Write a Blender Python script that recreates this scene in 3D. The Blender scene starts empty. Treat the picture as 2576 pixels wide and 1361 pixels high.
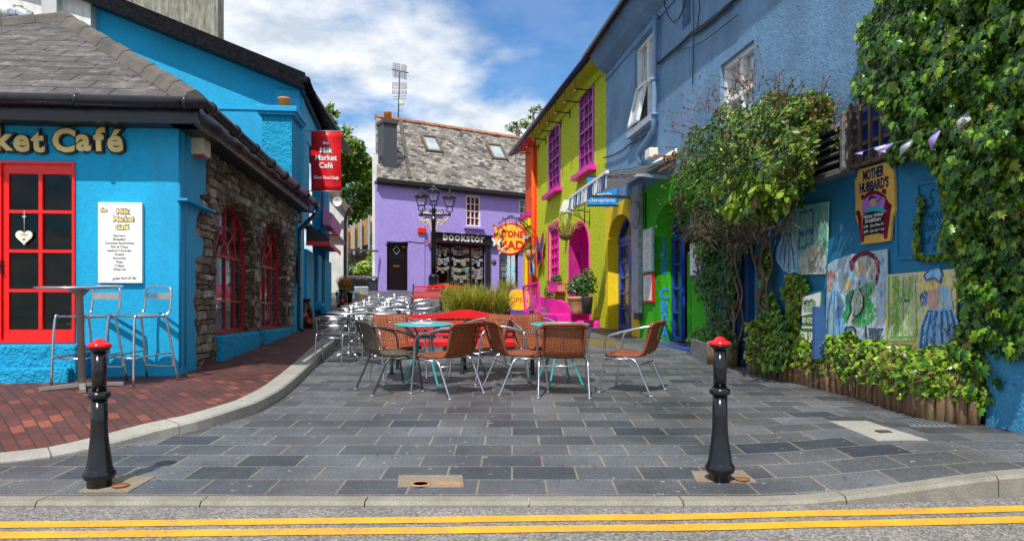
import bpy, math, random
from mathutils import Vector, Matrix, noise
from mathutils.geometry import tessellate_polygon
R = math.radians
random.seed(7)
SC = bpy.context.scene
COL = SC.collection
# ---------------------------------------------------------------- camera, sky, sun, exposure
F = 1800.0; CXP = 1288.0; HZP = 780.0; EYE = 1.15       # focal length and horizon of the photo, in pixels of a 2576 wide copy
cam = bpy.data.cameras.new('camera'); camo = bpy.data.objects.new('camera', cam); COL.objects.link(camo)
camo.location = (0, 0, EYE); camo.rotation_euler = (R(90), 0, 0)
cam.sensor_width = 36; cam.lens = 36*F/2576; cam.shift_y = (HZP-680.5)/2576
cam.clip_start = .05; cam.clip_end = 3000
SC.camera = camo
SUN_EL, SUN_DX, SUN_DY = 56.0, -.27, -1.0               # where the sun stands: behind the camera, a little to the left
az = math.atan2(SUN_DX, SUN_DY)
W = bpy.data.worlds.new('World'); SC.world = W; W.use_nodes = True
nt = W.node_tree; nt.nodes.clear()
def nd(t, k, **kw):
    n = t.nodes.new(k)
    for a, b in kw.items():
        if a in n.inputs: n.inputs[a].default_value = b
        else: setattr(n, a, b)
    return n
sky = nd(nt, 'ShaderNodeTexSky', sky_type='NISHITA', sun_disc=False, sun_elevation=R(SUN_EL), sun_rotation=az, altitude=0, air_density=1.0, dust_density=.4, ozone_density=2.0)
hs = nd(nt, 'ShaderNodeHueSaturation', Saturation=1.38, Value=1.0)
bg1 = nd(nt, 'ShaderNodeBackground', Strength=.13)
bg2 = nd(nt, 'ShaderNodeBackground', Strength=1.0)
tc = nd(nt, 'ShaderNodeTexCoord')
sep = nd(nt, 'ShaderNodeSeparateXYZ')
zz = nd(nt, 'ShaderNodeMath', operation='ADD'); zz.inputs[1].default_value = .22
dx = nd(nt, 'ShaderNodeMath', operation='DIVIDE'); dy = nd(nt, 'ShaderNodeMath', operation='DIVIDE')
cmb = nd(nt, 'ShaderNodeCombineXYZ')
L = nt.links.new
L(tc.outputs['Generated'], sep.inputs[0]); L(sep.outputs[2], zz.inputs[0])
L(sep.outputs[0], dx.inputs[0]); L(zz.outputs[0], dx.inputs[1]); L(sep.outputs[1], dy.inputs[0]); L(zz.outputs[0], dy.inputs[1])
L(dx.outputs[0], cmb.inputs[0]); L(dy.outputs[0], cmb.inputs[1])
n1 = nd(nt, 'ShaderNodeTexNoise', Scale=2.3, Detail=8.0, Roughness=.54, Distortion=.15)
n2 = nd(nt, 'ShaderNodeTexNoise', Scale=5.2, Detail=8.0, Roughness=.62)
L(cmb.outputs[0], n1.inputs['Vector']); L(cmb.outputs[0], n2.inputs['Vector'])
# a clear patch of sky up and to the right, cloud to the left and low down
dot = nd(nt, 'ShaderNodeVectorMath', operation='DOT_PRODUCT'); dot.inputs[1].default_value = Vector((.13, 1, .56)).normalized()
L(tc.outputs['Generated'], dot.inputs[0])
mr = nd(nt, 'ShaderNodeMapRange', interpolation_type='SMOOTHSTEP'); mr.inputs[1].default_value = .955; mr.inputs[2].default_value = 1.0; mr.inputs[3].default_value = .13; mr.inputs[4].default_value = -.22
L(dot.outputs['Value'], mr.inputs[0])
ad = nd(nt, 'ShaderNodeMath', operation='ADD'); L(n1.outputs[0], ad.inputs[0]); L(mr.outputs[0], ad.inputs[1])
cr = nd(nt, 'ShaderNodeMapRange', interpolation_type='SMOOTHSTEP'); cr.inputs[1].default_value = .43; cr.inputs[2].default_value = .68; cr.inputs[3].default_value = .16
L(ad.outputs[0], cr.inputs[0])
cc = nd(nt, 'ShaderNodeValToRGB'); cc.color_ramp.elements[0].position = .38; cc.color_ramp.elements[0].color = (.56, .64, .74, 1); cc.color_ramp.elements[1].position = .62; cc.color_ramp.elements[1].color = (.95, .97, 1, 1)
L(n2.outputs[0], cc.inputs[0]); L(cc.outputs[0], bg2.inputs[0])
tint = nd(nt, 'ShaderNodeMix', data_type='RGBA', blend_type='MULTIPLY'); tint.inputs[0].default_value = 1; tint.inputs[7].default_value = (.34, .92, 1.10, 1)
L(sky.outputs[0], hs.inputs['Color']); L(hs.outputs[0], tint.inputs[6]); L(tint.outputs[2], bg1.inputs[0])
mx = nd(nt, 'ShaderNodeMixShader'); wo = nd(nt, 'ShaderNodeOutputWorld')
L(cr.outputs[0], mx.inputs[0]); L(bg1.outputs[0], mx.inputs[1]); L(bg2.outputs[0], mx.inputs[2]); L(mx.outputs[0], wo.inputs[0])
sl = bpy.data.lights.new('sun', 'SUN'); sl.energy = 4.5; sl.angle = R(.5); sl.color = (1, .96, .88)
so = bpy.data.objects.new('sun', sl); COL.objects.link(so)
hv = Vector((SUN_DX, SUN_DY, 0)).normalized()*math.cos(R(SUN_EL)); hv.z = math.sin(R(SUN_EL))
so.rotation_euler = (-hv).to_track_quat('-Z', 'Y').to_euler(); so.location = hv*50
SC.view_settings.view_transform = 'Standard'; SC.view_settings.look = 'None'; SC.view_settings.gamma = 1
SC.view_settings.exposure = .16

# ---------------------------------------------------------------- materials
MATS = {}
def nodes(name, color=(.5,.5,.5), rough=.6, metal=0.0, spec=.5):
    m = bpy.data.materials.new(name); m.use_nodes = True; t = m.node_tree; b = t.nodes['Principled BSDF']
    b.inputs['Base Color'].default_value = (*color, 1); b.inputs['Roughness'].default_value = rough
    b.inputs['Metallic'].default_value = metal; b.inputs['Specular IOR Level'].default_value = spec
    MATS[name] = m; return m, t, b
def ln(t, a, b): t.links.new(a, b)
def coords(t, kind='pos', rot=0, scale=(1,1,1)):
    mp = nd(t, 'ShaderNodeMapping'); mp.inputs['Rotation'].default_value = (0, 0, rot); mp.inputs['Scale'].default_value = scale
    if kind == 'uv': s = nd(t, 'ShaderNodeUVMap').outputs[0]
    elif kind == 'obj': s = nd(t, 'ShaderNodeTexCoord').outputs['Object']
    else: s = nd(t, 'ShaderNodeNewGeometry').outputs['Position']
    ln(t, s, mp.inputs[0]); return mp.outputs[0]
def noi(t, v, sc, det=4, rough=.55):
    n = nd(t, 'ShaderNodeTexNoise', Scale=sc, Detail=float(det), Roughness=rough); ln(t, v, n.inputs['Vector']); return n.outputs[0]
def ramp(t, f, stops):
    r = nd(t, 'ShaderNodeValToRGB'); e = r.color_ramp.elements
    while len(e) < len(stops): e.new(.5)
    for i, (p, c) in enumerate(stops):
        e[i].position = p; e[i].color = (*c, 1) if isinstance(c, tuple) else (c, c, c, 1)
    ln(t, f, r.inputs[0]); return r.outputs[0]
def mix(t, f, a, b, mode='MIX'):
    m = nd(t, 'ShaderNodeMix', data_type='RGBA', blend_type=mode)
    for i, v in ((0, f), (6, a), (7, b)):
        if isinstance(v, (int, float)): m.inputs[i].default_value = v if i == 0 else (v, v, v, 1)
        elif isinstance(v, tuple): m.inputs[i].default_value = (*v, 1)
        else: ln(t, v, m.inputs[i])
    return m.outputs[2]
def bump(t, b, h, strength=.3, dist=.01):
    n = nd(t, 'ShaderNodeBump', Strength=strength, Distance=dist); ln(t, h, n.inputs['Height'])
    ln(t, n.outputs[0], b.inputs['Normal'])
def math2(t, op, a, b_=0.0):
    m = nd(t, 'ShaderNodeMath', operation=op)
    for i, v in ((0, a), (1, b_)):
        if isinstance(v, (int, float)): m.inputs[i].default_value = v
        else: ln(t, v, m.inputs[i])
    return m.outputs[0]
def simple(name, color, rough=.5, metal=0.0, var=.12, sc=9.0, spec=.5, bmp=0.0, bsc=60.0):
    if name in MATS: return MATS[name]
    m, t, b = nodes(name, color, rough, metal, spec)
    v = coords(t, 'obj'); n = noi(t, v, sc, 5)
    c = mix(t, 1.0, color, ramp(t, n, [(.3, 1-var), (.7, 1+var*.6)]), 'MULTIPLY'); ln(t, c, b.inputs['Base Color'])
    ln(t, math2(t, 'MULTIPLY_ADD', n, .18), b.inputs['Roughness']); b.inputs['Roughness'].links[0].from_node.inputs[2].default_value = max(rough-.09, .02)
    if bmp: bump(t, b, noi(t, v, bsc, 4), bmp, .01)
    return m
def plaster(name, color, bmp=.35, sc=26.0, var=.12, dirt=.0, rough=.75, dist=.02, dirtcol=(.06,.06,.06)):
    m, t, b = nodes(name, color, rough, 0, .3)
    v = coords(t, 'pos'); big = noi(t, v, 1.3, 5); mid = noi(t, v, sc, 6, .65); fine = noi(t, v, sc*4, 3)
    c = mix(t, 1.0, color, ramp(t, big, [(.3, 1-var), (.72, 1+var*.5)]), 'MULTIPLY')
    c = mix(t, 1.0, c, ramp(t, mid, [(.28, .84), (.6, 1.0)]), 'MULTIPLY')
    if dirt:
        vs = coords(t, 'pos', 0, (3.2, 3.2, .5)); st = ramp(t, noi(t, vs, 2.2, 7, .7), [(.5, 0.0), (.72, dirt)])
        c = mix(t, st, c, dirtcol)
    ln(t, c, b.inputs['Base Color'])
    h = math2(t, 'ADD', mid, math2(t, 'MULTIPLY', fine, .35)); bump(t, b, h, bmp, dist)
    return m
def bricky(name, w, h, mortar, c1, c2, cm, rot=0, kind='pos', off=.5, rough=.6, spec=.4, bmp=.5, spk=.25, spksc=160, extra=None, msm=.1, bdist=.006, stain=.3, uneven=.0):
    m, t, b = nodes(name, c1, rough, 0, spec)
    v = coords(t, kind, rot)
    if uneven:
        nn = nd(t, 'ShaderNodeTexNoise', Scale=1.4, Detail=2.0); ln(t, v, nn.inputs['Vector'])
        va = nd(t, 'ShaderNodeVectorMath', operation='MULTIPLY_ADD'); ln(t, nn.outputs['Color'], va.inputs[0]); va.inputs[1].default_value = (uneven,)*3; ln(t, v, va.inputs[2]); v = va.outputs[0]
    def br(ca, cb, cmm):
        n = nd(t, 'ShaderNodeTexBrick', offset=off, squash=1.0); n.offset_frequency = 2
        n.inputs['Scale'].default_value = 1; n.inputs['Mortar Size'].default_value = mortar; n.inputs['Mortar Smooth'].default_value = msm
        n.inputs['Brick Width'].default_value = w; n.inputs['Row Height'].default_value = h; n.inputs['Bias'].default_value = 0
        for k, c in (('Color1', ca), ('Color2', cb), ('Mortar', cmm)): n.inputs[k].default_value = (*c, 1)
        ln(t, v, n.inputs['Vector']); return n
    n = br(c1, c2, cm)
    c = n.outputs['Color']
    if extra:                                             # a few odd bricks of a third colour
        rnd = br((0,0,0), (1,1,1), (.3,)*3); c3, lo, hi = extra
        cf = nd(t, 'ShaderNodeSeparateColor'); ln(t, rnd.outputs['Color'], cf.inputs[0])
        nfac = ramp(t, cf.outputs[0], [(lo, 0.0), (hi, 1.0)])
        notm = math2(t, 'SUBTRACT', 1.0, n.outputs['Fac'])
        c = mix(t, math2(t, 'MULTIPLY', nfac, notm), c, c3)
    sp = noi(t, coords(t, kind), spksc, 2, .7)
    c = mix(t, 1.0, c, ramp(t, sp, [(.35, 1-spk), (.65, 1+spk)]), 'MULTIPLY')
    big = noi(t, coords(t, kind), 1.1, 6, .65)
    c = mix(t, 1.0, c, ramp(t, big, [(.3, 1-stain), (.65, 1+stain*.4)]), 'MULTIPLY')
    if name == 'paving_stone':
        c = mix(t, ramp(t, noi(t, coords(t, kind), 17, 1), [(.735, 0.0), (.75, .8)]), c, (.30,.30,.29)); c = mix(t, ramp(t, noi(t, coords(t, kind, .7), 11, 2), [(.70, 0.0), (.73, .7)]), c, (.022,.022,.024))
        c = mix(t, ramp(t, noi(t, coords(t, kind, 0, (1, 1.6, 1)), .55, 7, .7), [(.52, 0.0), (.66, .45)]), c, (.12,.105,.085))
    ln(t, c, b.inputs['Base Color'])
    hgt = math2(t, 'SUBTRACT', math2(t, 'MULTIPLY', sp, .25), n.outputs['Fac'])
    bump(t, b, hgt, bmp, bdist)
    ln(t, ramp(t, big, [(.3, max(rough-.16,.1)), (.7, rough+.12)]), b.inputs['Roughness'])
    return m, t, b, c
bricky('paving_stone', .43, .31, .0075, (.050,.056,.066), (.125,.132,.146), (.22,.19,.145), rough=.56, spec=.5, spk=.42, spksc=95, stain=.42, extra=((.040,.048,.065), .90, .97), bmp=.6)
bricky('red_paver', .195, .095, .006, (.135,.040,.032), (.070,.032,.032), (.035,.03,.028), rot=R(48), rough=.7, spk=.3, spksc=90, stain=.35, bmp=.6, uneven=.02, extra=((.23,.065,.04), .80, .95))
m, t, b, c = bricky('roof_slate_large', .62, .28, .012, (.055,.049,.050), (.095,.084,.080), (.005,.005,.006), kind='uv', rough=.75, spk=.2, spksc=30, stain=.3)
lich = ramp(t, noi(t, coords(t, 'uv', 0, (1, 1.5, 1)), 3.6, 8, .75), [(.50, 0.0), (.66, .65)])
ln(t, mix(t, lich, c, (.27,.24,.21)), b.inputs['Base Color'])
m, t, b, c = bricky('roof_slate_small', .25, .165, .007, (.17,.155,.135), (.50,.46,.40), (.045,.04,.04), kind='uv', rough=.8, spk=.35, spksc=22, stain=.3, extra=((.085,.07,.075), .80, .84), bmp=.8, bdist=.015)
v = coords(t, 'uv'); lich = ramp(t, noi(t, v, 1.0, 9, .75), [(.44, 0.0), (.62, .7)])
c2_ = mix(t, lich, c, (.06,.055,.055)); ye = ramp(t, noi(t, coords(t,'uv',.3,(1.2,.6,1)), 1.7, 6, .7), [(.62, 0.0), (.70, .7)])
ln(t, mix(t, ye, c2_, (.42,.30,.10)), b.inputs['Base Color'])
def stonewall(name, tint=(1,1,1), sc=(1,1,1)):
    m, t, b = nodes(name, (.1,.09,.08), .85, 0, .3)
    v0 = coords(t, 'uv', 0, (4.2, 12.5, 1))
    nn = nd(t, 'ShaderNodeTexNoise', Scale=1.6, Detail=3.0); ln(t, v0, nn.inputs['Vector'])
    va = nd(t, 'ShaderNodeVectorMath', operation='MULTIPLY_ADD'); ln(t, nn.outputs['Color'], va.inputs[0]); va.inputs[1].default_value = (.7,1.5,0); ln(t, v0, va.inputs[2])
    vo = nd(t, 'ShaderNodeTexVoronoi', Randomness=.85, Scale=1.0); ln(t, va.outputs[0], vo.inputs['Vector'])
    ve = nd(t, 'ShaderNodeTexVoronoi', feature='DISTANCE_TO_EDGE', Randomness=.85, Scale=1.0); ln(t, va.outputs[0], ve.inputs['Vector'])
    s = nd(t, 'ShaderNodeSeparateColor'); ln(t, vo.outputs['Color'], s.inputs[0])
    base = ramp(t, s.outputs[0], [(0.0, (.12,.08,.06)), (.3, (.26,.19,.15)), (.55, (.42,.34,.29)), (.8, (.17,.14,.09)), (1.0, (.62,.55,.50))])
    fine = noi(t, coords(t, 'uv'), 24, 7, .75)
    base = mix(t, 1.0, base, ramp(t, fine, [(.32, .2), (.62, 1.35)]), 'MULTIPLY')
    mo = ramp(t, ve.outputs[0], [(.04, 1.0), (.11, 0.0)])
    c = mix(t, mo, base, (.12,.09,.075)); c = mix(t, 1.0, c, tint, 'MULTIPLY'); ln(t, c, b.inputs['Base Color'])
    h = math2(t, 'ADD', ramp(t, ve.outputs[0], [(.02, 0.0), (.16, 1.0)]), math2(t, 'MULTIPLY', fine, .8)); bump(t, b, h, 1.0, .05)
    return m
stonewall('rubble_stone', (1.1,1.0,.92))
# asphalt
m, t, b = nodes('asphalt', (.2,.19,.18), .85); v = coords(t)
a1 = noi(t, v, 95, 3, .75); vr = nd(t, 'ShaderNodeTexVoronoi', Scale=85.0); ln(t, v, vr.inputs['Vector']); sp = nd(t, 'ShaderNodeSeparateColor'); ln(t, vr.outputs['Color'], sp.inputs[0])
c = ramp(t, sp.outputs[0], [(0, (.10,.095,.095)), (.5, (.19,.175,.165)), (1, (.36,.33,.30))])
c = mix(t, 1.0, c, ramp(t, noi(t, v, 1.7, 6, .7), [(.3, .72), (.7, 1.2)]), 'MULTIPLY'); ln(t, mix(t, 1.0, c, ramp(t, a1, [(.3,.7),(.7,1.25)]), 'MULTIPLY'), b.inputs['Base Color']); bump(t, b, math2(t, 'ADD', vr.outputs[0], a1), .7, .006)
# worn road paint
m, t, b = nodes('road_paint', (.72,.44,.03), .6); v = coords(t)
vr = noi(t, v, 70, 5, .8); w_ = ramp(t, math2(t, 'ADD', vr, math2(t, 'MULTIPLY', noi(t, v, 3.0, 6, .7), .35)), [(.68, 0.0), (.80, .85)])
ln(t, mix(t, w_, mix(t, 1.0, (.80,.40,.012), ramp(t, noi(t, v, 5, 5), [(.3,.8),(.7,1.08)]), 'MULTIPLY'), (.16,.14,.12)), b.inputs['Base Color']); bump(t, b, vr, .4, .004)
def concrete(name, color, var=.25, spk=.25, bmp=.3, moss=0.0):
    m, t, b = nodes(name, color, .8); v = coords(t)
    c = mix(t, 1.0, color, ramp(t, noi(t, v, 2.4, 8, .7), [(.3, 1-var), (.7, 1+var*.5)]), 'MULTIPLY')
    c = mix(t, 1.0, c, ramp(t, noi(t, v, 130, 2, .6), [(.35, 1-spk), (.65, 1+spk*.6)]), 'MULTIPLY')
    if moss: c = mix(t, ramp(t, noi(t, coords(t, 'pos', 0, (5, 5, .7)), 1.8, 8, .75), [(.42, 0.0), (.64, moss)]), c, (.045,.05,.03))
    ln(t, c, b.inputs['Base Color']); bump(t, b, noi(t, v, 60, 5, .7), bmp, .006); return m
concrete('granite', (.36,.34,.30), .25, .3, .25)
concrete('kerb_concrete', (.26,.24,.20), .35, .25, .4)
concrete('sandy_concrete', (.27,.215,.155), .35, .4, .5)
concrete('old_render', (.32,.31,.25), .35, .1, .4, moss=.85)
concrete('grey_render', (.50,.50,.48), .12, .1, .3)
concrete('white_render', (.74,.73,.70), .14, .06, .3, moss=.25)
concrete('pebble_dash', (.07,.07,.085), .3, .9, 1.0)
concrete('hip_tile', (.115,.10,.085), .5, .45, .6)
bl = (.008,.31,.66)
plaster('blue_render', (.009,.39,.70), .45, 20, .14, dirt=.30, dirtcol=(.03,.20,.36))
plaster('blue_paint', (.009,.36,.66), .12, 30, .13, rough=.55, dirt=.28, dirtcol=(.03,.19,.34))
plaster('blue_rubble_paint', (.009,.38,.68), 1.0, 7, .1, dist=.08)
plaster('steel_blue_render', (.165,.31,.50), .6, 12, .26, dirt=.30, dirtcol=(.09,.14,.22), dist=.03)
plaster('teal_blue_board', (.035,.25,.48), .12, 12, .14, rough=.5, dirt=.22, dirtcol=(.02,.10,.20))
plaster('low_blue_render', (.06,.30,.54), .6, 9, .15, dist=.04)
plaster('lilac_render', (.42,.33,.80), .25, 9, .06)
plaster('orange_render', (.86,.10,.012), .2, 14, .08)
plaster('yellow_render', (.92,.64,.012), .3, 12, .1)
plaster('green_render', (.05,.45,.012), .2, 14, .12)
plaster('magenta_paint', (.80,.015,.36), .15, 14, .08)
m, t, b = nodes('lime_render', (.45,.6,.02), .8); v = coords(t); a_ = noi(t, v, 20, 6, .8); vv = nd(t, 'ShaderNodeTexVoronoi', Scale=42.0); ln(t, v, vv.inputs['Vector'])
c = ramp(t, a_, [(.38, (.36,.50,.003)), (.50, (.72,.88,.006)), (.62, (.95,.95,.02))]); c = mix(t, 1.0, c, ramp(t, vv.outputs[0], [(.0, 1.15), (.6, .75)]), 'MULTIPLY')
ln(t, c, b.inputs['Base Color']); bump(t, b, math2(t, 'SUBTRACT', a_, math2(t, 'MULTIPLY', vv.outputs[0], .5)), 1.0, .05)
# timber
def timber(name, c1, c2, sc=(14, 14, 1.2), rough=.75):
    m, t, b = nodes(name, c1, rough); g = nd(t, 'ShaderNodeNewGeometry')
    v = coords(t, 'obj', 0, sc); n = noi(t, v, 2.0, 8, .7); c = ramp(t, n, [(.3, c1), (.7, c2)])
    rr = ramp(t, g.outputs['Random Per Island'], [(0, .62), (1, 1.25)]); ln(t, mix(t, 1.0, c, rr, 'MULTIPLY'), b.inputs['Base Color']); bump(t, b, n, .5, .01); return m
timber('log_wood', (.10,.055,.03), (.30,.185,.10)); timber('fence_wood', (.42,.24,.10), (.62,.38,.17)); timber('bark', (.055,.04,.03), (.20,.14,.10)); timber('grey_wood', (.10,.10,.10), (.24,.24,.25), (3, 3, 20))
timber('door_wood', (.25,.09,.03), (.45,.18,.06))
# leaves and grass: each leaf takes its own tone
def leafmat(name, stops, rough=.45, trans=.25, spec=.5):
    m, t, b = nodes(name, stops[0][1], rough, 0, spec); g = nd(t, 'ShaderNodeNewGeometry')
    ln(t, ramp(t, g.outputs['Random Per Island'], stops), b.inputs['Base Color'])
    tr = nd(t, 'ShaderNodeBsdfTranslucent'); c = mix(t, 1.0, b.inputs['Base Color'].links[0].from_socket, (1.25,1.35,.5), 'MULTIPLY'); ln(t, c, tr.inputs[0])
    mm = nd(t, 'ShaderNodeMixShader', Fac=trans); ln(t, b.outputs[0], mm.inputs[1]); ln(t, tr.outputs[0], mm.inputs[2])
    ln(t, mm.outputs[0], t.nodes['Material Output'].inputs[0]); return m
leafmat('ivy_leaf', [(0, (.008,.035,.004)), (.35, (.025,.10,.007)), (.7, (.08,.23,.010)), (.94, (.26,.40,.02)), (1, (.26,.14,.05))], .30, .14)
leafmat('hedge_leaf', [(0, (.02,.07,.006)), (.4, (.12,.27,.010)), (.84, (.34,.48,.022)), (.95, (.24,.15,.05)), (1, (.30,.17,.08))], .35, .25)
leafmat('jasmine_leaf', [(0, (.008,.03,.004)), (.4, (.035,.11,.007)), (.8, (.16,.27,.012)), (.92, (.24,.22,.03)), (1, (.26,.07,.04))], .4, .15)
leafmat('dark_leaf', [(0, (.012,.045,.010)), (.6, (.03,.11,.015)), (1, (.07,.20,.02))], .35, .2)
leafmat('tree_leaf', [(0, (.03,.09,.012)), (.5, (.11,.22,.015)), (.85, (.24,.34,.03)), (1, (.30,.26,.05))], .5, .3)
leafmat('grass_blade', [(0, (.10,.18,.02)), (.4, (.26,.34,.03)), (.72, (.48,.40,.08)), (1, (.50,.20,.05))], .5, .25)
leafmat('dry_grass', [(0, (.22,.12,.03)), (.5, (.45,.22,.05)), (1, (.50,.32,.12))], .6, .25)
leafmat('red_twig', [(0, (.12,.03,.02)), (1, (.25,.07,.04))], .6, 0.0)
# paints, metals, plastics
simple('red_paint', (.78,.008,.006), .32); simple('dark_red_paint', (.42,.010,.022), .4); simple('bench_red', (.66,.008,.012), .35, bmp=.15); simple('bollard_red', (.70,.006,.010), .18)
simple('black_paint', (.008,.009,.012), .16, bmp=.05); simple('black_matt', (.010,.010,.012), .5); simple('gutter_black', (.014,.014,.018), .28, var=.4); simple('barge_black', (.007,.008,.012), .8, var=.9, sc=14, spec=.08)
simple('teal_paint', (.035,.36,.38), .32); simple('steel', (.72,.72,.73), .22, 1.0, .1); simple('brushed_steel', (.60,.60,.60), .35, 1.0, .15); simple('dark_tube', (.10,.09,.085), .35, .8)
simple('aluminium', (.62,.63,.66), .26, 1.0); simple('pole_grey', (.30,.29,.26), .45, .3); simple('galvanised', (.45,.50,.52), .45, .7)
simple('white_paint', (.78,.78,.76), .4); simple('off_white', (.72,.70,.62), .5); simple('blue_door', (.015,.06,.36), .35); simple('pipe_blue', (.16,.27,.46), .4); simple('sky_pipe', (.01,.26,.55), .35)
simple('purple_frame', (.36,.02,.30), .4); simple('magenta_frame', (.80,.015,.36), .4); simple('yellow_sign', (.92,.50,.012), .4); simple('mustard', (.80,.48,.11), .4); simple('sign_red', (.62,.02,.01), .4)
simple('gold', (.74,.58,.22), .45, .0, .25, 4); simple('gold_pale', (.85,.66,.28), .5); simple('ink', (.010,.010,.014), .5); simple('white_ink', (.85,.85,.85), .5); simple('navy_ink', (.01,.015,.10), .5)
simple('banner_red', (.74,.006,.008), .38); simple('sign_blue', (.012,.25,.66), .4); simple('letter_blue', (.07,.34,.55), .5); simple('orange_pot', (.75,.22,.02), .6); simple('terracotta', (.48,.24,.13), .7, bmp=.3)
simple('lilac_cloth', (.34,.26,.60), .7); simple('grey_cloth', (.50,.52,.60), .7); simple('cream_plastic', (.66,.62,.46), .4); simple('alarm_red', (.80,.03,.02), .35); simple('rust', (.30,.12,.04), .8, .2, .5, 30)
simple('slate_grey', (.055,.062,.075), .6, bmp=.2); simple('grey_paint', (.36,.40,.50), .5, var=.35, sc=12, bmp=.3); simple('cyan_render', (.22,.58,.66), .7); simple('purple_board', (.10,.05,.35), .5); simple('pink_cloth', (.55,.22,.45), .6)
simple('sign_green', (.06,.20,.02), .4); simple('maroon', (.22,.006,.035), .4); simple('skin', (.62,.36,.22), .5); simple('pillow', (.40,.20,.66), .5); simple('sheet', (.03,.45,.50), .5); simple('hair', (.03,.02,.02), .6)
simple('interior_dark', (.018,.014,.012), .8); simple('interior_warm', (.10,.035,.03), .8); simple('curtain', (.62,.63,.62), .8); simple('lamp_shade', (.62,.42,.16), .5); simple('moss', (.06,.07,.02), .9); simple('soil', (.05,.035,.025), .9)
simple('door_black', (.008,.005,.010), .45, spec=.3); simple('brass', (.6,.42,.14), .35, 1.0); simple('ridge_orange', (.38,.14,.06), .75, 0, .5, 5); simple('cable', (.02,.022,.03), .5)
for i, c in enumerate([(.75,.73,.66), (.10,.30,.50), (.75,.20,.18), (.12,.12,.14), (.80,.62,.20), (.35,.60,.62), (.60,.25,.45)]): simple('print_%s' % ['cream','blue','red','black','yellow','aqua','pink'][i], c, .5, 0, .4, 30)
# wicker with real gaps in the weave
def wicker(name, ca, cb):
    m, t, b = nodes(name, ca, .45); v = coords(t, 'uv')
    wa = nd(t, 'ShaderNodeTexWave', wave_type='BANDS', bands_direction='Y', Scale=15.0, Distortion=1.5); ln(t, v, wa.inputs[0])
    wb = nd(t, 'ShaderNodeTexWave', wave_type='BANDS', bands_direction='X', Scale=11.0, Distortion=1.2); ln(t, v, wb.inputs[0])
    h = math2(t, 'MAXIMUM', wa.outputs[1], wb.outputs[1]); hh = math2(t, 'ADD', wa.outputs[1], wb.outputs[1])
    ln(t, ramp(t, hh, [(.25, ca), (.75, cb)]), b.inputs['Base Color']); bump(t, b, hh, .7, .006)
    tr = nd(t, 'ShaderNodeBsdfTransparent'); mm = nd(t, 'ShaderNodeMixShader')
    ln(t, ramp(t, h, [(.24, 0.0), (.30, 1.0)]), mm.inputs[0]); ln(t, tr.outputs[0], mm.inputs[1]); ln(t, b.outputs[0], mm.inputs[2])
    ln(t, mm.outputs[0], t.nodes['Material Output'].inputs[0])
wicker('brown_wicker', (.030,.008,.004), (.32,.082,.024)); wicker('black_wicker', (.02,.015,.012), (.13,.095,.07))
simple('brown_rim', (.23,.062,.022), .5, bmp=.3, bsc=90); simple('black_rim', (.07,.055,.045), .5, bmp=.3, bsc=90)
# glass
def glass(name, tintc, tr):
    m, t, b = nodes(name, tintc, .03, 0, .8)
    g = nd(t, 'ShaderNodeBsdfGlossy', Roughness=.02); tp = nd(t, 'ShaderNodeBsdfTransparent'); tp.inputs[0].default_value = (*tintc, 1)
    fr = nd(t, 'ShaderNodeLayerWeight', Blend=.5); f2 = math2(t, 'ADD', math2(t, 'MULTIPLY', math2(t, 'POWER', fr.outputs['Facing'], 4.0), .45), tr)
    mm = nd(t, 'ShaderNodeMixShader'); ln(t, f2, mm.inputs[0]); ln(t, tp.outputs[0], mm.inputs[1]); ln(t, g.outputs[0], mm.inputs[2]); ln(t, mm.outputs[0], t.nodes['Material Output'].inputs[0])
glass('clear_glass', (.85,.87,.87), .02)
m, t, b = nodes('dark_glass', (.010,.012,.016), .04, 0, .9); v = coords(t, 'pos'); bump(t, b, noi(t, v, 1.5, 1), .05, .05)
m, t, b = nodes('lilac_lamp_glass', (.55,.52,.80), .1)
# striped canvas
m, t, b = nodes('striped_canvas', (.7,.7,.7), .8); v = coords(t, 'uv'); wv = nd(t, 'ShaderNodeTexWave', wave_type='BANDS', bands_direction='X', Scale=1.25); ln(t, v, wv.inputs[0])
ln(t, mix(t, 1.0, ramp(t, wv.outputs[1], [(.50, (.80,.81,.84)), (.54, (.015,.02,.05))]), ramp(t, noi(t, v, 6, 5), [(.3,.8),(.7,1.0)]), 'MULTIPLY'), b.inputs['Base Color'])
def seethrough(name, f=.5):
    m = MATS[name]; t = m.node_tree; b = t.nodes['Principled BSDF']; tr = nd(t, 'ShaderNodeBsdfTranslucent'); ln(t, b.inputs['Base Color'].links[0].from_socket, tr.inputs[0]); mm = nd(t, 'ShaderNodeMixShader', Fac=f); ln(t, b.outputs[0], mm.inputs[1]); ln(t, tr.outputs[0], mm.inputs[2]); ln(t, mm.outputs[0], t.nodes['Material Output'].inputs[0])
seethrough('striped_canvas')
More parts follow.
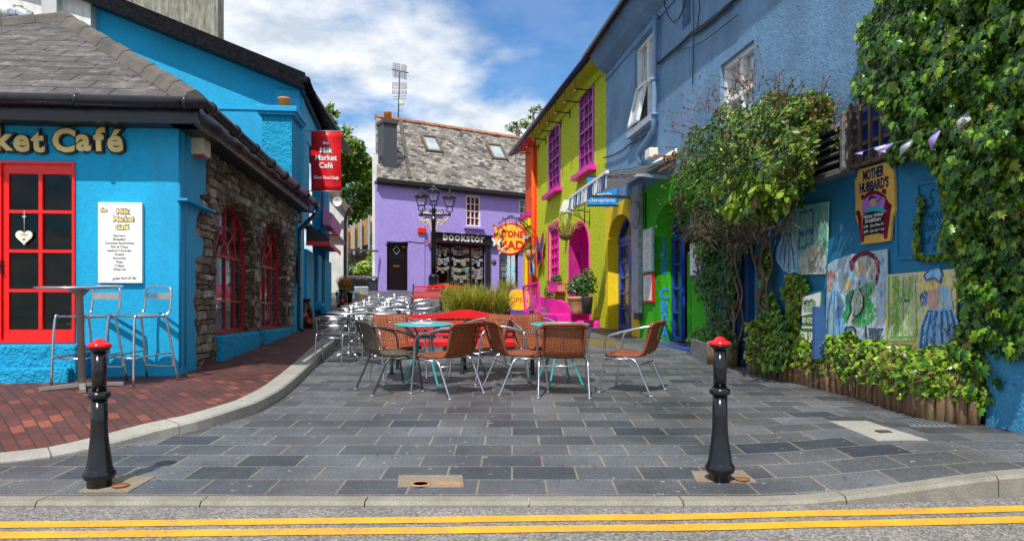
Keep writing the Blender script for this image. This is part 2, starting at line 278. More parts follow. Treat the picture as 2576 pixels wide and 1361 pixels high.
# hand-painted boards
def painted(name, c1, c2, c3):
    m, t, b = nodes(name, c1, .6); v = coords(t, 'obj', 0, (6, 6, 1.2)); n = noi(t, v, 1.5, 8, .75); n2_ = noi(t, coords(t, 'obj', 1.0, (1.5,1.5,3)), 1.6, 6, .7)
    c = ramp(t, n, [(.34, c1), (.5, c2), (.64, c3)]); c = mix(t, ramp(t, n2_, [(.55, 0.0), (.68, .6)]), c, (.45,.44,.36)); c = mix(t, 1.0, c, (1.35,1.35,1.35), 'MULTIPLY'); ln(t, c, b.inputs['Base Color'])
painted('board_turquoise', (.04,.32,.34), (.16,.44,.36), (.34,.40,.22)); painted('board_sky', (.12,.34,.56), (.36,.48,.56), (.50,.50,.42)); painted('board_yellow', (.62,.36,.04), (.60,.52,.20), (.50,.54,.34))
painted('cloth_blue', (.05,.26,.56), (.22,.46,.68), (.50,.54,.52)); painted('leafy_green', (.01,.20,.05), (.02,.30,.06), (.06,.34,.12)); painted('straw', (.50,.30,.06), (.60,.42,.14), (.34,.16,.08)); painted('pale_stroke', (.50,.48,.36), (.44,.46,.42), (.56,.50,.34)); painted('rose_stroke', (.45,.16,.16), (.50,.28,.26), (.5,.4,.3)); painted('deep_blue_stroke', (.02,.06,.22), (.03,.12,.32), (.05,.18,.4)); painted('green_stroke', (.06,.26,.02), (.14,.36,.04), (.2,.4,.1))
simple('skylight_glass', (.36,.42,.44), .25, 0, .25, 2); simple('gutter_blue', (.03,.028,.10), .25, var=.5); simple('curtained_glass', (.16,.02,.02), .15, 0, .9, 5)
m, t, b = nodes('painted_reflect_glass', (.05,.05,.07), .06, 0, .9); v = coords(t, 'pos'); ln(t, ramp(t, noi(t, v, 2.6, 5, .7), [(.45, (.02,.02,.025)), (.55, (.20,.20,.24)), (.68, (.42,.42,.48))]), b.inputs['Base Color'])  # pale patches in the base colour stand in for reflections on the panes
m, t, b = nodes('striped_valance', (.7,.7,.7), .8); v = coords(t, 'uv'); wv = nd(t, 'ShaderNodeTexWave', wave_type='BANDS', bands_direction='X', Scale=2.1); ln(t, v, wv.inputs[0]); ln(t, ramp(t, wv.outputs[1], [(.50, (.78,.80,.84)), (.54, (.03,.08,.22))]), b.inputs['Base Color'])
m, t, b = nodes('net_glass', (.40,.44,.50), .08, 0, .9); v = coords(t, 'pos', 0, (6,6,.4)); ln(t, ramp(t, noi(t, v, 2.2, 3), [(.4, (.16,.20,.26)), (.6, (.52,.56,.62))]), b.inputs['Base Color'])
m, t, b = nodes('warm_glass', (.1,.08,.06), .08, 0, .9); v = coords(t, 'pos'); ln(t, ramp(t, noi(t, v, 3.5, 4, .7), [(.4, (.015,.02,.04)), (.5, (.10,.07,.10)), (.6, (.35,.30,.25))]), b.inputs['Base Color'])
simple('navy_door', (.010,.05,.17), .45, bmp=.1); simple('faded_ink', (.010,.07,.16), .6)
simple('bench_green', (.012,.035,.045), .3); simple('maroon_pipe', (.05,.03,.03), .4); leafmat('red_leaf', [(0, (.10,.13,.02)), (.4, (.22,.06,.03)), (.8, (.30,.07,.05)), (1, (.16,.18,.03))], .5, .25); leafmat('dry_stem', [(0, (.14,.08,.04)), (1, (.34,.20,.12))], .7, 0.0)
m, t, b = nodes('lamp_glass', (.5,.48,.75), .1)
tp = nd(t, 'ShaderNodeBsdfTransparent'); mm = nd(t, 'ShaderNodeMixShader', Fac=.22); ln(t, tp.outputs[0], mm.inputs[1]); ln(t, b.outputs[0], mm.inputs[2]); ln(t, mm.outputs[0], t.nodes['Material Output'].inputs[0])

seethrough('striped_valance', .35); simple('bulb_red', (.25,.04,.03), .3); simple('rusty_sand', (.40,.22,.11), .8, 0, .4, 30)
simple('post_blue', (.03,.10,.28), .6); simple('dark_iron', (.07,.05,.04), .7); simple('old_brass', (.15,.11,.03), .6)

m, t, b = nodes('painted_reflect_dark', (.03,.03,.04), .05, 0, .9); v = coords(t, 'pos'); ln(t, ramp(t, noi(t, v, 3.4, 5, .75), [(.42, (.010,.010,.013)), (.55, (.05,.05,.06)), (.62, (.28,.29,.32)), (.70, (.05,.02,.02))]), b.inputs['Base Color'])  # dark glass with reflections painted into its colour as pale and reddish blotches

m, t, b = nodes('wall_stone', (.2,.16,.13), .85, 0, .3); g = nd(t, 'ShaderNodeNewGeometry'); c = ramp(t, g.outputs['Random Per Island'], [(0, (.10,.065,.05)), (.3, (.24,.18,.145)), (.55, (.36,.30,.25)), (.75, (.15,.13,.085)), (1, (.55,.49,.45))]); fn = noi(t, coords(t), 17, 8, .75)
c = mix(t, 1.0, c, ramp(t, fn, [(.32, .25), (.62, 1.45)]), 'MULTIPLY'); ln(t, c, b.inputs['Base Color']); bump(t, b, fn, 1.0, .05)
leafmat('shoot_leaf', [(0, (.05,.14,.01)), (.45, (.14,.24,.02)), (.6, (.22,.10,.03)), (1, (.26,.06,.04))], .5, .2)
# ---------------------------------------------------------------- ground shape and helpers
def smooth(a, b, x):
    x = max(0, min(1, (x-a)/(b-a))); return x*x*(3-2*x)
def G(x, y):                                             # the street climbs away from the road
    if y < 8: z = .03+.055*(y-4.3)
    elif y < 22: z = .2335+.045*(y-8)
    elif y < 27.5: z = .8635+.1885*(y-22)
    else: z = 1.90+.012*(y-27.5)
    return max(z, -.1)+.12*smooth(1.5, 3.2, x)*(1-smooth(4.6, 7.5, y))
def ray(px, py): return Vector(((px-CXP)/F, 1, -(py-HZP)/F))
def at(px, py, Y): return Vector(((px-CXP)/F*Y, Y, EYE-(py-HZP)/F*Y))
def gnd(px, py, h=0):                                    # where a line of sight meets the ground (raised by h)
    r = ray(px, py); lo, hi = 3.0, 60.0
    y = lo
    while y < hi:
        p = r*y
        if EYE+p.z <= G(p.x, y)+h: break
        y += .02
    p = r*y; return Vector((p.x, y, G(p.x, y)+h))
BASE = {}
def link(o): COL.objects.link(o); return o
def setp(o, label=None, cat=None, group=None, kind=None):
    for k, v in (('label', label), ('category', cat), ('group', group), ('kind', kind)):
        if v: o[k] = v
    return o
def thing(name, label, cat, loc=(0,0,0), rz=0, group=None, tilt=0):
    o = link(bpy.data.objects.new(name, None)); o.empty_display_size = .1
    o.location = loc
    o.rotation_euler = (Matrix.Rotation(tilt, 3, 'X') @ Matrix.Rotation(rz, 3, 'Z')).to_euler()
    setp(o, label, cat, group); return o
class MB:
    def __init__(s): s.v = []; s.f = []; s.mi = []; s.sm = []
    def add(s, vs, fs, mi=0, sm=False):
        n = len(s.v); s.v += [tuple(v) for v in vs]; s.f += [tuple(i+n for i in f) for f in fs]; s.mi += [mi]*len(fs); s.sm += [sm]*len(fs); return s
    def box(s, x0, y0, z0, x1, y1, z1, mi=0):
        x0, x1 = min(x0,x1), max(x0,x1); y0, y1 = min(y0,y1), max(y0,y1); z0, z1 = min(z0,z1), max(z0,z1)
        return s.add([(x0,y0,z0),(x1,y0,z0),(x1,y1,z0),(x0,y1,z0),(x0,y0,z1),(x1,y0,z1),(x1,y1,z1),(x0,y1,z1)], [(0,3,2,1),(4,5,6,7),(0,1,5,4),(1,2,6,5),(2,3,7,6),(3,0,4,7)], mi)
    def bar(s, p, q, w, h, mi=0, up=(0,0,1)):            # a square bar from p to q
        p = Vector(p); q = Vector(q); d = (q-p).normalized(); u = Vector(up)
        if abs(d.dot(u)) > .99: u = Vector((0,1,0))
        a = d.cross(u).normalized()*w/2; b = a.cross(d).normalized()*h/2
        return s.add([p-a-b,p+a-b,p+a+b,p-a+b,q-a-b,q+a-b,q+a+b,q-a+b], [(0,1,2,3),(7,6,5,4),(0,4,5,1),(1,5,6,2),(2,6,7,3),(3,7,4,0)], mi)
    def tube(s, pts, r, n=8, mi=0, closed=False):
        pts = [Vector(p) for p in pts]; m = len(pts); rs = r if isinstance(r, (list, tuple)) else [r]*m
        vs = []; fs = []; prev = None
        for i, p in enumerate(pts):
            a = pts[i-1] if (i or closed) else p; b = pts[(i+1) % m] if (i < m-1 or closed) else p
            d = (b-a).normalized()
            if prev is None: u = d.cross(Vector((0,0,1)) if abs(d.z) < .9 else Vector((0,1,0))).normalized()
            else:
                u = prev-d*prev.dot(d)
                u = u.normalized() if u.length > 1e-6 else d.orthogonal().normalized()
            prev = u; w = d.cross(u)
            for k in range(n):
                an = 2*math.pi*k/n; vs.append(p+(u*math.cos(an)+w*math.sin(an))*rs[i])
        for i in range(m if closed else m-1):
            j = (i+1) % m
            for k in range(n): k2 = (k+1) % n; fs.append((i*n+k, i*n+k2, j*n+k2, j*n+k))
        if not closed: fs += [tuple(range(n-1,-1,-1)), tuple((m-1)*n+k for k in range(n))]
        return s.add(vs, fs, mi, True)
    def lathe(s, prof, n=20, c=(0,0,0), mi=0, ax='z'):
        vs = []; fs = []; m = len(prof)
        for r, z in prof:
            for k in range(n):
                a = 2*math.pi*k/n; q = (r*math.cos(a), r*math.sin(a), z)
                if ax == 'y': q = (q[0], z, q[1])
                vs.append((c[0]+q[0], c[1]+q[1], c[2]+q[2]))
        for i in range(m-1):
            for k in range(n): k2 = (k+1) % n; fs.append((i*n+k, i*n+k2, (i+1)*n+k2, (i+1)*n+k))
        if prof[0] != prof[-1]:
            if prof[0][0] > 1e-4: fs.append(tuple(range(n-1,-1,-1)))
            if prof[-1][0] > 1e-4: fs.append(tuple((m-1)*n+k for k in range(n)))
        if ax == 'y': fs = [f[::-1] for f in fs]
        return s.add(vs, fs, mi, True)
    def plate(s, loops, y0, y1, mi=0, mside=None):       # an outline in (x, z) with holes, between depths y0 (front) and y1
        loops = [[(a, b) for a, b in l] for l in loops]
        tris = tessellate_polygon([[Vector((a, b, 0)) for a, b in l] for l in loops])
        pts = [p for l in loops for p in l]; n = len(pts)
        s.add([(a, y0, b) for a, b in pts]+[(a, y1, b) for a, b in pts], [], mi)
        base = len(s.v)-2*n; fs = []
        for a, b, c in tris:
            pa, pb, pc = pts[a], pts[b], pts[c]; cr = (pb[0]-pa[0])*(pc[1]-pa[1])-(pb[1]-pa[1])*(pc[0]-pa[0])
            if cr < 0: b, c = c, b
            fs += [(base+a, base+b, base+c), (base+n+a, base+n+c, base+n+b)]
        s.f += fs; s.mi += [mi]*len(fs); s.sm += [False]*len(fs)
        k0 = 0; sf = []
        for l in loops:
            m = len(l)
            for k in range(m): a = k0+k; b = k0+(k+1) % m; sf.append((base+a, base+n+a, base+n+b, base+b))
            k0 += m
        s.f += sf; s.mi += [mi if mside is None else mside]*len(sf); s.sm += [False]*len(sf)
        return s
    def text(s, txt, size, x, z, y, depth=.004, mi=0, off=0.0, shear=0.0, align='CENTER', xs=1.0, rot=0.0, jig=0.0, space=1.0, fit=None):
        cu = bpy.data.curves.new('t', 'FONT'); cu.body = txt; cu.size = size; cu.extrude = 0; cu.offset = off; cu.shear = shear; cu.align_x = align; cu.resolution_u = 3; cu.space_character = space
        o = link(bpy.data.objects.new('t', cu)); dg = bpy.context.evaluated_depsgraph_get(); me = bpy.data.meshes.new_from_object(o.evaluated_get(dg))
        if fit:
            xs_ = [v.co.x for v in me.vertices]; xs = fit/max(max(xs_)-min(xs_), .001); x -= 0
            if align == 'LEFT': x -= min(xs_)*xs
        c, sn = math.cos(rot), math.sin(rot); vs = [(x+(v.co.x*xs*c-v.co.y*sn), z+(v.co.x*xs*sn+v.co.y*c)) for v in me.vertices]
        n = len(vs); fs = [tuple(p.vertices) for p in me.polygons]
        edges = {}
        for f in fs:
            for i in range(len(f)): a, b = f[i], f[(i+1) % len(f)]; edges[(a, b)] = edges.get((a, b), 0)+1
        sides = [(a, a+n, b+n, b) for (a, b) in edges if (b, a) not in edges]
        s.add([(a, y-depth, b) for a, b in vs]+[(a, y, b) for a, b in vs], fs+[tuple(i+n for i in f[::-1]) for f in fs]+sides, mi)
        bpy.data.objects.remove(o); bpy.data.curves.remove(cu); bpy.data.meshes.remove(me); return s
    def build(s, name, mats, parent=None, bevel=0, label=None, flat=False):
        if not s.f: return None
        off = BASE.get(parent.name, (0,0,0)) if parent else (0,0,0)
        me = bpy.data.meshes.new(name); vs = [(a-off[0], b-off[1], c-off[2]) for a, b, c in s.v]
        me.from_pydata(vs, [], s.f); me.polygons.foreach_set('material_index', s.mi)
        me.polygons.foreach_set('use_smooth', [False]*len(s.f) if flat else s.sm)
        mats = mats if isinstance(mats, (list, tuple)) else [mats]
        for m in mats: me.materials.append(MATS[m])
        uv = me.uv_layers.new(name='UVMap'); data = [0.0]*(2*len(me.loops))
        for p in me.polygons:
            n = p.normal
            if abs(n.z) > .99: u = Vector((1,0,0)); v = Vector((0,1,0))
            else: u = Vector((-n.y, n.x, 0)).normalized(); v = n.cross(u)
            for li in p.loop_indices:
                co = Vector(s.v[me.loops[li].vertex_index]); data[2*li] = co.dot(u); data[2*li+1] = co.dot(v)
        uv.data.foreach_set('uv', data)
        me.validate()
        o = link(bpy.data.objects.new(name, me))
        if parent: o.parent = parent; BASE[o.name] = off
        if bevel:
            bv = o.modifiers.new('bevel', 'BEVEL'); bv.width = bevel; bv.segments = 2; bv.limit_method = 'ANGLE'; bv.angle_limit = R(40)
        if label: o['label'] = label
        return o
def dup(root, loc=None, rz=None, tilt=None, label=None):
    def cp(o, par):
        c = o.copy(); link(c); c.parent = par
        for ch in list(o.children): cp(ch, c)
        return c
    r = cp(root, None)
    if loc is not None: r.location = loc
    if rz is not None: r.rotation_euler = (Matrix.Rotation(tilt or 0, 3, 'X') @ Matrix.Rotation(rz, 3, 'Z')).to_euler()
    if label: r['label'] = label
    return r
class Wall:                                              # a vertical plane; local x runs left to right, y into the wall, z up
    def __init__(s, ox, oy, dx, dy):
        l = math.hypot(dx, dy); s.o = Vector((ox, oy, 0)); s.u = Vector((dx/l, dy/l, 0)); s.n = Vector((-dy/l, dx/l, 0)); s.rz = math.atan2(dy, dx)
    def P(s, a, y, z): return s.o+s.u*a+s.n*y+Vector((0,0,z))
    def hit(s, px, py, out=0.0):                         # line of sight against the plane standing `out` proud of the wall
        r = ray(px, py); o = s.o-s.n*out; k = (o.dot(s.n)-0)/r.dot(s.n) if abs(r.dot(s.n)) > 1e-9 else 1
        p = r*k; return ((p-o).dot(s.u), EYE+p.z)
    def s(s_, px, out=0.0): return s_.hit(px, 700, out)[0]
    def z(s_, px, py, out=0.0): return s_.hit(px, py, out)[1]
    def rect(s, pl, pr, pt, pb, out=0.0, at_=None):      # pixel rectangle -> s0, s1, z0, z1 (heights read at the middle)
        a, b = s.s(pl, out), s.s(pr, out); pm = (pl+pr)/2 if at_ is None else at_
        return a, b, s.z(pm, pb, out), s.z(pm, pt, out)
    def thing(s, name, label, cat, a=0, z=0, y=0, group=None):
        o = thing(name, label, cat, s.P(a, y, z), s.rz, group); BASE[o.name] = (a, y, z); return o
    def poly(s, pts, out=0.0): return [s.hit(px, py, out) for px, py in pts]
def arch(x0, x1, zs, zt, n=12, pointed=0.0):             # outline points of an arch from (x1, zs) over to (x0, zs)
    c = (x0+x1)/2; a = (x1-x0)/2; out = []
    for i in range(n+1):
        th = math.pi*i/n; k = abs(math.cos(th)); e = math.sin(th)**(1-pointed*.35) if math.sin(th) > 0 else 0
        out.append((c+a*math.cos(th), zs+(zt-zs)*e))
    return out
def opening(x0, x1, z0, zs, zt=None, n=12, pointed=0.0):
    if zt is None or zt <= zs+.01: return [(x0, z0), (x1, z0), (x1, zs), (x0, zs)]
    return [(x0, z0), (x1, z0)]+arch(x0, x1, zs, zt, n, pointed)
def frame_loop(lp, w):                                   # the same outline shrunk by w
    m = len(lp); out = []
    for i in range(m):
        a = Vector(lp[i-1]); b = Vector(lp[i]); c = Vector(lp[(i+1) % m])
        d1 = (b-a).normalized(); d2 = (c-b).normalized(); n1 = Vector((-d1.y, d1.x)); n2 = Vector((-d2.y, d2.x)); k = (n1+n2)
        k = k/max(k.length_squared, .3)*2*w if k.length > 1e-6 else n1*w
        out.append((b.x+k.x, b.y+k.y))
    return out
def window(W_, par, lp, y, fw, fmat, cols=2, rows=3, bw=.025, gmat='dark_glass', name='window', d=.05, hb=None, vb=None, label=None, thick_mid=False):
    inner = frame_loop(lp, fw); mb = MB().plate([lp, inner], y-d, y)
    xs = [p[0] for p in inner]; zs = [p[1] for p in inner]; x0, x1, z0, z1 = min(xs), max(xs), min(zs), max(zs)
    def top(x):                                          # height of the inner outline at x
        best = z0
        for i in range(len(inner)):
            a, b = inner[i], inner[(i+1) % len(inner)]
            if min(a[0], b[0])-1e-6 <= x <= max(a[0], b[0])+1e-6 and abs(a[0]-b[0]) > 1e-6:
                best = max(best, a[1]+(b[1]-a[1])*(x-a[0])/(b[0]-a[0]))
        return best
    def ext(z):
        h = []
        for i in range(len(inner)):
            a, b = inner[i], inner[(i+1) % len(inner)]
            if min(a[1], b[1])-1e-6 <= z <= max(a[1], b[1])+1e-6 and abs(a[1]-b[1]) > 1e-6: h.append(a[0]+(b[0]-a[0])*(z-a[1])/(b[1]-a[1]))
        return (min(h), max(h)) if h else (x0, x1)
    for i in range(1, cols): x = x0+(x1-x0)*i/cols; mb.box(x-bw/2, y-d*.8, z0, x+bw/2, y-.004, top(x))
    hz = hb if hb is not None else [z0+(z1-z0)*i/rows for i in range(1, rows)]
    for i, z in enumerate(hz):
        a, b = ext(z); k = bw*1.8 if (thick_mid and i == len(hz)//2) else bw
        mb.box(a, y-d*.86, z-k/2, b, y-.006, z+k/2)
    f = mb.build(name, fmat, par, label=label)
    MB().plate([frame_loop(lp, fw*.6)], y-.012, y-.008).build('pane', gmat, f)
    return f
# leaf clouds ------------------------------------------------
def rvec():
    while 1:
        v = Vector((random.uniform(-1,1), random.uniform(-1,1), random.uniform(-1,1)))
        if .05 < v.length < 1: return v.normalized()
LOBED = [(0,0),(.30,-.10),(.52,.22),(.26,.38),(.34,.66),(.10,.66),(0,1.0),(-.10,.66),(-.34,.66),(-.26,.38),(-.52,.22),(-.30,-.10)]
OVAL = [(0,0),(.28,.30),(.24,.66),(0,1),(-.24,.66),(-.28,.30)]
def leaf(mb, p, nrm, size, shape=OVAL, droop=None, mi=0):
    n = nrm.normalized(); up = droop if droop else rvec(); u = up-n*up.dot(n)
    if u.length < .05: u = n.orthogonal()
    u.normalize(); w = n.cross(u); k = len(shape)//2; vs = []
    for a, b in shape: vs.append(p+w*a*size+u*b*size+n*(abs(a)*-.35*size+(-.25*size*b*b)))
    L_ = len(shape)
    mb.add(vs, [tuple(range(0, k+1)), (0,)+tuple(range(k, L_))], mi)
def inpoly(x, y, poly):
    c = False; j = len(poly)-1
    for i in range(len(poly)):
        a, b = poly[i], poly[j]
        if (a[1] > y) != (b[1] > y) and x < (b[0]-a[0])*(y-a[1])/(b[1]-a[1])+a[0]: c = not c
        j = i
    return c
def fbm(x, y, z=0.0): return noise.noise(Vector((x, y, z)))*.65+noise.noise(Vector((x*2.3, y*2.3, z+7)))*.35
# ---------------------------------------------------------------- the planes of the street
MF = Wall(-3.79, 8.07, .9965, .084)                      # cafe front, s <= 0 left of the corner
MS = Wall(-3.79, 8.07, -.1044, 1)                        # cafe side wall, along the alley
TG = Wall(-4.56, 15.46, .9965, .084)                     # gable of the tall blue building
TS = Wall(-4.56, 15.46, -.153, 1)                        # its alley side
BK = Wall(-5.63, 30.0, 1.557, 1)                         # bookshop front
LM = Wall(2.385, 18.1, .174, -1)                         # lime house, s <= 0
RB = Wall(2.385, 18.1, .1406, -1)                        # blue building with the shopfronts, s >= 0 towards the camera
SL = math.atan(.05)
def stand(px, py, h=0): p = gnd(px, py, h); return p
# ================================================================ the setting
def st(name, mb, mats, **k): o = mb.build(name, mats, **k); o['kind'] = 'structure'; return o
def FR(x):                                               # back edge of the road kerb
    return 4.29+(.05*(max(0, x-1.3))**1.9 if x > 1.3 else 0)+.0*x
def grid(xs, ys, zf, mi=0):
    mb = MB(); n = len(xs); mb.add([(x, yf(x) if callable(yf) else yf, 0) for yf in ys for x in xs], [])
    mb.v = [(x, y, zf(x, y)) for x, y, _ in mb.v]
    fs = [(j*n+i, j*n+i+1, (j+1)*n+i+1, (j+1)*n+i) for j in range(len(ys)-1) for i in range(n-1)]
    mb.f = fs; mb.mi = [mi]*len(fs); mb.sm = [True]*len(fs); return mb
xs = [-70, -30, -14]+[-9+.5*i for i in range(37)]+[14, 30, 70]
ys = [(lambda x, k=k: FR(x)+(5.6-4.3)*k) for k in (0, .12, .25, .45, .7)]+[5.8+.3*i for i in range(8)]+[8.5+.75*i for i in range(26)]+[28.5, 32, 40, 60, 120, 300]
st('pavement', grid(xs, ys, lambda x, y: min(G(x, y), 4)), 'paving_stone')
def RZ(x, y): return .012*max(0, x-1)-.012*max(0, 3.6-y)
st('road', grid([-70,-20]+[-8+i for i in range(17)]+[20,70], [-40, -8, 0, 2, 3, 3.6, 4.0]+[lambda x: FR(x)-.05], RZ), 'asphalt')
# road kerb of long stones: flush in the middle, rising to the right
mb = MB(); x = -14.3; rr = random.Random(3)
while x < 11:
    w = .96 if not (-.05 < x < .3) else .9; x1 = x+w; nseg = 4
    for i in range(nseg):
        a = x+(x1-x)*i/nseg+(.004 if i == 0 else 0); b = x+(x1-x)*(i+1)/nseg-(.004 if i == nseg-1 else 0)
        q = []
        for X in (a, b):
            yb = FR(X)+.004; yf = yb-.125; zt = max(G(X, yb), 0)+.006; q.append(((X, yf, -.12), (X, yf, zt-.022), (X, yf+.022, zt-.002), (X, yb, zt), (X, yb, -.12)))
        vs = list(q[0])+list(q[1]); fs = [(k, k+5, k+6, k+1) for k in range(4)]+[(0,1,2,3,4), (9,8,7,6,5)]
        mb.add(vs, fs)
    x = x1
st('road_kerb', mb, 'kerb_concrete')
mb = MB()
for (ya, yb) in ((1321, 1281), (1347, 1308)):
    P0 = ray(0, ya)*((EYE)/((ya-HZP)/F)); P1 = ray(2576, yb)*((EYE-.02)/((yb-HZP)/F))
    n = 60; rows = []
    for i in range(n+1):
        X = -12+24*i/n; t_ = (X-P0.x)/(P1.x-P0.x); Y = P0.y+(P1.y-P0.y)*t_; wv = .004*math.sin(i*1.7)+.003*math.sin(i*4.1); rows += [(X, Y-.057+wv, 0), (X, Y+.057+wv*.6, 0)]
    mb.add([(a, b, RZ(a, b)+.004) for a, b, _ in rows], [(2*i, 2*i+2, 2*i+3, 2*i+1) for i in range(n)])
st('double_yellow_line', mb, 'road_paint')
# raised brick pavement in front of the cafe, with its granite kerb
def hh(y): return .02+.09*smooth(4.95, 6.6, y)
def S(x, y): return G(x, y)+hh(y)+.065*smooth(0, 1.1, -2.75-x)*smooth(5.2, 6.6, y)
KP = [(-9.0, 4.50), (-5.2, 4.62)]
for (px, py) in [(0,1166),(233,1136),(402,1101),(510,1080),(605,1054),(666,1028),(735,980),(812,902)]:
    p = gnd(px, py); KP.append((p.x, p.y))
KP += [(KP[-1][0]-.155*k, KP[-1][1]+k) for k in (3, 6, 9, 12)]
def kx(y, pts):
    for (a, b) in zip(pts, pts[1:]):
        if a[1] <= y <= b[1]: return a[0]+(b[0]-a[0])*(y-a[1])/(b[1]-a[1])
    return pts[0][0] if y < pts[0][1] else pts[-1][0]
def resample(pts, step):
    out = [Vector(pts[0])]; acc = 0
    # smooth first
    P_ = [Vector(p) for p in pts]; dense = []
    for i in range(len(P_)-1):
        p0 = P_[max(i-1, 0)]; p1 = P_[i]; p2 = P_[i+1]; p3 = P_[min(i+2, len(P_)-1)]
        for k in range(8):
            u = k/8; dense.append(.5*((2*p1)+(p2-p0)*u+(2*p0-5*p1+4*p2-p3)*u*u+(3*p1-p0-3*p2+p3)*u**3))
    dense.append(P_[-1]); out = [dense[0]]; acc = 0
    for a, b in zip(dense, dense[1:]):
        d = (b-a).length
        while acc+d >= step:
            a = a+(b-a).normalized()*(step-acc); out.append(a.copy()); d = (b-a).length; acc = 0
        acc += d
    return out
kp = resample(KP, .16); inner = []
for i, p in enumerate(kp):
    d = (kp[min(i+1, len(kp)-1)]-kp[max(i-1, 0)]).normalized(); inner.append(p+Vector((-d.y, d.x))*.22)
mb = MB()
for i in range(len(kp)-1):
    gap0 = .008 if i % 6 == 0 else 0; a, b = kp[i], kp[i+1]; c, d = inner[i], inner[i+1]; a = a+(b-a).normalized()*gap0; c = c+(d-c).normalized()*gap0
    a2 = a+(c-a)*.08; b2 = b+(d-b)*.08
    vs = [(a.x, a.y, G(a.x,a.y)-.1), (b.x, b.y, G(b.x,b.y)-.1), (b.x, b.y, S(b.x,b.y)-.012), (a.x, a.y, S(a.x,a.y)-.012), (a2.x, a2.y, S(a.x,a.y)+.004), (b2.x, b2.y, S(b.x,b.y)+.004), (d.x, d.y, S(d.x,d.y)+.004), (c.x, c.y, S(c.x,c.y)+.004)]
    mb.add(vs, [(0,1,2,3), (3,2,5,4), (4,5,6,7)])
    if gap0: mb.add([(a.x, a.y, G(a.x,a.y)-.1), (a.x, a.y, S(a.x,a.y)), (c.x, c.y, S(c.x,c.y)), (c.x, c.y, G(c.x,c.y)-.1)], [(0,1,2,3)])
st('pavement_kerb', mb, 'granite')
IN = [(p.x, p.y) for p in inner]; IN = [p for i, p in enumerate(IN) if i == 0 or p[1] > max(q[1] for q in IN[:i])]
yy = [4.72+.12*i for i in range(30)]+[8.4+.6*i for i in range(26)]; mb = MB(); NX = 10
rows = []
for y in yy:
    xr = kx(y, IN)+.01; rows += [(xr+(-16-xr)*(k/NX)**1.6, y) for k in range(NX+1)]
mb.add([(x, y, S(x, y)) for x, y in rows], [(j*(NX+1)+k+1, j*(NX+1)+k, (j+1)*(NX+1)+k, (j+1)*(NX+1)+k+1) for j in range(len(yy)-1) for k in range(NX)], 0, True)
st('brick_pavement', mb, 'red_paver')
# ---------------------------------------------------------------- small things in the ground
def gquad(px4, h, dz=.006):                              # ground points of four pixels, lifted a little
    out = []
    for px, py in px4: p = gnd(px, py, h); out.append((p.x, p.y, p.z+dz))
    return out
def slab(name, label, cat, q, mats, th=.02, extra=None):
    c = sum((Vector(p) for p in q), Vector())/4; o = thing(name, label, cat, c); BASE[o.name] = tuple(c)
    return o
def flat(mb, q, th=.02, mi=0):
    lo = [(a, b, c-th) for a, b, c in q]; return mb.add(list(q)+lo, [(0,1,2,3), (0,4,5,1), (1,5,6,2), (2,6,7,3), (3,7,4,0)], mi)
q = gquad([(1000,1228),(1167,1228),(1163,1197),(1003,1197)], 0); o = slab('bollard_socket', 'sandy concrete patch with a rusty empty bollard socket in the grey paving', 'bollard socket', q, 0)
flat(MB(), q).build('concrete_patch', 'sandy_concrete', o); c = gnd(1058, 1219); MB().lathe([(.070,.0),(.068,.007),(.048,.007),(.046,.003)], 28, (c.x, c.y, c.z+.003)).build('socket_ring', 'rusty_sand', o)
MB().lathe([(.0,.0),(.047,.0)], 24, (c.x, c.y, c.z+.0085)).build('socket_hole', 'black_matt', o)
c = gnd(1100, 1219); MB().box(c.x+.0, c.y-.035, c.z, c.x+.15, c.y+.035, c.z+.009).build('lid', 'rusty_sand', o)
q = gquad([(392,1030),(500,1029),(552,992),(445,992)], .1, .008); o = slab('inspection_cover', 'brick-filled inspection cover in a thin metal frame in the brick pavement', 'manhole cover', q, 0)
mb = MB()
for i in range(4): mb.bar(q[i], q[(i+1) % 4], .022, .01)
mb.build('cover_frame', 'galvanised', o); flat(MB(), [(a*.96+.04*sum(k[0] for k in q)/4, b*.96+.04*sum(k[1] for k in q)/4, z-.003) for a, b, z in q]).build('brick_infill', 'red_paver', o)
q = gquad([(2205,1108),(2335,1108),(2180,1060),(2085,1060)], 0, .005); o = slab('concrete_cover', 'long pale concrete cover slab with a small iron plate near the log edging', 'utility cover', q, 0)
flat(MB(), q).build('cover_slab', 'granite', o); c = gnd(2223, 1087); MB().box(c.x-.05, c.y-.04, c.z, c.x+.05, c.y+.04, c.z+.010).build('iron_plate', 'dark_iron', o)
q = gquad([(2290,1072),(2405,1072),(2345,1052),(2262,1055)], 0, .008); o = slab('metal_cover', 'ribbed grey metal cover set flush beside the end of the log edging', 'manhole cover', q, 0)
flat(MB(), q).build('cover_plate', 'galvanised', o); mb = MB()
for k in range(9):
    a = Vector(q[0]).lerp(Vector(q[1]), (k+.5)/9); b = Vector(q[3]).lerp(Vector(q[2]), (k+.5)/9); mb.bar(a+Vector((0,0,.003)), b+Vector((0,0,.003)), .01, .006)
mb.build('rib', 'slate_grey', o)
q = gquad([(1660,857),(1730,851),(1705,842),(1650,845)], 0, .004); 
q = gquad([(1475,868),(1560,872),(1545,856),(1470,852)], 0, .006); o = slab('drain_cover', 'old brass coloured drain cover in the shaded paving before the yellow shopfront', 'drain cover', q, 0)
flat(MB(), q).build('cover_plate', 'old_brass', o)
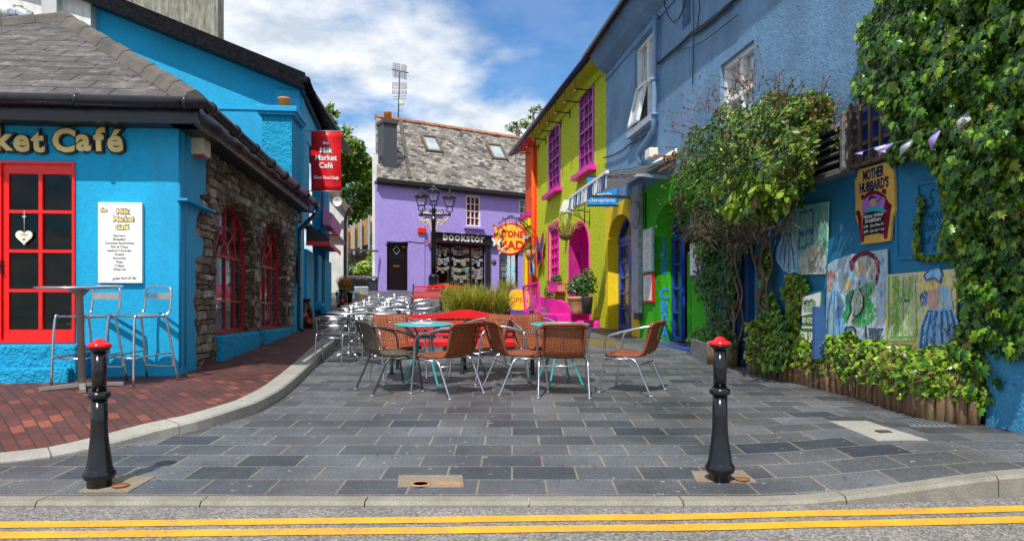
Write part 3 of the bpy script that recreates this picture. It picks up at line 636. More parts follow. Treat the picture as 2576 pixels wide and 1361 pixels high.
# ---------------------------------------------------------------- bollards
def bollard(px, py, label, patch):
    p = gnd(px, py); o = thing('bollard', label, 'bollard', p, 0, 'black iron bollards with red caps')
    pr = [(.085,-.05),(.083,.045),(.102,.055),(.111,.075),(.109,.095),(.095,.11),(.088,.13),(.080,.18),(.068,.25),(.060,.32),(.056,.42),(.054,.56)]
    MB().lathe([(r*.86, z*.985) for r, z in pr], 32).build('base', 'black_paint', o)
    MB().lathe([(.046,.55),(.054,.552),(.064,.562),(.067,.575),(.064,.588),(.052,.598),(.047,.60)], 32).build('collar', 'black_paint', o)
    MB().lathe([(.042,.595),(.042,.852)], 32).build('shaft', 'black_paint', o)
    MB().lathe([(.042,.846),(.054,.856),(.064,.868),(.067,.874)], 32).build('cap_seat', 'black_paint', o)
    MB().lathe([(.066,.874),(.071,.880),(.071,.889),(.062,.900),(.045,.906),(.036,.909),(.031,.919),(.018,.928),(0,.931)], 32).build('cap', 'bollard_red', o)
    q = gquad(patch, 0, .005); t = slab('concrete_patch', 'sandy concrete patch around the foot of the '+('left' if px < 1000 else 'right')+' bollard', 'concrete patch', q, 0); flat(MB(), q).build('patch', 'sandy_concrete', t)
    c = Vector((p.x+.14, p.y, p.z+.004)); MB().lathe([(0,.0),(.05,.0),(.05,.006),(.0,.006)], 18, (c.x, c.y-.01, c.z+.004)).build('lock_cover', 'rust', t)
bollard(250, 1224, 'black iron bollard with red cap near the high aluminium table and the cafe', [(195,1240),(322,1240),(392,1200),(258,1200)])
bollard(1811, 1208, 'black iron bollard with red cap in front of the log edged ivy bed', [(1752,1214),(1905,1216),(1868,1184),(1738,1186)])

# ================================================================ the low cafe building
cafe = thing('cafe_building', 'low bright blue cafe with hipped slate roof, red glazed door and bare stone side wall', 'building', (*MF.o.xy, 0)); BASE[cafe.name] = (0, 0, 0)
cafe.location = (0, 0, 0)
class Frame:                                             # parts of a building that live on one of its walls
    def __init__(s, W_, root): s.W = W_; s.root = root
    def build(s, mb, name, mats, parent=None, **k):
        if not mb.f: return None
        vs = [tuple(s.W.P(a, b, c)) for a, b, c in mb.v]; mb.v = vs
        return mb.build(name, mats, parent or s.root, **k)
def wwin(Fr, par, *a, **k):                              # window() on a wall of a building whose root stands at the world origin
    W_ = Fr.W; mbuild = MB.build
    def nb(self, name, mats, parent=None, **kk): self.v = [tuple(W_.P(a_, b_, c_)) for a_, b_, c_ in self.v]; return mbuild(self, name, mats, parent, **kk)
    MB.build = nb
    try: f = window(W_, par, *a, **k)
    finally: MB.build = mbuild
    return f
fr = Frame(MF, cafe); fs_ = Frame(MS, cafe)
EZ = 3.22                                                # underside of the eaves
dl, dr, db, dt = MF.rect(-2, 190, 407, 862, at_=100)
door = opening(dl-1.0, dr, db, dt)
fr.build(MB().plate([[(-9, -.3), (0, -.3), (0, EZ), (-9, EZ)], door], 0, .28), 'front_wall', 'blue_render')
# red door leaves with small panes
midx = MF.s(-2)
for (a, b) in ((midx, dr), (midx-1.0, midx-.01)):
    lp = opening(a, b, db, dt); dd = MB().plate([lp, frame_loop(lp, .03)], -.02, .07); D_ = fr.build(dd, 'door', 'red_paint')
    x0 = a+.03; x1 = b-.03; pa = MF.s(22)-.0 if a == midx else x0+.1; 
    gx0, gx1 = (MF.s(21), MF.s(181)) if a == midx else (x0+.1, x1-.1); gz0, gz1 = MF.z(100, 829), MF.z(100, 438)
    fr.build(MB().plate([frame_loop(lp, .028), opening(gx0, gx1, gz0, gz1)], .01, .05), 'door_leaf', 'red_paint', D_)
    mb = MB(); w = (gx1-gx0)
    cxm = MF.s(101) if a == midx else (gx0+gx1)/2; mb.box(cxm-.02, .004, gz0, cxm+.02, .045, gz1)
    for (ya, yb) in ((529,537),(628,636),(727,735)): za, zb = MF.z(100, yb), MF.z(100, ya); mb.box(gx0, .0, za, gx1, .048, zb)
    fr.build(mb, 'glazing_bar', 'red_paint', D_); fr.build(MB().box(gx0-.01, .03, gz0-.01, gx1+.01, .036, gz1+.01), 'pane', 'clear_glass', D_)
    if a == midx: fr.build(MB().box(MF.s(0), -.02, MF.z(0,690), MF.s(7), .012, MF.z(0,655)).tube([MF_ for MF_ in [(MF.s(3), -.02, MF.z(0,668)), (MF.s(3), -.06, MF.z(0,668)), (MF.s(9), -.06, MF.z(0,670))]], .009), 'handle', 'black_paint', D_)
fr.build(MB().box(dl-1.1, .3, -.2, dr+.5, 3.2, -.15).box(dl-1.1, 3.2, -.2, dr+.5, 3.25, 3).box(dr+.5, .3, -.2, dr+.55, 3.2, 3).box(dl-1.15, .3, -.2, dl-1.1, 3.2, 3).box(dl-1.1, .3, 3.0, dr+.5, 3.2, 3.05), 'interior_room', 'interior_dark')
# step and plinth
s190 = MF.s(190, .3)
fr.build(MB().box(-9, -.30, -.1, s190, .0, MF.z(100, 868, .3)+.0).box(-9, -.42, -.1, MF.s(170,.42), -.30, MF.z(100, 925, .42)), 'step', 'blue_rubble_paint', bevel=.02)
def c4(x, y): return ((600+x/1.89)/1.3587, (480+y/1.89)/1.3587)
# side wall: rubble with two arched windows; painted at both ends
W1 = (MS.s(543), MS.s(640)); W2 = (MS.s(654), MS.s(720)); SZ = .82
win = []
for (a, b) in (W1, W2):
    win.append(opening(a, b, SZ, 1.88, 2.72, 14, .5))
sideL = 7.32
def nozone(): pass
fs_.build(MB().plate([[(.28, -.3), (sideL, -.3), (sideL, EZ), (.28, EZ)], win[0], win[1]], 0, .35), 'side_wall', 'rubble_stone')
rag = [c4(*p) for p in [(232,60),(200,110),(185,150),(192,210),(184,280),(190,350),(150,355),(156,400),(143,470),(125,520),(124,570),(132,620),(165,630),(170,690),(165,750),(122,765),(118,860),(122,950),(110,1010),(108,1050),(118,1110),(116,1180),(126,1250),(124,1330),(130,1400)]]
rp = [MS.hit(px, py, .015) for px, py in rag]; rq = []
for i, p in enumerate(rp): rq.append((p[0]+random.uniform(-.02, .02), p[1]))
fs_.build(MB().plate([[(0, -.3)]+[(rq[-1][0], -.3)]+rq[::-1]+[(rq[0][0], EZ), (0, EZ)]], -.03, .27), 'painted_corner', 'blue_paint')
rr = random.Random(77); stn = MB(); blue_l = [(0, -.3)]+[(rq[-1][0], -.3)]+rq[::-1]+[(rq[0][0], EZ), (0, EZ)]; z = .15
while z < EZ:
    hgt_ = rr.uniform(.055, .13); s_ = .3+rr.uniform(0, .1)
    while s_ < sideL-.1:
        w_ = rr.uniform(.10, .34); c_ = (s_+w_/2, z+hgt_/2); ok = not inpoly(*c_, blue_l) and not inpoly(s_+.02, c_[1], blue_l)
        for l_ in win:
            x0_, x1_ = l_[0][0], l_[1][0]
            for q_ in (s_-.01, s_+w_*.3, c_[0], s_+w_*.7, s_+w_+.01):
                for r_ in (z, z+hgt_):
                    if inpoly(q_, r_, l_): ok = False
            if x0_-.02 < c_[0] < x1_+.1 and z < SZ: ok = False
        if ok:
            d_ = rr.uniform(.012, .055); j = lambda k=.012: rr.uniform(-k, k); g_ = .008
            o4 = [(s_+g_+j(), z+g_+j()), (s_+w_-g_+j(), z+g_+j()), (s_+w_-g_+j(), z+hgt_-g_+j()), (s_+g_+j(), z+hgt_-g_+j())]; cc_ = (s_+w_/2, z+hgt_/2); i4 = [(cc_[0]+(a_-cc_[0])*.80, cc_[1]+(b_-cc_[1])*.72) for a_, b_ in o4]
            stn.add([(a_, .002, b_) for a_, b_ in o4]+[(a_, -d_*.6+j(.006), b_) for a_, b_ in o4]+[(a_, -d_+j(.008), b_) for a_, b_ in i4], [(0,1,5,4),(1,2,6,5),(2,3,7,6),(3,0,4,7),(4,5,9,8),(5,6,10,9),(6,7,11,10),(7,4,8,11),(8,9,10,11)])
        s_ += w_
    z += hgt_
fs_.build(stn, 'rubble_facing', 'wall_stone')
e0 = MS.s(731); e1 = MS.s(741)
fs_.build(MB().plate([[(e0-.1, -.3), (sideL, -.3), (sideL, EZ), (e1, EZ), (e1-.1, 2.4), (e1+.03, 1.9), (e1-.15, 1.5), (e0+.05, 1.0)]], -.07, -.001), 'painted_end', 'blue_paint')
for (a, b), lp in zip((W1, W2), win):
    f = wwin(fs_, cafe, lp, .20, .05, 'dark_red_paint', 4, 2, .024, 'painted_reflect_dark', 'arched_window', .05, hb=[1.28, 1.93], thick_mid=True)
    mb = MB(); c = (a+b)/2; w = b-a                       # curved tracery in the head
    for k in (-1, 1):
        mb.tube([(c+k*w*.25*math.cos(t_*1.4), .16, 1.90+.46*math.sin(t_*1.4)) for t_ in [i/8 for i in range(9)]], .014, 6)
        mb.tube([(c+k*w*(.0+.30*u_), .16, 2.08+.40*u_**1.3) for u_ in [i/6 for i in range(7)]], .014, 6)
        mb.tube([(c+k*w*.13*math.cos(t_*1.5), .16, 1.92+.22*math.sin(t_*1.5)) for t_ in [i/6 for i in range(7)]], .014, 6)
    fs_.build(mb, 'tracery', 'dark_red_paint', f)
    # brick ring of the arch
    mb = MB(); n = 22
    for i in range(n+1):
        th = math.pi*i/n; e = math.sin(th)**.825 if 0 < i < n else 0; x = c+w/2*math.cos(th); z = 1.88+.84*e; nx, nz = math.cos(th), math.sin(th)*1.2; l = math.hypot(nx, nz); nx /= l; nz /= l; r0, r1 = .01, .24+random.uniform(-.03,.03)
        mb.bar((x+nx*r0, .0, z+nz*r0), (x+nx*r1, .0, z+nz*r1), .052, .03+random.uniform(0,.012), up=(0,1,0))
    fs_.build(mb, 'arch_brick', 'rubble_stone', f)
    fs_.build(MB().box(a-.02, -.10, .2, b-.05, .16, SZ-.01), 'sill', 'blue_rubble_paint', f, bevel=.03)
# chimney at the far end, painted like the wall
mb = MB(); cz = 5.05
fs_.build(MB().box(6.35, -.02, 3.0, 7.33, .56, cz), 'chimney', 'blue_rubble_paint')
ch = bpy.data.objects['chimney']
fs_.build(MB().box(6.27, -.10, cz, 7.36, .62, cz+.06).box(6.23, -.14, cz+.06, 7.37, .66, cz+.17), 'chimney_cap', 'blue_paint', ch, bevel=.01)
pp = MS.P(6.7, .20, cz+.27); MB().lathe([(.12,-.02),(.11,.14),(.125,.15),(.125,.18),(.09,.18)], 18, pp).build('chimney_pot', 'orange_pot', ch)
# roof
EG = 3.42
E = MF.P(.34, -.36, EG); A = Vector((-6.87, 11.0, 5.64)); LC = MF.P(-6.9, -.36, EG); B = MS.P(6.32, -.36, EG); RB_ = Vector((A.x-.1044*4, A.y+3.6, 5.64)); LB = Vector((-10.6, 14.6, EG)); BB = MS.P(6.32, 2.6, 5.1)
def slabface(mb, pts, th=.05, mi=0):
    pts = [Vector(p) for p in pts]; n = (pts[1]-pts[0]).cross(pts[2]-pts[0]).normalized()
    if n.z < 0: pts = pts[::-1]; n = -n
    m = len(pts); return mb.add(pts+[p-n*th for p in pts], [tuple(range(m)), tuple(range(2*m-1, m-1, -1))]+[(i, i+m, (i+1) % m+m, (i+1) % m) for i in range(m)], mi)
mb = MB(); slabface(mb, [LC, E, A]); slabface(mb, [E, B, RB_, A]); slabface(mb, [LC, A, RB_, LB])
roof = mb.build('roof', 'roof_slate_large', cafe)
mb = MB()
def ridge(mb, p, q, w, h, step, lift=.03, mi=0):
    p, q = Vector(p), Vector(q); d = q-p; n = max(1, int(d.length/step)); side = d.cross(Vector((0,0,1))).normalized()
    for i in range(n):
        a = p+d*(i/n); b = p+d*((i+1)/n*1.0)-d.normalized()*.008; o_ = Vector((0,0,lift+.010*(i % 2)))
        vs = []
        for c in (a, b):
            for k, hz in ((-1, -.45*w), (-.55, -.06*w), (0, .08*w), (.55, -.06*w), (1, -.45*w)): vs.append(c+side*k*w/2+Vector((0,0,hz*h))+o_)
            for k, hz in ((-1, -.45*w), (1, -.45*w)): vs.append(c+side*k*w/2+Vector((0,0,hz*h-.03))+o_)
        mb.add(vs, [(0,1,8,7),(1,2,9,8),(2,3,10,9),(3,4,11,10),(0,5,6,4,3,2,1),(7,8,9,10,11,13,12),(0,7,12,5),(4,6,13,11)], mi)
ridge(mb, E+Vector((0,0,.02)), A, .32, 1.0, .42, .07); ridge(mb, LC, A, .32, 1.0, .42, .07); ridge(mb, A, RB_, .32, 1.0, .42, .07)
mb.build('hip_tiles', 'hip_tile', roof)
mb = MB(); 
fr.build(MB().box(-9, -.30, EZ-.03, .33, .0, EZ+.03), 'soffit', 'black_matt'); fr.build(MB().box(-9, -.345, EZ-.05, .36, -.30, EG+.0), 'fascia', 'gutter_black')
fs_.build(MB().box(-.3, -.28, EZ-.03, 6.9, .0, EZ+.03), 'soffit', 'black_matt'); fs_.build(MB().box(-.35, -.325, EZ-.05, 6.9, -.28, EG-.01), 'fascia', 'gutter_black')
g = MB(); ga = MF.P(-9, -.43, EG-.05); gb = MF.P(.45, -.43, EG-.05); gc = MS.P(7.0, -.42, EG-.06)
g.tube([ga, gb, gc], .065, 12)
for k in range(9): c = gb.lerp(ga, k/8.5+.02); dd = (ga-gb).normalized(); g.tube([c-dd*.02, c+dd*.02], .074, 12)
for k in range(8): c = gb.lerp(gc, k/7.6+.03); dd = (gc-gb).normalized(); g.tube([c-dd*.025, c+dd*.025], .076, 12)
g.build('gutter', 'gutter_black', cafe)
p0 = MS.P(6.95, -.42, EG-.1); p1 = MS.P(6.95, -.36, EG-.28); p2 = MS.P(6.72, -.10, EG-.62); p3 = MS.P(6.70, -.09, EG-.8); p4 = MS.P(6.70, -.09, .78); p5 = MS.P(6.70, -.2, .70)
d_ = MB().tube([p0, p1, p2, p3, p4, p5], .042, 10)
for z in (2.4, 1.6): d_.tube([MS.P(6.70, -.09, z-.03), MS.P(6.70, -.09, z+.03)], .055, 10)
d_.build('downpipe', 'gutter_black', cafe)
fs_.build(MB().tube([(.02, -.03, EZ), (.02, -.03, .5)], .014, 6).tube([(.22, -.03, EZ), (.22, -.03, 2.75), (.20, -.03, .5)], .016, 6), 'thin_pipe', 'sky_pipe')
fs_.build(MB().box(-.02, -.13, 2.385, 1.02, -.015, 2.41).bar((.25,-.02,2.39),(.25,-.02,2.32),.015,.015).bar((.85,-.02,2.39),(.85,-.02,2.32),.015,.015), 'shelf', 'blue_paint')
# things fixed on the cafe front
t = MF.thing('cafe_sign', 'gold letters outlined in black reading Market Café above the red door', 'sign', MF.s(160), MF.z(160, 385))
xr = MF.s(318); bz = MF.z(230, 383)
def toon(mb, txt, size, xr, z, y, depth, off, jig=.03):
    # cartoon lettering: right aligned, letters set one by one and slightly tilted
    x = xr; rr = random.Random(5)
    wd = {'i':.34,'l':.34,'t':.50,'r':.52,'f':.45,'M':.95,'C':.78,' ':.20,'k':.64,'e':.65,'é':.65,'a':.62,'h':.68}
    for ch_ in txt[::-1]:
        w_ = wd.get(ch_, .64)*size*1.0; a = rr.uniform(-.07, .07); dz = rr.uniform(-.05, .05)*size
        if ch_ != ' ': mb.text(ch_, size*1.12, x-w_/2, z+dz, y, depth, off=off*size, rot=a)
        x -= w_
    return mb
toon(MB(), 'Milk Market Café', .31, xr, bz, -.0, .035, .10).build('letter_outline', 'ink', t)
toon(MB(), 'Milk Market Café', .31, xr, bz, -.037, .014, .040).build('letters', 'gold', t)
# menu board
a, b, z0, z1 = MF.rect(248, 356, 510, 712, .03, 300); t = MF.thing('menu_board', 'white cafe menu board on the blue wall behind the aluminium bar stools', 'sign', (a+b)/2, z0)
MB().box(a, -.045, z0, b+.012, -.0, z1).build('board', 'white_paint', t, bevel=.003)
mb = MB(); mo = MB(); hgt = z1-z0; cx = (a+b)/2
for txt, sz, dxx, fz in (('the', .040, -.165, .885), ('Milk', .066, .035, .860), ('Market', .066, .045, .765), ('Café', .066, .03, .665)):
    MB().text(txt, sz*1.15, cx+dxx, z0+fz*hgt, -.045, .003, off=.008).build('title_outline', 'ink', t); MB().text(txt, sz*1.15, cx+dxx, z0+fz*hgt, -.048, .003, off=.0022).build('title_word', 'gold_pale', t)
mb = MB()
for i, s_ in enumerate(['Espresso','Breakfast','Gourmet Sandwiches','Fish & Chips','Seafood Chowder','Sweets','Savouries','Pizza','Crêpes','Wine List']): mb.text(s_, .036, cx, z0+(.575-.0465*i)*hgt, -.045, .002, off=.0003)
mb.text('great food all day', .045, cx+.055, z0+.045*hgt, -.045, .002, shear=.35, xs=.8, rot=.04); mb.build('menu_text', 'ink', t)
# heart hanging behind the glass of the door
hx, hz_ = MF.s(61), MF.z(61, 596); t = MF.thing('heart_ornament', 'pale heart shaped OPEN ornament hanging on ribbon in the red door', 'ornament', hx, hz_+.1, -.012)
hp = []
for i in range(40):
    q = 2*math.pi*i/40; hp.append((hx+.0056*16*math.sin(q)**3, hz_+.0056*(13*math.cos(q)-5*math.cos(2*q)-2*math.cos(3*q)-math.cos(4*q))))
MB().plate([hp], -.008, .006).build('heart', 'off_white', t, bevel=.002)
MB().text('OPEN', .032, hx, hz_+.01, -.008, .001).plate([[(hx+(x-hx)*.17, hz_-.03+(z-hz_)*.17) for x, z in hp]], -.010, -.008).build('lettering', 'rust', t)
MB().tube([(hx, -.001, hz_+.06), (hx, -.001, MF.z(61, 530))], .003, 5).tube([(hx-.02,-.001,hz_+.23),(hx,-.003,hz_+.21),(hx+.02,-.001,hz_+.23)], .005, 5).build('ribbon', 'off_white', t)
# lamp shade and wooden chair inside
p = MF.P(MF.s(150), .8, 2.75); t = thing('pendant_lamp', 'mustard dome lamp shade hanging inside the red cafe door', 'lamp', p); MB().lathe([(.28,0),(.26,.12),(.12,.17),(.03,.18),(.0,.18)], 24).build('lamp_shade', 'lamp_shade', t); MB().tube([(0,0,.17),(0,0,.5)], .006, 5).build('cord', 'ink', t)
c = MF.P(MF.s(150), .75, .55); t = thing('wooden_chair', 'brown wooden chair standing inside behind the red cafe door', 'chair', c, MF.rz)
MB().box(-.21,-.2,.42,.21,.2,.45).build('seat', 'door_wood', t)
mb = MB(); mb.box(-.2,.17,.85,.2,.2,.98); mb.box(-.06,.17,.45,.06,.19,.86); mb.build('backrest', 'door_wood', t)
for k in (-1, 1):
    MB().tube([(k*.18,-.18,0),(k*.17,-.16,.43)], .02, 6).build('leg', 'door_wood', t); MB().tube([(k*.19,.19,0),(k*.18,.18,.95)], .02, 6).build('leg', 'door_wood', t)
# box lamps on the side wall
a, b, z0, z1 = MS.s(487), MS.s(522), 0, 0
lx = .58; lz = MS.z(505, 385); t = MS.thing('security_light', 'cream boxy alarm and light unit under the eaves of the stone wall', 'alarm box', lx, lz)
MB().box(lx-.17, -.17, lz-.10, lx+.12, -.016, lz+.17).build('housing', 'cream_plastic', t, bevel=.015); MB().box(lx-.10, -.15, lz-.115, lx+.05, -.03, lz-.10).build('lens', 'sign_red', t)
lx = MS.s(752-8); lz = MS.z(744, 548); t = MS.thing('flood_light', 'small square black flood light on the blue wall beside the cafe downpipe', 'light', lx, lz)
MB().box(lx-.12, -.12, lz-.10, lx+.10, -.016, lz+.10).build('housing', 'black_matt', t); MB().box(lx-.125, -.10, lz-.07, lx-.12, -.03, lz+.07).build('lens', 'cream_plastic', t)

# ================================================================ the tall blue building behind it
tall = thing('tall_blue_building', 'tall bright blue gabled building with black roof edge behind the cafe', 'building', (0,0,0)); BASE[tall.name] = (0,0,0)
fg = Frame(TG, tall); ft = Frame(TS, tall)
s0, zA = TG.hit(285, 22); s1, zB = TG.hit(757, 212); slp = (zA-zB)/(s0-s1); sl_ = TG.s(244)
def gz(s_): return zB+slp*(s_-s1)
fg.build(MB().plate([[(sl_-4, 0), (0, 0), (0, gz(0)), (sl_-4, gz(sl_-4))]], 0, .35), 'gable_wall', 'blue_render')
bz_ = TG.z(620, 278)
fg.build(MB().box(sl_-4, -.025, 0, -.02, .0, bz_).box(sl_-4, -.05, bz_, -.02, -.0, bz_+.04), 'lower_wall', 'blue_paint')
fg.build(MB().box(TG.s(692), -.05, bz_+.04, -.01, .0, gz(-.2)-.2), 'corner_pilaster', 'blue_paint', bevel=.03)
TE = 5.75
wins = [(TS.s(764,0), TS.s(778,0), 3.15, 5.0), (TS.s(817), TS.s(829), 3.4, 5.2), (TS.s(801), TS.s(809), 1.35, 2.6), (TS.s(818), TS.s(834), 1.15, 2.6)]
dr_ = (TS.s(772), TS.s(790), .3, 2.55)
ft.build(MB().plate([[(0, 0), (5.6, 0), (5.6, gz(0)-.12), (0, gz(0)-.05)]]+[opening(a, b, c, d) for a, b, c, d in wins]+[opening(*dr_)], 0, .35), 'side_wall', 'blue_paint')
for i, (a, b, c, d) in enumerate(wins):
    f = wwin(ft, tall, opening(a, b, c, d), .10, .05, 'dark_red_paint', 2, 3 if d < 3 else 2, .03); ft.build(MB().box(a-.06, -.08, c-.1, b+.06, .1, c-.005), 'sill', 'blue_paint', f)
ft.build(MB().box(dr_[0], .12, dr_[2], dr_[1], .16, dr_[3]), 'door', 'dark_red_paint')
mb = MB(); oh = .36
for (ya, yb, dz0, dz1, m_) in ((-oh, 7.0, .06, .13, 0), (-oh-.05, -oh, -.16, .16, 1), (-oh-.02, -oh+.05, .13, .19, 1)):
    L_, R_ = sl_-4.2, .16
    vs = [(L_, ya, gz(L_)+dz0), (R_, ya, gz(R_)+dz0), (R_, yb, gz(R_)+dz0), (L_, yb, gz(L_)+dz0), (L_, ya, gz(L_)+dz1), (R_, ya, gz(R_)+dz1), (R_, yb, gz(R_)+dz1), (L_, yb, gz(L_)+dz1)]
    mb.add(vs, [(0,3,2,1),(4,5,6,7),(0,1,5,4),(1,2,6,5),(2,3,7,6),(3,0,4,7)], m_)
rf = fg.build(mb, 'roof', ['black_matt', 'barge_black'])
mb = MB(); L_ = sl_-4.2; mb.add([(L_, -oh, gz(L_)-.14), (.12, -oh, gz(.12)-.14), (.12, 0, gz(.12)-.14), (L_, 0, gz(L_)-.14)], [(0,1,2,3)]); fg.build(mb, 'soffit', 'black_matt', rf)
gA = TG.P(.20, -.42, gz(.20)+.02); gB = gA+TS.u*6.4
gt = MB().tube([gA, gB], .075, 12)
for k in range(8): c = gA.lerp(gB, k/7); gt.tube([c-TS.u*.03, c+TS.u*.03], .088, 12)
gt.build('gutter', 'barge_black', tall)
MB().bar(gA+Vector((-.12,.1,-.05)), gB+Vector((-.12,.1,-.05)), .05, .22).build('fascia', 'gutter_black', tall)
# awning over the side door, pink sign board over the far window
y0_, y1_ = TS.s(770), TS.s(806); t = TS.thing('door_awning', 'black canvas door awning with red valance on the blue alley wall', 'awning', (y0_+y1_)/2, 2.9)
zt = TS.z(768, 553); zb_ = zt-.48; o_ = .52
MB().add([(y0_, 0, zt), (y1_, 0, zt), (y1_, -o_, zb_), (y0_, -o_, zb_), (y0_, 0, zb_), (y1_, 0, zb_)], [(0,1,2,3), (0,3,4), (1,5,2), (4,3,2,5), (0,4,5,1)]).build('canopy', 'black_matt', t)
MB().box(y0_-.01, -o_-.01, zb_-.09, y0_, .0, zb_+.01).box(y0_, -o_-.012, zb_-.09, y1_, -o_, zb_+.01).build('valance', 'banner_red', t)
a, b = TS.s(812), TS.s(838); t = TS.thing('pink_board', 'faded pink sign board sloping out over the red alley window', 'sign', (a+b)/2, 2.6); zt = TS.z(825, 536)
MB().add([(a,0,zt),(b,0,zt),(b,-.28,zt-.22),(a,-.28,zt-.22),(a,0,zt-.5),(b,0,zt-.5),(b,-.2,zt-.52),(a,-.2,zt-.52)], [(0,1,2,3),(3,2,6,7),(7,6,5,4),(0,3,7,4),(1,5,6,2),(0,4,5,1)]).build('board', 'pink_cloth', t)
MB().box(a,-.42,zt-.80,b,-.02,zt-.76).build('valance', 'dark_red_paint', t)
# banner
bs = .38; t = TS.thing('cafe_banner', 'red hanging cafe banner with white lettering on two wall brackets', 'banner', bs, 4.0)
Y_ = TS.P(bs, 0, 0).y; w0, w1 = .17, .17+75/1800*Y_; zt = at(800, 330, Y_).z; zb_ = at(800, 481, Y_).z
BW = Wall(TS.P(bs, 0, 0).x, Y_, 1, .02); t2 = t; t.rotation_euler = (0, 0, BW.rz); t.location = BW.P(.4, 0, zb_); BASE[t.name] = (.4, 0, zb_)
mb = MB(); n = 10
for i in range(n+1):
    for k in range(2): x = w0+(w1-w0)*k; mb.v.append((x, .015*math.sin(i*.9), zt+(zb_-zt)*i/n))
mb.f = [(2*i, 2*i+1, 2*i+3, 2*i+2) for i in range(n)]; mb.mi = [0]*n; mb.sm = [True]*n
o = mb.build('cloth', 'banner_red', t); md = o.modifiers.new('s', 'SOLIDIFY'); md.thickness = .006
cx = (w0+w1)/2; H_ = zt-zb_; mo = MB(); mb = MB()
for txt, sz, fz in (('the', .09, .775), ('Milk', .145, .635), ('Market', .145, .515), ('Café', .145, .385)):
    MB().text(txt, sz*1.15, cx, zb_+fz*H_, -.018, .002, off=.009, rot=-.02).build('title_outline', 'ink', t); MB().text(txt, sz*1.15, cx, zb_+fz*H_, -.020, .003, off=.003, rot=-.02).build('title_word', 'white_ink', t)
MB().text('Great Food Daily', .095, cx, zb_+.20*H_, -.018, .003, shear=.35, rot=-.03, xs=.82, off=.001).build('slogan', 'white_ink', t)
for z in (zt+.0, zb_-.0): MB().tube([(-.02, 0, z), (w1+.02, 0, z)], .012, 8).box(-.03, -.04, z-.07, .0, .04, z+.07).build('bracket', 'steel', t)
# buildings behind, top left
o = thing('concrete_building', 'streaked grey concrete building rising behind the tall blue gable', 'building', (0,0,0)); BASE[o.name] = (0,0,0)
MB().box(-14.5, 24, 0, at(548,0,24).x, 24.5, 19).build('wall', 'old_render', o)
o = thing('white_building', 'stained white rendered building behind the ridge of the cafe roof', 'building', (0,0,0)); BASE[o.name] = (0,0,0)
xr_ = at(228, 0, 14.9).x; MB().box(-16, 14.9, 0, xr_, 15.2, 9.5).build('wall', 'white_render', o); MB().box(at(322/2.98,0,14.8).x, 14.75, 5, at(0,0,14.8).x+.9+.3, 14.9, 9.5).build('rain_pipe', 'grey_render', o)
MB().box(-16, 14.87, at(10,16,14.9).z-.12, at(58,0,14.9).x, 14.9, at(10,16,14.9).z).build('ledge', 'ridge_orange', o)
o = thing('ventilation_duct', 'galvanised ventilation duct elbow behind the left edge of the cafe roof', 'duct', at(40, 60, 13.2)); BASE[o.name] = tuple(at(40,60,13.2))
p = [at(-20,30,13.2), at(8,22,13.2), at(22,28,13.2), at(32,44,13.2)]; MB().tube(p, .13, 12).build('elbow', 'white_paint', o)
MB().tube([at(30,40,13.1), at(50,34,13.1), at(66,40,13.1), at(70,62,13.1)], .13, 14).tube([at(44,36,13.1), at(48,35,13.1)], .16, 14).build('duct', 'steel', o)
MB().box(at(-30,0,13).x, 12.9, at(0,75,13).z, at(28,0,13).x, 13.1, at(0,46,13).z).build('bracket', 'slate_grey', o)
# ================================================================ the bookshop across the end of the street
book = thing('bookshop_building', 'lilac two storey corner bookshop with mottled slate roof at the end of the street', 'building', (0,0,0)); BASE[book.name] = (0,0,0)
fb = Frame(BK, book); bz = 1.75
BZE = BK.z(1050, 462)                                    # eaves height
b_end = BK.s(1345)+.3
def c5(x, y): return ((1200+x/2.7214)/1.3587, (350+y/2.7214)/1.3587)
def brect(x0, x1, y0, y1, f=c5, W_=BK): a = f(x0, y0); b = f(x1, y1); return W_.rect(a[0], b[0], a[1], b[1])
def c6(x, y): return ((1050+x/2.7214)/1.3587, (850+y/2.7214)/1.3587)
bw1 = brect(1068, 1205, 868, 1155); bw2 = brect(1562, 1700, 905, 1170)
bd = BK.rect(972, 1026, 609, 731); shop = BK.rect(1092, 1219, 614, 722); sd = BK.rect(1256, 1304, 612, 724)
holes = [opening(*bw1), opening(*bw2), opening(*bd), opening(*shop), opening(*sd)]
fb.build(MB().plate([[(0, 0), (b_end, 0), (b_end, BZE), (0, BZE)]]+holes, 0, .3), 'front_wall', 'lilac_render')
fb.build(MB().plate([[(.005, 0), (BK.s(1067), 0), (BK.s(1067), BZE-.02), (.005, BZE-.02)], opening(*bd)], -.05, -.001), 'end_bay', 'lilac_render')
# roof: rises away along the side of the block
RV = Vector((-.185, 1, 0))*3.4; RZt = at(955, 292, 33.4).z
f0 = BK.P(-.12, -.30, BZE+.02); f1 = BK.P(b_end+.6, -.30, BZE+.02); r0 = BK.P(-.12, 0, 0)+RV; r0.z = RZt; r1 = BK.P(b_end+.6, 0, 0)+RV; r1.z = RZt
mb = MB(); slabface(mb, [f0, f1, r1, r0], .08); back = BK.P(0,0,0)+RV*2; slabface(mb, [r0, r1, BK.P(b_end+.6,0,BZE)+RV*2, BK.P(-.12,0,BZE)+RV*2], .08); broof = mb.build('roof', 'roof_slate_small', book)
mb = MB(); ridge(mb, r0, r1, .34, .8, .42, .05); mb.build('ridge_tiles', 'ridge_orange', broof)
gw0 = BK.P(0,0,0); mb = MB(); V = [gw0, gw0+RV, gw0+RV*2]; mb.add([(gw0.x,gw0.y,0), (V[2].x,V[2].y,0), (V[2].x,V[2].y,BZE-.05), (V[1].x,V[1].y,RZt-.14), (gw0.x,gw0.y,BZE-.05)], [(0,1,2,3,4)]); mb.build('end_wall', 'white_render', book)
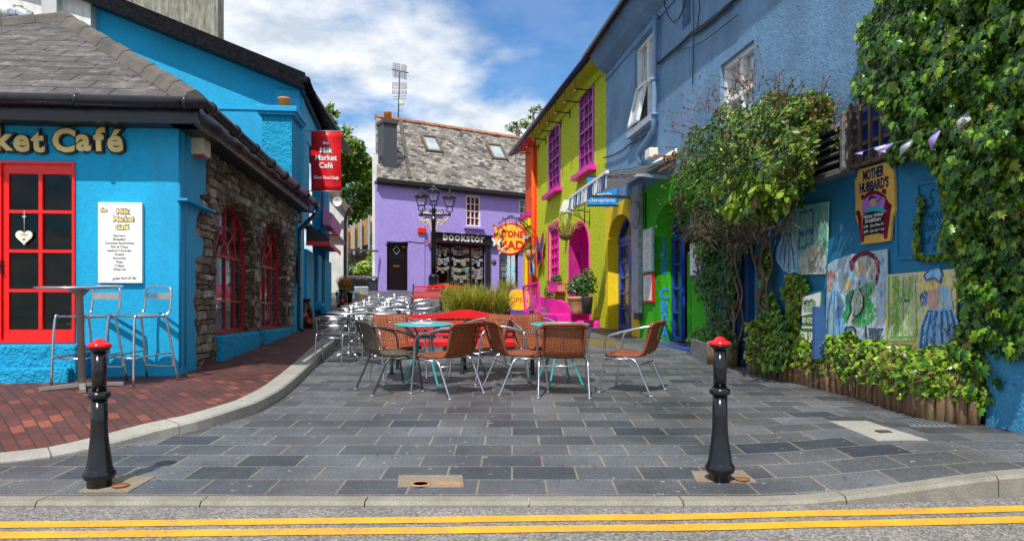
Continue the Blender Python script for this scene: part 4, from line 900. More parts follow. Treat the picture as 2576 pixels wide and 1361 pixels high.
rn = (f1-f0).cross(r0-f0).normalized(); rn = rn if rn.z > 0 else -rn
def onroof(px, py, lift=0): r = ray(px, py); o = f0+rn*lift-Vector((0,0,EYE)); k = o.dot(rn)/r.dot(rn); p = r*k; return Vector((p.x, p.y, p.z+EYE))
# a cement seam, skylights, chimney on the front slope
MB().bar(onroof(*c5(455,150), .02), onroof(*c5(545,705), .02), .16, .08, up=tuple(rn)).build('cement_seam', 'hip_tile', broof)
for q4 in ([(655,312),(785,328),(848,462),(712,450)], [(1262,392),(1388,405),(1450,532),(1330,522)]):
    P4 = [onroof(*c5(*p), .10) for p in q4]; mb = MB()
    for i in range(4): mb.bar(P4[i], P4[(i+1) % 4], .10, .14, up=tuple(rn))
    f = mb.build('skylight', 'bark', broof); c = sum(P4, Vector())/4; mb = MB(); mb.add([c+(p-c)*.93 for p in P4], [(3,2,1,0)]); mb.build('pane', 'skylight_glass', f)
    a = P4[3]+(P4[3]-P4[0])*.10; b = P4[2]+(P4[2]-P4[1])*.10; mb = MB(); slabface(mb, [P4[3]-rn*.04, a-rn*.06, b-rn*.06, P4[2]-rn*.04], .02); mb.build('flashing', 'white_paint', f)
cb = onroof(*c5(365, 600)); cw = .5*(430-296)/2.7214/1.3587/F*cb.y; ct = at(*c5(365, 205), cb.y-.02).z
CW = Wall(cb.x, cb.y-.05, *BK.u.xy); fc = Frame(CW, book)
chm = fc.build(MB().box(-cw*1.0, -.02, cb.z-.3, cw*1.0, .65, ct), 'chimney', 'slate_grey')
fc.build(MB().box(-cw*1.14, -.10, ct, cw*1.14, .72, ct+.17), 'chimney_cap', 'slate_grey', chm, bevel=.02)
pp = CW.P(-.0, .25, ct+.17); MB().lathe([(.17,0),(.16,.36),(.18,.38),(.14,.40)], 16, pp).build('chimney_pot', 'orange_pot', chm)
fb.build(MB().box(-.15, -.34, BZE-.16, b_end+.6, -.22, BZE+.0).box(-.15, -.26, BZE-.22, b_end+.6, .0, BZE-.10), 'gutter', 'black_matt')
# windows, door, shopfront
for i, wq in enumerate((bw1, bw2)):
    a, b, c, d = wq; f = wwin(fb, book, opening(*wq), .12, .07, 'white_paint', 3, 4, .035, 'curtained_glass' if i == 0 else 'dark_glass', d=.09, thick_mid=True); fb.build(MB().box(a-.12, -.12, c-.12, b+.14, .10, c-.005), 'sill', 'lilac_render', f, bevel=.01)
a, b, c, d = bd; D_ = fb.build(MB().plate([opening(a, b, c, d+.0), opening(a+.05, b-.05, c, d-.06)], .04, .16), 'door', 'black_paint')
mb = MB().box(a+.05, .10, c, b-.05, .14, d-.06)
for k in range(7): x = a+.11+(b-a-.22)*k/6; mb.box(x-.006, .092, c+.25, x+.006, .10, c+(d-c)*.62)
mb.box(a+.08,.085,c+(d-c)*.64,b-.08,.10,c+(d-c)*.67); fb.build(mb, 'door_leaf', 'door_black', D_)
cx, cz = (a+b)/2, c+(d-c)*.835; r = .20; fb.build(MB().plate([[(cx, cz+r), (cx+r*.85, cz), (cx, cz-r), (cx-r*.85, cz)], [(cx, cz+r*.86), (cx+r*.72, cz), (cx, cz-r*.86), (cx-r*.72, cz)]], .08, .1), 'diamond_trim', 'grey_paint', D_)
lz = BK.z(999, 669); fb.build(MB().box(cx-.14, .085, lz-.035, cx+.14, .1, lz+.035), 'letter_slot', 'brass', D_); fb.build(MB().text('1A', .16, b-.16, cz+.1, .096, .004), 'door_number', 'gold', D_)
ft0, ft1 = BK.s(1083), BK.s(1262); fz0, fz1 = BK.z(1160, 613), BK.z(1160, 592)
SF = fb.build(MB().box(ft0, -.14, fz0+.0, ft1+1.35, -.052, fz1), 'shop_fascia', 'black_matt')
fb.build(MB().box(ft0-.02, -.24, fz1, ft1+1.37, -.05, fz1+.05).box(ft0, -.17, fz0-.05, ft1+1.35, -.052, fz0-.001), 'cornice', 'black_paint', SF)
fb.build(MB().text('bookstór', .52, BK.s(1163), fz0+.10, -.14, .01, off=.014, space=1.12, xs=.98), 'fascia_lettering', 'white_ink', SF)
a, b, c, d = shop; mb = MB()
fb.build(MB().box(ft0, -.10, bz, a+.0, -.052, fz0), 'shopfront_pilaster', 'black_matt'); fb.build(MB().box(b, -.10, bz, BK.s(1231), -.052, fz0), 'shopfront_pilaster', 'black_matt')
mb = MB(); mb.plate([opening(a, b, c, d), opening(a+.06, b-.06, c+.06, d-.06)], .0, .08)
for px in (1133, 1184): x = BK.s(px); mb.box(x-.035, .0, c, x+.035, .08, d)
fs2 = fb.build(mb, 'shop_window', 'black_paint'); fb.build(MB().box(a, .03, c, b, .035, d), 'pane', 'clear_glass', fs2)
fb.build(MB().box(a-.2, -.12, c-.45, b+.2, .3, c-.02), 'stall_riser', 'black_matt')
fb.build(MB().box(a-.3, 1.9, c-.5, b+.3, 1.95, d+.3).box(a-.35, .3, c-.5, a-.3, 1.9, d+.3).box(b+.3, .3, c-.5, b+.35, 1.9, d+.3).box(a-.3, .3, d+.25, b+.3, 1.9, d+.3).box(a-.3,.1,c-.06,b+.3,1.9,c-.03), 'shop_interior', 'interior_warm')
fb.build(MB().box(b-.5,.3,c,b-.45,1.6,d).box(b-1.3,1.2,c,b-.6,1.25,c+.9), 'shelf_unit', 'off_white')
# bunting, cards on strings, and books in the window
rr = random.Random(11)
kinds = ['print_cream','white_paint','print_blue','print_yellow','print_aqua','print_pink','print_black']
def bthing(name, label, cat, a, z, y, group=None): return BK.thing(name, label, cat, a, z, y, group)
panes = [(a+.08, BK.s(1131)), (BK.s(1135), BK.s(1182)), (BK.s(1186), b-.08)]; pn = ['left', 'middle', 'right']
for ip, (p0, p1) in enumerate(panes):
    for row, fz in enumerate((.88, .68, .47, .30)):
        if row == 3 and ip == 0: continue
        t = bthing('card_string', '%s string of small cards in the %s pane of the bookshop window' % (['top','second','third','bottom'][row], pn[ip]), 'cards', (p0+p1)/2, c+(d-c)*fz, .16, 'strings of cards in the bookshop window')
        n = 5 if ip != 1 else 6; mb = MB(); pts = []
        for k in range(13): u = k/12; pts.append((p0+(p1-p0)*u, .075, c+(d-c)*(fz)-.10*math.sin(math.pi*u)+.02))
        MB().tube(pts, .005, 4).build('string', 'white_ink', t)
        for k in range(n):
            u = (k+.5)/n+rr.uniform(-.05,.05); x = p0+(p1-p0)*u; z = c+(d-c)*fz-.10*math.sin(math.pi*u); w_ = rr.uniform(.05, .085); h_ = rr.uniform(.08, .12)*1.3
            if rr.random() < .35: w_, h_ = h_, w_
            cm = MB().box(x-w_, .068, z-h_*2+.02, x+w_, .076, z+.02).build('card', 'white_paint', t)
            MB().box(x-w_*.7, .064, z-h_*1.6+.02, x+w_*.7, .068, z-h_*.4+.02).build('picture', kinds[rr.randrange(7)], cm)
t = bthing('bunting', 'red and lilac triangle bunting along the top of the bookshop window', 'bunting', (a+b)/2, d-.05, .10); MB().tube([(a+.1+(b-a-.2)*k/20, .10, d-.07-.12*abs(math.sin(k/20*math.pi*2))) for k in range(21)], .006, 4).build('string', 'white_ink', t)
for k in range(14):
    x = a+.15+(b-a-.3)*k/13; z = d-.07-.12*abs(math.sin(k/13*math.pi*2)); MB().add([(x-.08,.10,z),(x+.08,.10,z),(x,.10,z-.2)], [(0,1,2)]).build('flag', ['print_red','lilac_cloth','print_pink'][k % 3], t)
nb = 30
for k in range(nb):
    x = a+.12+(b-a-.24)*(k+.5)/nb; kd = rr.choice(kinds); w_ = rr.uniform(.05,.09); h_ = rr.uniform(.10, .20); y = .16+.25*rr.random()
    t = bthing('book', '%s book, %s from the left in the %s third of the bookshop window' % (dict(print_cream='cream',white_paint='white',print_blue='blue',print_yellow='yellow',print_aqua='aqua',print_pink='pink',print_black='black')[kd], ['first','second','third','fourth','fifth','sixth','seventh','eighth','ninth','tenth'][k % 10], ['left','middle','right'][k//10]), 'book', x, c, y, 'books in the bookshop window'); MB().add([(x-w_,y,c-.02),(x+w_,y,c-.02),(x+w_,y+.08,c+h_),(x-w_,y+.08,c+h_),(x-w_,y+.05,c-.02),(x+w_,y+.05,c-.02),(x+w_,y+.12,c+h_),(x-w_,y+.12,c+h_)], [(0,1,2,3),(7,6,5,4),(0,4,5,1),(1,5,6,2),(2,6,7,3),(3,7,4,0)]).build('cover', kd, t)
    MB().box(x-w_*.9, y+.05, c-.01, x+w_*.9, y+.07, c+.03).build('pages', 'print_cream', t)
# shop door with a rack of cards
a, b, c, d = sd; D2 = fb.build(MB().plate([opening(a-.15, b+.2, c, d+.05), opening(a+.05, b-.05, c+.02, d-.03)], .05, .14), 'shop_door', 'black_matt')
fb.build(MB().box(a, .1, c, b, .105, d), 'pane', 'clear_glass', D2); fb.build(MB().tube([(b-.25,.05,c+.75),(b-.2,-.02,c+.8),(b-.2,-.02,c+1.25),(b-.25,.05,c+1.3)], .02, 8), 'handle', 'steel', D2); fb.build(MB().box(b-.4,.06,c,b-.36,.1,d), 'door_edge', 'galvanised', D2)
fb.build(MB().box(a-.1, 1.4, c-.2, b+.2, 1.45, d+.2).box(a-.15,.15,c-.2,a-.1,1.4,d+.2), 'porch_interior', 'interior_dark')
t = bthing('card_rack', 'wall rack of photo cards in rows inside the bookshop door', 'card rack', (a+b)/2-.1, c+.5, .2); 
for row in range(6):
    z = c+.52+row*.27
    for k in range(3): x = a+.22+k*.14; q = MB().box(x-.055, .18, z, x+.055, .2, z+.2).build('card', 'white_paint', t); MB().box(x-.042, .174, z+.03, x+.042, .18, z+.17).build('picture', kinds[rr.randrange(7)] if rr.random() < .4 else 'print_blue', q)
    MB().box(a+.14, .16, z-.02, a+.58, .21, z).build('tray', 'black_matt', t)
t = bthing('round_plaque', 'small round stone plaque on the lilac pillar beside the bookshop window', 'plaque', BK.s(1242), BK.z(1242, 659), 0); MB().lathe([(0,-.05),(.09,-.045),(.10,-.03),(.125,-.03),(.13,0)], 24, (BK.s(1242), 0, BK.z(1242, 659)), ax='y').build('disc', 'hip_tile', t)
x0, x1, z0, z1 = brect(612, 690, 1168, 1222); t = bthing('alarm_box', 'red alarm box on the lilac wall between lamp post and door', 'alarm box', (x0+x1)/2, z0, 0); MB().box(x0, -.14, z0, x1, -.05, z1).build('housing', 'alarm_red', t, bevel=.03)
x0, x1, z0, z1 = brect(668, 838, 998, 1042); t = bthing('street_sign', 'white street name plate with black letters on the lilac wall behind the lamp', 'street sign', (x0+x1)/2, z0, 0)
MB().box(x0, -.09, z0, x1, -.052, z1).build('plate', 'white_paint', t); MB().text("NEWMAN'S", .21, (x0+x1)/2, z0+(z1-z0)*.42, -.09, .006, off=.004).text('MALL', .15, (x0+x1)/2, z0+.04, -.09, .006, off=.004).build('lettering', 'navy_ink', t)
fb.build(MB().tube([BK_ for BK_ in [(BK.s(968), -.06, BK.z(968, 617)), (BK.s(974), -.06, BK.z(974,612)), (BK.s(1030), -.06, BK.z(1030,608)), (BK.s(1058), -.06, BK.z(1058,612)), (BK.s(1085), -.06, BK.z(1085,607))]], .012, 5), 'cable', 'cable')
t = bthing('bell', 'small red ball shaped bell beside the black lilac wall door', 'bell', BK.s(1077), BK.z(1077, 613), -.05); MB().lathe([(0,-.16),(.05,-.15),(.07,-.11),(.05,-.06),(.03,-.05)], 14, (BK.s(1077), 0, BK.z(1077,613)), ax='y').build('dome', 'alarm_red', t)
o = thing('white_house_end', 'narrow white rendered house end standing against the left side of the lilac bookshop', 'building', at(943,700,30.4)); BASE[o.name] = tuple(o.location); MB().box(at(936.5,0,30.4).x, 30.4, 1.3, at(951,0,30.4).x, 30.9, at(0,388,30.4).z).build('wall', 'white_render', o)
# aerial on the roof
pb = onroof(1003, 292); t = thing('roof_aerial', 'tall television aerial mast with two sets of rods on the lilac bookshop roof', 'aerial', pb); Y_ = pb.y; BASE[t.name] = tuple(pb)
def cA(x, y): return at((1250+x/6.186)/1.3587, (200+y/6.186)/1.3587, Y_)
MB().tube([cA(685,1300), cA(720,290)], .028, 6).build('mast', 'ink', t); mb = MB().tube([cA(545,240), cA(905,312)], .022, 5)
for x in (580,605,630,645,670,695,715,748,772,795,820,838,858): s_ = 90+(x-580)*.2; mb.tube([cA(x, s_), cA(x-2, s_+310)], .011, 4)
mb.build('upper_rods', 'ink', t); mb = MB()
for y in (515,545,565,590,615,640,672,698,722,750,790,850): mb.tube([cA(565 if y < 770 else 585, y+(0 if y < 770 else 20)), cA(862, y+8)], .011, 4)
for (ya, yb) in ((515,545),(565,640),(672,750)): mb.tube([cA(570,ya),cA(568,yb)], .011, 4).tube([cA(862,ya+8),cA(860,yb+8)], .011, 4)
mb.build('lower_rods', 'ink', t); q0 = cA(710,975); q1 = cA(808,885); MB().box(q0.x, Y_-.1, q0.z, q1.x, Y_+.05, q1.z).build('receiver_box', 'cream_plastic', t); MB().tube([cA(745+32*math.cos(k*.7), 1100+26*math.sin(k*.7)) for k in range(10)], .01, 4).build('cable_loop', 'ink', t)

# ================================================================ the lime house with its orange end
lime = thing('lime_house', 'lime green pebbledashed house with magenta windows, orange end and arched pink doorway', 'building', (0,0,0)); BASE[lime.name] = (0,0,0)
fl = Frame(LM, lime); LE = LM.z(1497, 141, .3)
def c8(x, y): return ((1750+x/2.1957)/1.3587, (y/2.1957)/1.3587)
def c9(x, y): return ((1750+x/1.9443)/1.3587, (450+y/1.9443)/1.3587)
def c2(x, y): return ((1650+x/4.537)/1.3587, (700+y/4.537)/1.3587)
so_ = LM.s(1352); se = LM.s(1326)
w1 = LM.rect(c8(508,0)[0], c8(618,0)[0], 222, 432, at_=1475); w2 = LM.rect(c8(278,0)[0], c8(365,0)[0], 316, 483, at_=1395)
w3 = LM.rect(c9(250,0)[0], c9(312,0)[0], c9(0,628)[1], c9(0,985)[1], at_=1395); dp = LM.rect(c9(383,0)[0], c9(512,0)[0], c9(0,607)[1], 800, at_=1458)
holes = [opening(w1[0], w1[1], w1[2], w1[3]-.18, w1[3]), opening(w2[0], w2[1], w2[2], w2[3]-.18, w2[3]), opening(*w3), opening(dp[0], dp[1], dp[2]-.6, dp[3]-.75, dp[3])]
fl.build(MB().plate([[(so_, 0), (0, 0), (0, LE), (so_, LE)]]+holes, 0, .35), 'front_wall', 'lime_render')
fl.build(MB().plate([[(se-.05, 0), (so_-.005, 0), (so_-.005, LE), (se-.05, LE)]], -.06, .3), 'orange_end', 'orange_render')
fl.build(MB().tube([(so_-.12, -.13, LE-.2), (so_-.12, -.13, 1.0)], .07, 10), 'orange_pipe', 'orange_render')
fl.build(MB().box(se-.05, .3, 0, se+.05, 6, LE), 'end_wall', 'orange_render')
mb = MB(); R0 = se-1.3; vs = [(R0, -.42, LE+.04), (.0, -.42, LE+.04), (.0, 4, LE+2.6), (R0, 4, LE+2.6)]; q_ = [Vector(v) for v in vs]; slabface(mb, q_, .1); rf = fl.build(mb, 'roof', 'roof_slate_small')
fl.build(MB().box(so_, -.38, LE-.06, 0, .0, LE-.0).box(so_, -.05, LE-.35, 0, .0, LE-.06), 'soffit', 'lime_render'); fl.build(MB().box(se-.3, -.38, LE-.06, so_-.01, -.0, LE-.0), 'soffit', 'orange_render')
g = MB().tube([(R0, -.48, LE+.02), (.02, -.48, LE+.02)], .07, 10); fl.build(g, 'gutter', 'gutter_blue'); fl.build(MB().box(R0, -.43, LE-.05, 0, -.385, LE+.07), 'fascia', 'gutter_blue')
for i, wq in enumerate((w1, w2)):
    lp = opening(wq[0], wq[1], wq[2], wq[3]-.18, wq[3]); f = wwin(fl, lime, lp, .06, .12, 'purple_frame', 3, 6, .035, 'painted_reflect_glass', d=.09, thick_mid=True)
    fl.build(MB().box(wq[0]-.2, -.22, wq[2]-.13, wq[1]+.2, .05, wq[2]), 'sill', 'magenta_frame', f)
f = wwin(fl, lime, opening(*w3), .12, .10, 'magenta_frame', 3, 5, .035, 'painted_reflect_glass', d=.09); fl.build(MB().plate([opening(w3[0]-.14, w3[1]+.05, w3[2]-.1, w3[3]+.1), opening(*w3)], -.03, .0), 'reveal', 'magenta_frame', f)
# arched doorway: deep pink reveal with a door and fanlight at the back
ol = opening(dp[0], dp[1], dp[2]-.6, dp[3]-.75, dp[3]); mb = MB(); n_ = len(ol)
mb.add([(a_, -.02, b_) for a_, b_ in ol]+[(a_, .9, b_) for a_, b_ in ol], [(i, i+n_, (i+1) % n_+n_, (i+1) % n_) for i in range(n_)]); fl.build(mb, 'door_reveal', 'magenta_paint')
pd = fl.build(MB().plate([ol, opening(dp[0]+.25, dp[1]-.25, dp[2]+.6, dp[3]-.7, dp[3]-.25)], .88, .95), 'door', 'magenta_frame'); fl.build(MB().box(dp[0]+.2, .92, dp[2]+.5, dp[1]-.2, .93, dp[3]-.2), 'pane', 'painted_reflect_glass', pd)
fl.build(MB().plate([frame_loop(ol, -.06), frame_loop(ol, -.0)], -.025, .0), 'arch_trim', 'magenta_paint', pd)
# yellow moulding and small pink cap on the orange end
x0 = LM.s(1330); fl.build(MB().box(se+.1, -.30, LM.z(1335,575), so_-.3, -.06, LM.z(1335,552)).box(se+.1, -.2, LM.z(1335,600), so_-.35, -.06, LM.z(1335,575)), 'capital', 'yellow_render'); fl.build(MB().box(se+.05, -.34, LM.z(1335,552), so_-.25, -.06, LM.z(1335,541)), 'capital_cap', 'magenta_paint')
fl.build(MB().box(se-.1, -.14, 1.0, se+.35, -.06, LM.z(1330,580)), 'yellow_strip', 'yellow_render')
# pink platform, low wall and steps in front
plx = thing('pink_platform', 'bright pink raised entrance platform with a low wall and rounded step by the lime house', 'platform', (0,0,0)); BASE[plx.name] = (0,0,0); fp = Frame(LM, plx)
pz = LM.z(1430, 790, .9); pz = EYE-(791-HZP)/F*17.8
fp.build(MB().box(LM.s(1356, .05)-.4, -.95, .2, LM.s(1488), -.0, pz), 'platform', 'magenta_paint', bevel=.04)
fp.build(MB().box(LM.s(1488), -.50, .2, LM.s(1511), .0, pz-.16), 'step', 'magenta_paint', bevel=.08)
fp.build(MB().plate([[(LM.s(1356,.3)-.6, .3), (LM.s(1446,.3), .3), (LM.s(1446,.3), pz+.1), (LM.s(1400,.3), pz+.42), (LM.s(1356,.3)-.6, pz+.6)]], -.30, -.12), 'low_wall', 'magenta_paint')
# pink railing on the platform
rl = thing('pink_railing', 'leaning bright magenta metal railing panel at the end of the pink platform', 'railing', at(1336, 790, 17.6)); Yr = 17.6; BASE[rl.name] = tuple(at(1336,790,17.6))
tl, tr_, bl_, br_ = at(1316,722,Yr+1.2), at(1355,710,Yr-.1), at(1321,786,Yr+1.2), at(1359,788,Yr-.1)
mb = MB(); mb.bar(tl, tr_, .05, .05).bar(bl_, br_, .05, .05).bar(tl, bl_, .05, .05).bar(tr_, br_, .05, .05); mb.build('frame', 'magenta_paint', rl); mb = MB()
for k in range(1, 9): u = k/9; mb.bar(tl.lerp(tr_, u), bl_.lerp(br_, u), .018, .018)
mb.build('bars', 'magenta_paint', rl); mb = MB()
for u in (.35, .75): q_ = bl_.lerp(br_, u); MB().bar(q_, q_-Vector((0,0,.3)), .04, .04).build('foot', 'rust', rl)
# planters and pots
def bush(mb, c, rad, n, size, shape=OVAL, flat=1.0, seed=1):
    rr = random.Random(seed)
    for i in range(n):
        v = Vector((rr.gauss(0,1), rr.gauss(0,1), rr.gauss(0,1))).normalized(); k = rr.random()**.4; p = Vector(c)+Vector((v.x*rad[0], v.y*rad[1], v.z*rad[2]))*k
        leaf(mb, p, v+Vector((rr.uniform(-.5,.5), rr.uniform(-.9,.1), rr.uniform(0,.9))), size*rr.uniform(.7,1.3), shape)
    return mb
pp = LM.P(LM.s(1452, .45), -.45, pz); t = thing('terracotta_pot', 'ornate terracotta pot with a glossy leafed shrub in the pink doorway', 'plant pot', pp); BASE[t.name] = tuple(pp)
MB().lathe([(.15,0),(.17,.02),(.19,.12),(.235,.36),(.25,.38),(.27,.40),(.275,.46),(.25,.47),(.22,.44)], 24, pp).build('pot', 'terracotta', t); bush(MB(), pp+Vector((0,0,.75)), (.30,.28,.34), 330, .10, seed=3).build('leaves', 'dark_leaf', t)
MB().tube([pp+Vector((0,0,.4)), pp+Vector((.02,0,.8))], .02, 6).tube([pp+Vector((0,0,.45)), pp+Vector((-.12,0,.8))], .012, 6).build('stem', 'bark', t)
pq = LM.P(LM.s(1474, .45), -.42, pz); t = thing('dark_pot', 'tall dark pot with a bushy dark green shrub beside the terracotta pot', 'plant pot', pq); BASE[t.name] = tuple(pq)
MB().lathe([(.11,0),(.15,.42),(.16,.44),(.13,.45)], 20, pq).build('pot', 'slate_grey', t); bush(MB(), pq+Vector((.0,0,.82)), (.28,.26,.42), 330, .10, seed=4).build('leaves', 'dark_leaf', t)
bx0, bx1 = LM.s(c9(255,0)[0], .2), LM.s(c9(318,0)[0], .2); bzz = LM.z(1398, c9(0,1065)[1], .3); t = LM.thing('window_box', 'pink wrought iron window box with trailing plants under the magenta ground floor window', 'window box', (bx0+bx1)/2, bzz)
mb = MB().box(bx0, -.30, bzz, bx1, -.27, bzz+.03).box(bx0, -.30, bzz+.28, bx1, -.27, bzz+.31).box(bx0,-.3,bzz+.28,bx0+.03,0,bzz+.31).box(bx1-.03,-.3,bzz+.28,bx1,0,bzz+.31).box(bx0,-.3,bzz,bx0+.03,0,bzz+.03).box(bx1-.03,-.3,bzz,bx1,0,bzz+.03)
for k in range(9): x = bx0+(bx1-bx0)*k/8; mb.box(x-.012, -.30, bzz, x+.012, -.28, bzz+.3)
mb.build('cage', 'magenta_frame', t); MB().box(bx0+.04,-.26,bzz+.03,bx1-.04,-.02,bzz+.24).build('trough', 'terracotta', t)
mb = MB(); bush(mb, ((bx0+bx1)/2, -.16, bzz+.42), (.42,.16,.20), 260, .075, seed=5); bush(mb, (bx0-.28, -.22, bzz+.02), (.32,.15,.42), 300, .07, seed=6); mb.build('leaves', 'dark_leaf', t); rr = random.Random(2); mb = MB()
for k in range(9): p = Vector((rr.uniform(bx0-.5,bx1), -.35, bzz+rr.uniform(-.35,.55))); leaf(mb, p, Vector((0,-1,.2)), .06)
mb.build('flowers', 'pillow', t)
# hanging basket on a scrolled bracket
hb = at(1432, 592, 17.0); t = thing('hanging_basket', 'round wicker hanging basket with dried trailing plants beside the pink arch', 'hanging basket', hb); BASE[t.name] = tuple(hb)
hb = LM.P(LM.s(1424,.55), -.55, LM.z(1424, 590, .55)); t.location = hb; BASE[t.name] = tuple(hb)
MB().lathe([(.05,-.17),(.15,-.12),(.23,0),(.21,.02),(.10,.0),(0,.0)], 18, hb).build('basket', 'log_wood', t); rr = random.Random(9); mb = MB()
for k in range(60):
    a_ = rr.uniform(0, 6.28); l = rr.uniform(.25,.6); p = hb+Vector((.16*math.cos(a_), .16*math.sin(a_), 0)); mb.tube([p, p+Vector((math.cos(a_)*l*.35, math.sin(a_)*l*.35, l*.6)), p+Vector((math.cos(a_)*l*.8, math.sin(a_)*l*.8, l*.55))], .006, 3)
mb.build('dry_stems', 'dry_grass', t); top = hb+Vector((0,0,.62)); mb = MB()
for k in range(3): a_ = k*2.1; mb.tube([hb+Vector((.22*math.cos(a_), .22*math.sin(a_), 0)), top], .006, 4)
mb.build('chain', 'galvanised', t); aW = LM.s(1424,.55); mb = MB(); zt = top.z
mb.tube([LM.P(aW+.0, -.55, zt), LM.P(aW, -.5, zt+.1), LM.P(aW, -.3, zt+.05), LM.P(aW, 0, zt+.1)], .012, 6).tube([LM.P(aW, -.02, zt-.3), LM.P(aW, -.02, zt+.25)], .012, 6).tube([LM.P(aW, -.02, zt-.25), LM.P(aW, -.2, zt-.05), LM.P(aW, -.4, zt+.02)], .01, 6); mb.build('bracket', 'ink', t)
# the second, empty bracket; wall lamp; vents
def scroll_bracket(W_, s_, z, L_, label):
    t = W_.thing('scroll_bracket', label, 'bracket', s_, z); mb = MB().tube([(s_, -.01, z-.28), (s_, -.01, z+.18)], .012, 6).tube([(s_, -.01, z+.1), (s_, -L_*.5, z+.14), (s_, -L_, z+.02), (s_, -L_-.06, z-.08), (s_, -L_, z-.12)], .011, 6).tube([(s_, -.01, z-.22), (s_, -L_*.45, z-.02), (s_, -L_*.8, z+.06)], .010, 6)
    mb.tube([(s_, -L_*.45+.09*math.cos(k*.8)*(1-k/14), z+.02+.09*math.sin(k*.8)*(1-k/14)) for k in range(12)], .008, 5); mb.build('ironwork', 'ink', t)
scroll_bracket(LM, LM.s(c9(518,0)[0]), LM.z(c9(518,0)[0], c9(0,560)[1]), .8, 'black scrolled iron bracket on the lime wall between basket and chiropractor sign')
lx = LM.s(c9(372,0)[0], .1); lz = LM.z(c9(360,0)[0], c9(0,500)[1], .15); t = LM.thing('wall_lamp', 'white wedge shaped wall lamp on the lime wall left of the striped awning', 'lamp', lx, lz)
MB().add([(lx-.12,0,lz-.2),(lx+.1,0,lz-.2),(lx-.12,0,lz+.2),(lx+.1,0,lz+.2),(lx-.12,-.34,lz-.16),(lx+.1,-.34,lz-.16),(lx-.12,-.22,lz+.20),(lx+.1,-.22,lz+.20)], [(0,4,5,1),(4,6,7,5),(6,2,3,7),(0,2,6,4),(1,5,7,3),(0,1,3,2)]).build('housing', 'white_paint', t)
# butterflies on the walls
def butterfly(W_, s_, z, size, label, m1='maroon', m2='print_aqua', y=-.02, tilt=0):
    t = W_.thing('butterfly_ornament', label, 'ornament', s_, z, y); bf = MB()
    wing = [(.04,0),(.12,.30),(.42,.62),(.62,.52),(.55,.18),(.30,.02),(.48,-.20),(.42,-.48),(.20,-.42),(.05,-.10)]
    for k in (-1, 1):
        lp = [(s_+k*a_*size, z+b_*size+k*tilt*a_*size) for a_, b_ in wing]; lp = lp if k == 1 else lp[::-1]; w_ = MB().plate([lp], y-.10, y-.085).build('wing', m1, t)
        ins = [(s_+(a_-s_)*.80+k*.045*size, z+(b_-z)*.80) for a_, b_ in lp]; MB().plate([ins], y-.106, y-.1).build('wing_pattern', m2, w_)
    MB().tube([(s_, y-.11, z-.3*size), (s_, y-.12, z+.25*size)], .05*size, 6).build('body', 'ink', t)
x, y_ = c2(935, 720); butterfly(LM, LM.s(x), LM.z(x, y_), 1.05, 'large rusty red butterfly ornament on the lime wall', 'sign_red', 'purple_board')
x, y_ = c2(795, 910); butterfly(LM, LM.s(x, .2), LM.z(x, y_, .2), .95, 'blue butterfly ornament on the orange end of the lime house', 'letter_blue', 'print_aqua', -.18)
# string-light brackets under the eaves
br0 = None
for i in range(9):
    px = 1479-i*0; s_ = LM.s(1497)-.35-i*(LM.s(1497)-LM.s(1322))/8.6
    if br0 is None:
        br0 = LM.thing('light_bracket', 'festoon light bracket under the lime eaves, nearest the blue building', 'light bracket', s_, LE-.45, 0, 'festoon light brackets under the lime eaves')
        MB().bar((s_, 0, LE-.45), (s_, -.48, LE-.42), .03, .03).bar((s_, -.01, LE-.6), (s_, -.01, LE-.3), .03, .03).bar((s_, -.46, LE-.42), (s_, -.46, LE-.15), .02, .02).build('arm', 'ink', br0); MB().lathe([(.025,0),(.035,-.06),(0,-.10)], 8, (s_, -.46, LE-.45)).build('bulb', 'bulb_red', br0); b0s = s_
    else: dup(br0, LM.P(s_, 0, LE-.45), label='festoon light bracket under the lime and orange eaves, %s from the near end' % ['','second','third','fourth','fifth','sixth','seventh','eighth','ninth'][i])
# ================================================================ Stone Mad hanging sign
SY = 22.6; sc_ = at(1283, 601, SY); t = thing('hanging_sign', 'round yellow hanging sign with red rim, red lettering and butterflies', 'sign', sc_); BASE[t.name] = tuple(sc_)
rad = 42.5/F*SY; X0, Z0 = sc_.x, sc_.z
MB().plate([[(X0+rad*.86*math.cos(k*math.pi/24), Z0+rad*.86*math.sin(k*math.pi/24)) for k in range(48)]], SY-.03, SY+.03).build('disc', 'yellow_sign', t); MB().lathe([(rad*.88,-.045),(rad,-.045),(rad,.045),(rad*.88,.045),(rad*.88,-.045)], 48, (X0, SY, Z0), ax='y').build('rim', 'banner_red', t); MB().lathe([(rad*.85,-.036),(rad*.885,-.036),(rad*.885,.03),(rad*.85,.03),(rad*.85,-.036)], 48, (X0, SY, Z0), ax='y').build('inner_rim', 'print_aqua', t)
MB().text('TONE', .27, X0+.09, Z0+.06, SY-.035, .01, off=.010, rot=-.06, xs=.86).text('S', .50, X0-.29, Z0-.04, SY-.035, .01, off=.012, rot=-.15, xs=.9).text('MAD', .36, X0+.03, Z0-.32, SY-.035, .01, off=.012, xs=1.05).build('lettering', 'sign_red', t)
FW = Wall(0, SY, 1, 0)
def cs(x, y): return at((1650+x/4.537)/1.3587, (700+y/4.537)/1.3587, SY-.08)
mb = MB()
for (a_, b_) in ((350,230),(518,240)): mb.tube([cs(a_,b_), cs(a_+5,330)], .014, 6)
mb.build('hook', 'ink', t)
br = [cs(232,300), cs(245,292), cs(330,235), cs(400,195), cs(440,165), cs(480,195), cs(560,215), cs(600,235)]
endp = LM.P(LM.s(1352,.06)-.2, -.08, cs(800,235).z)
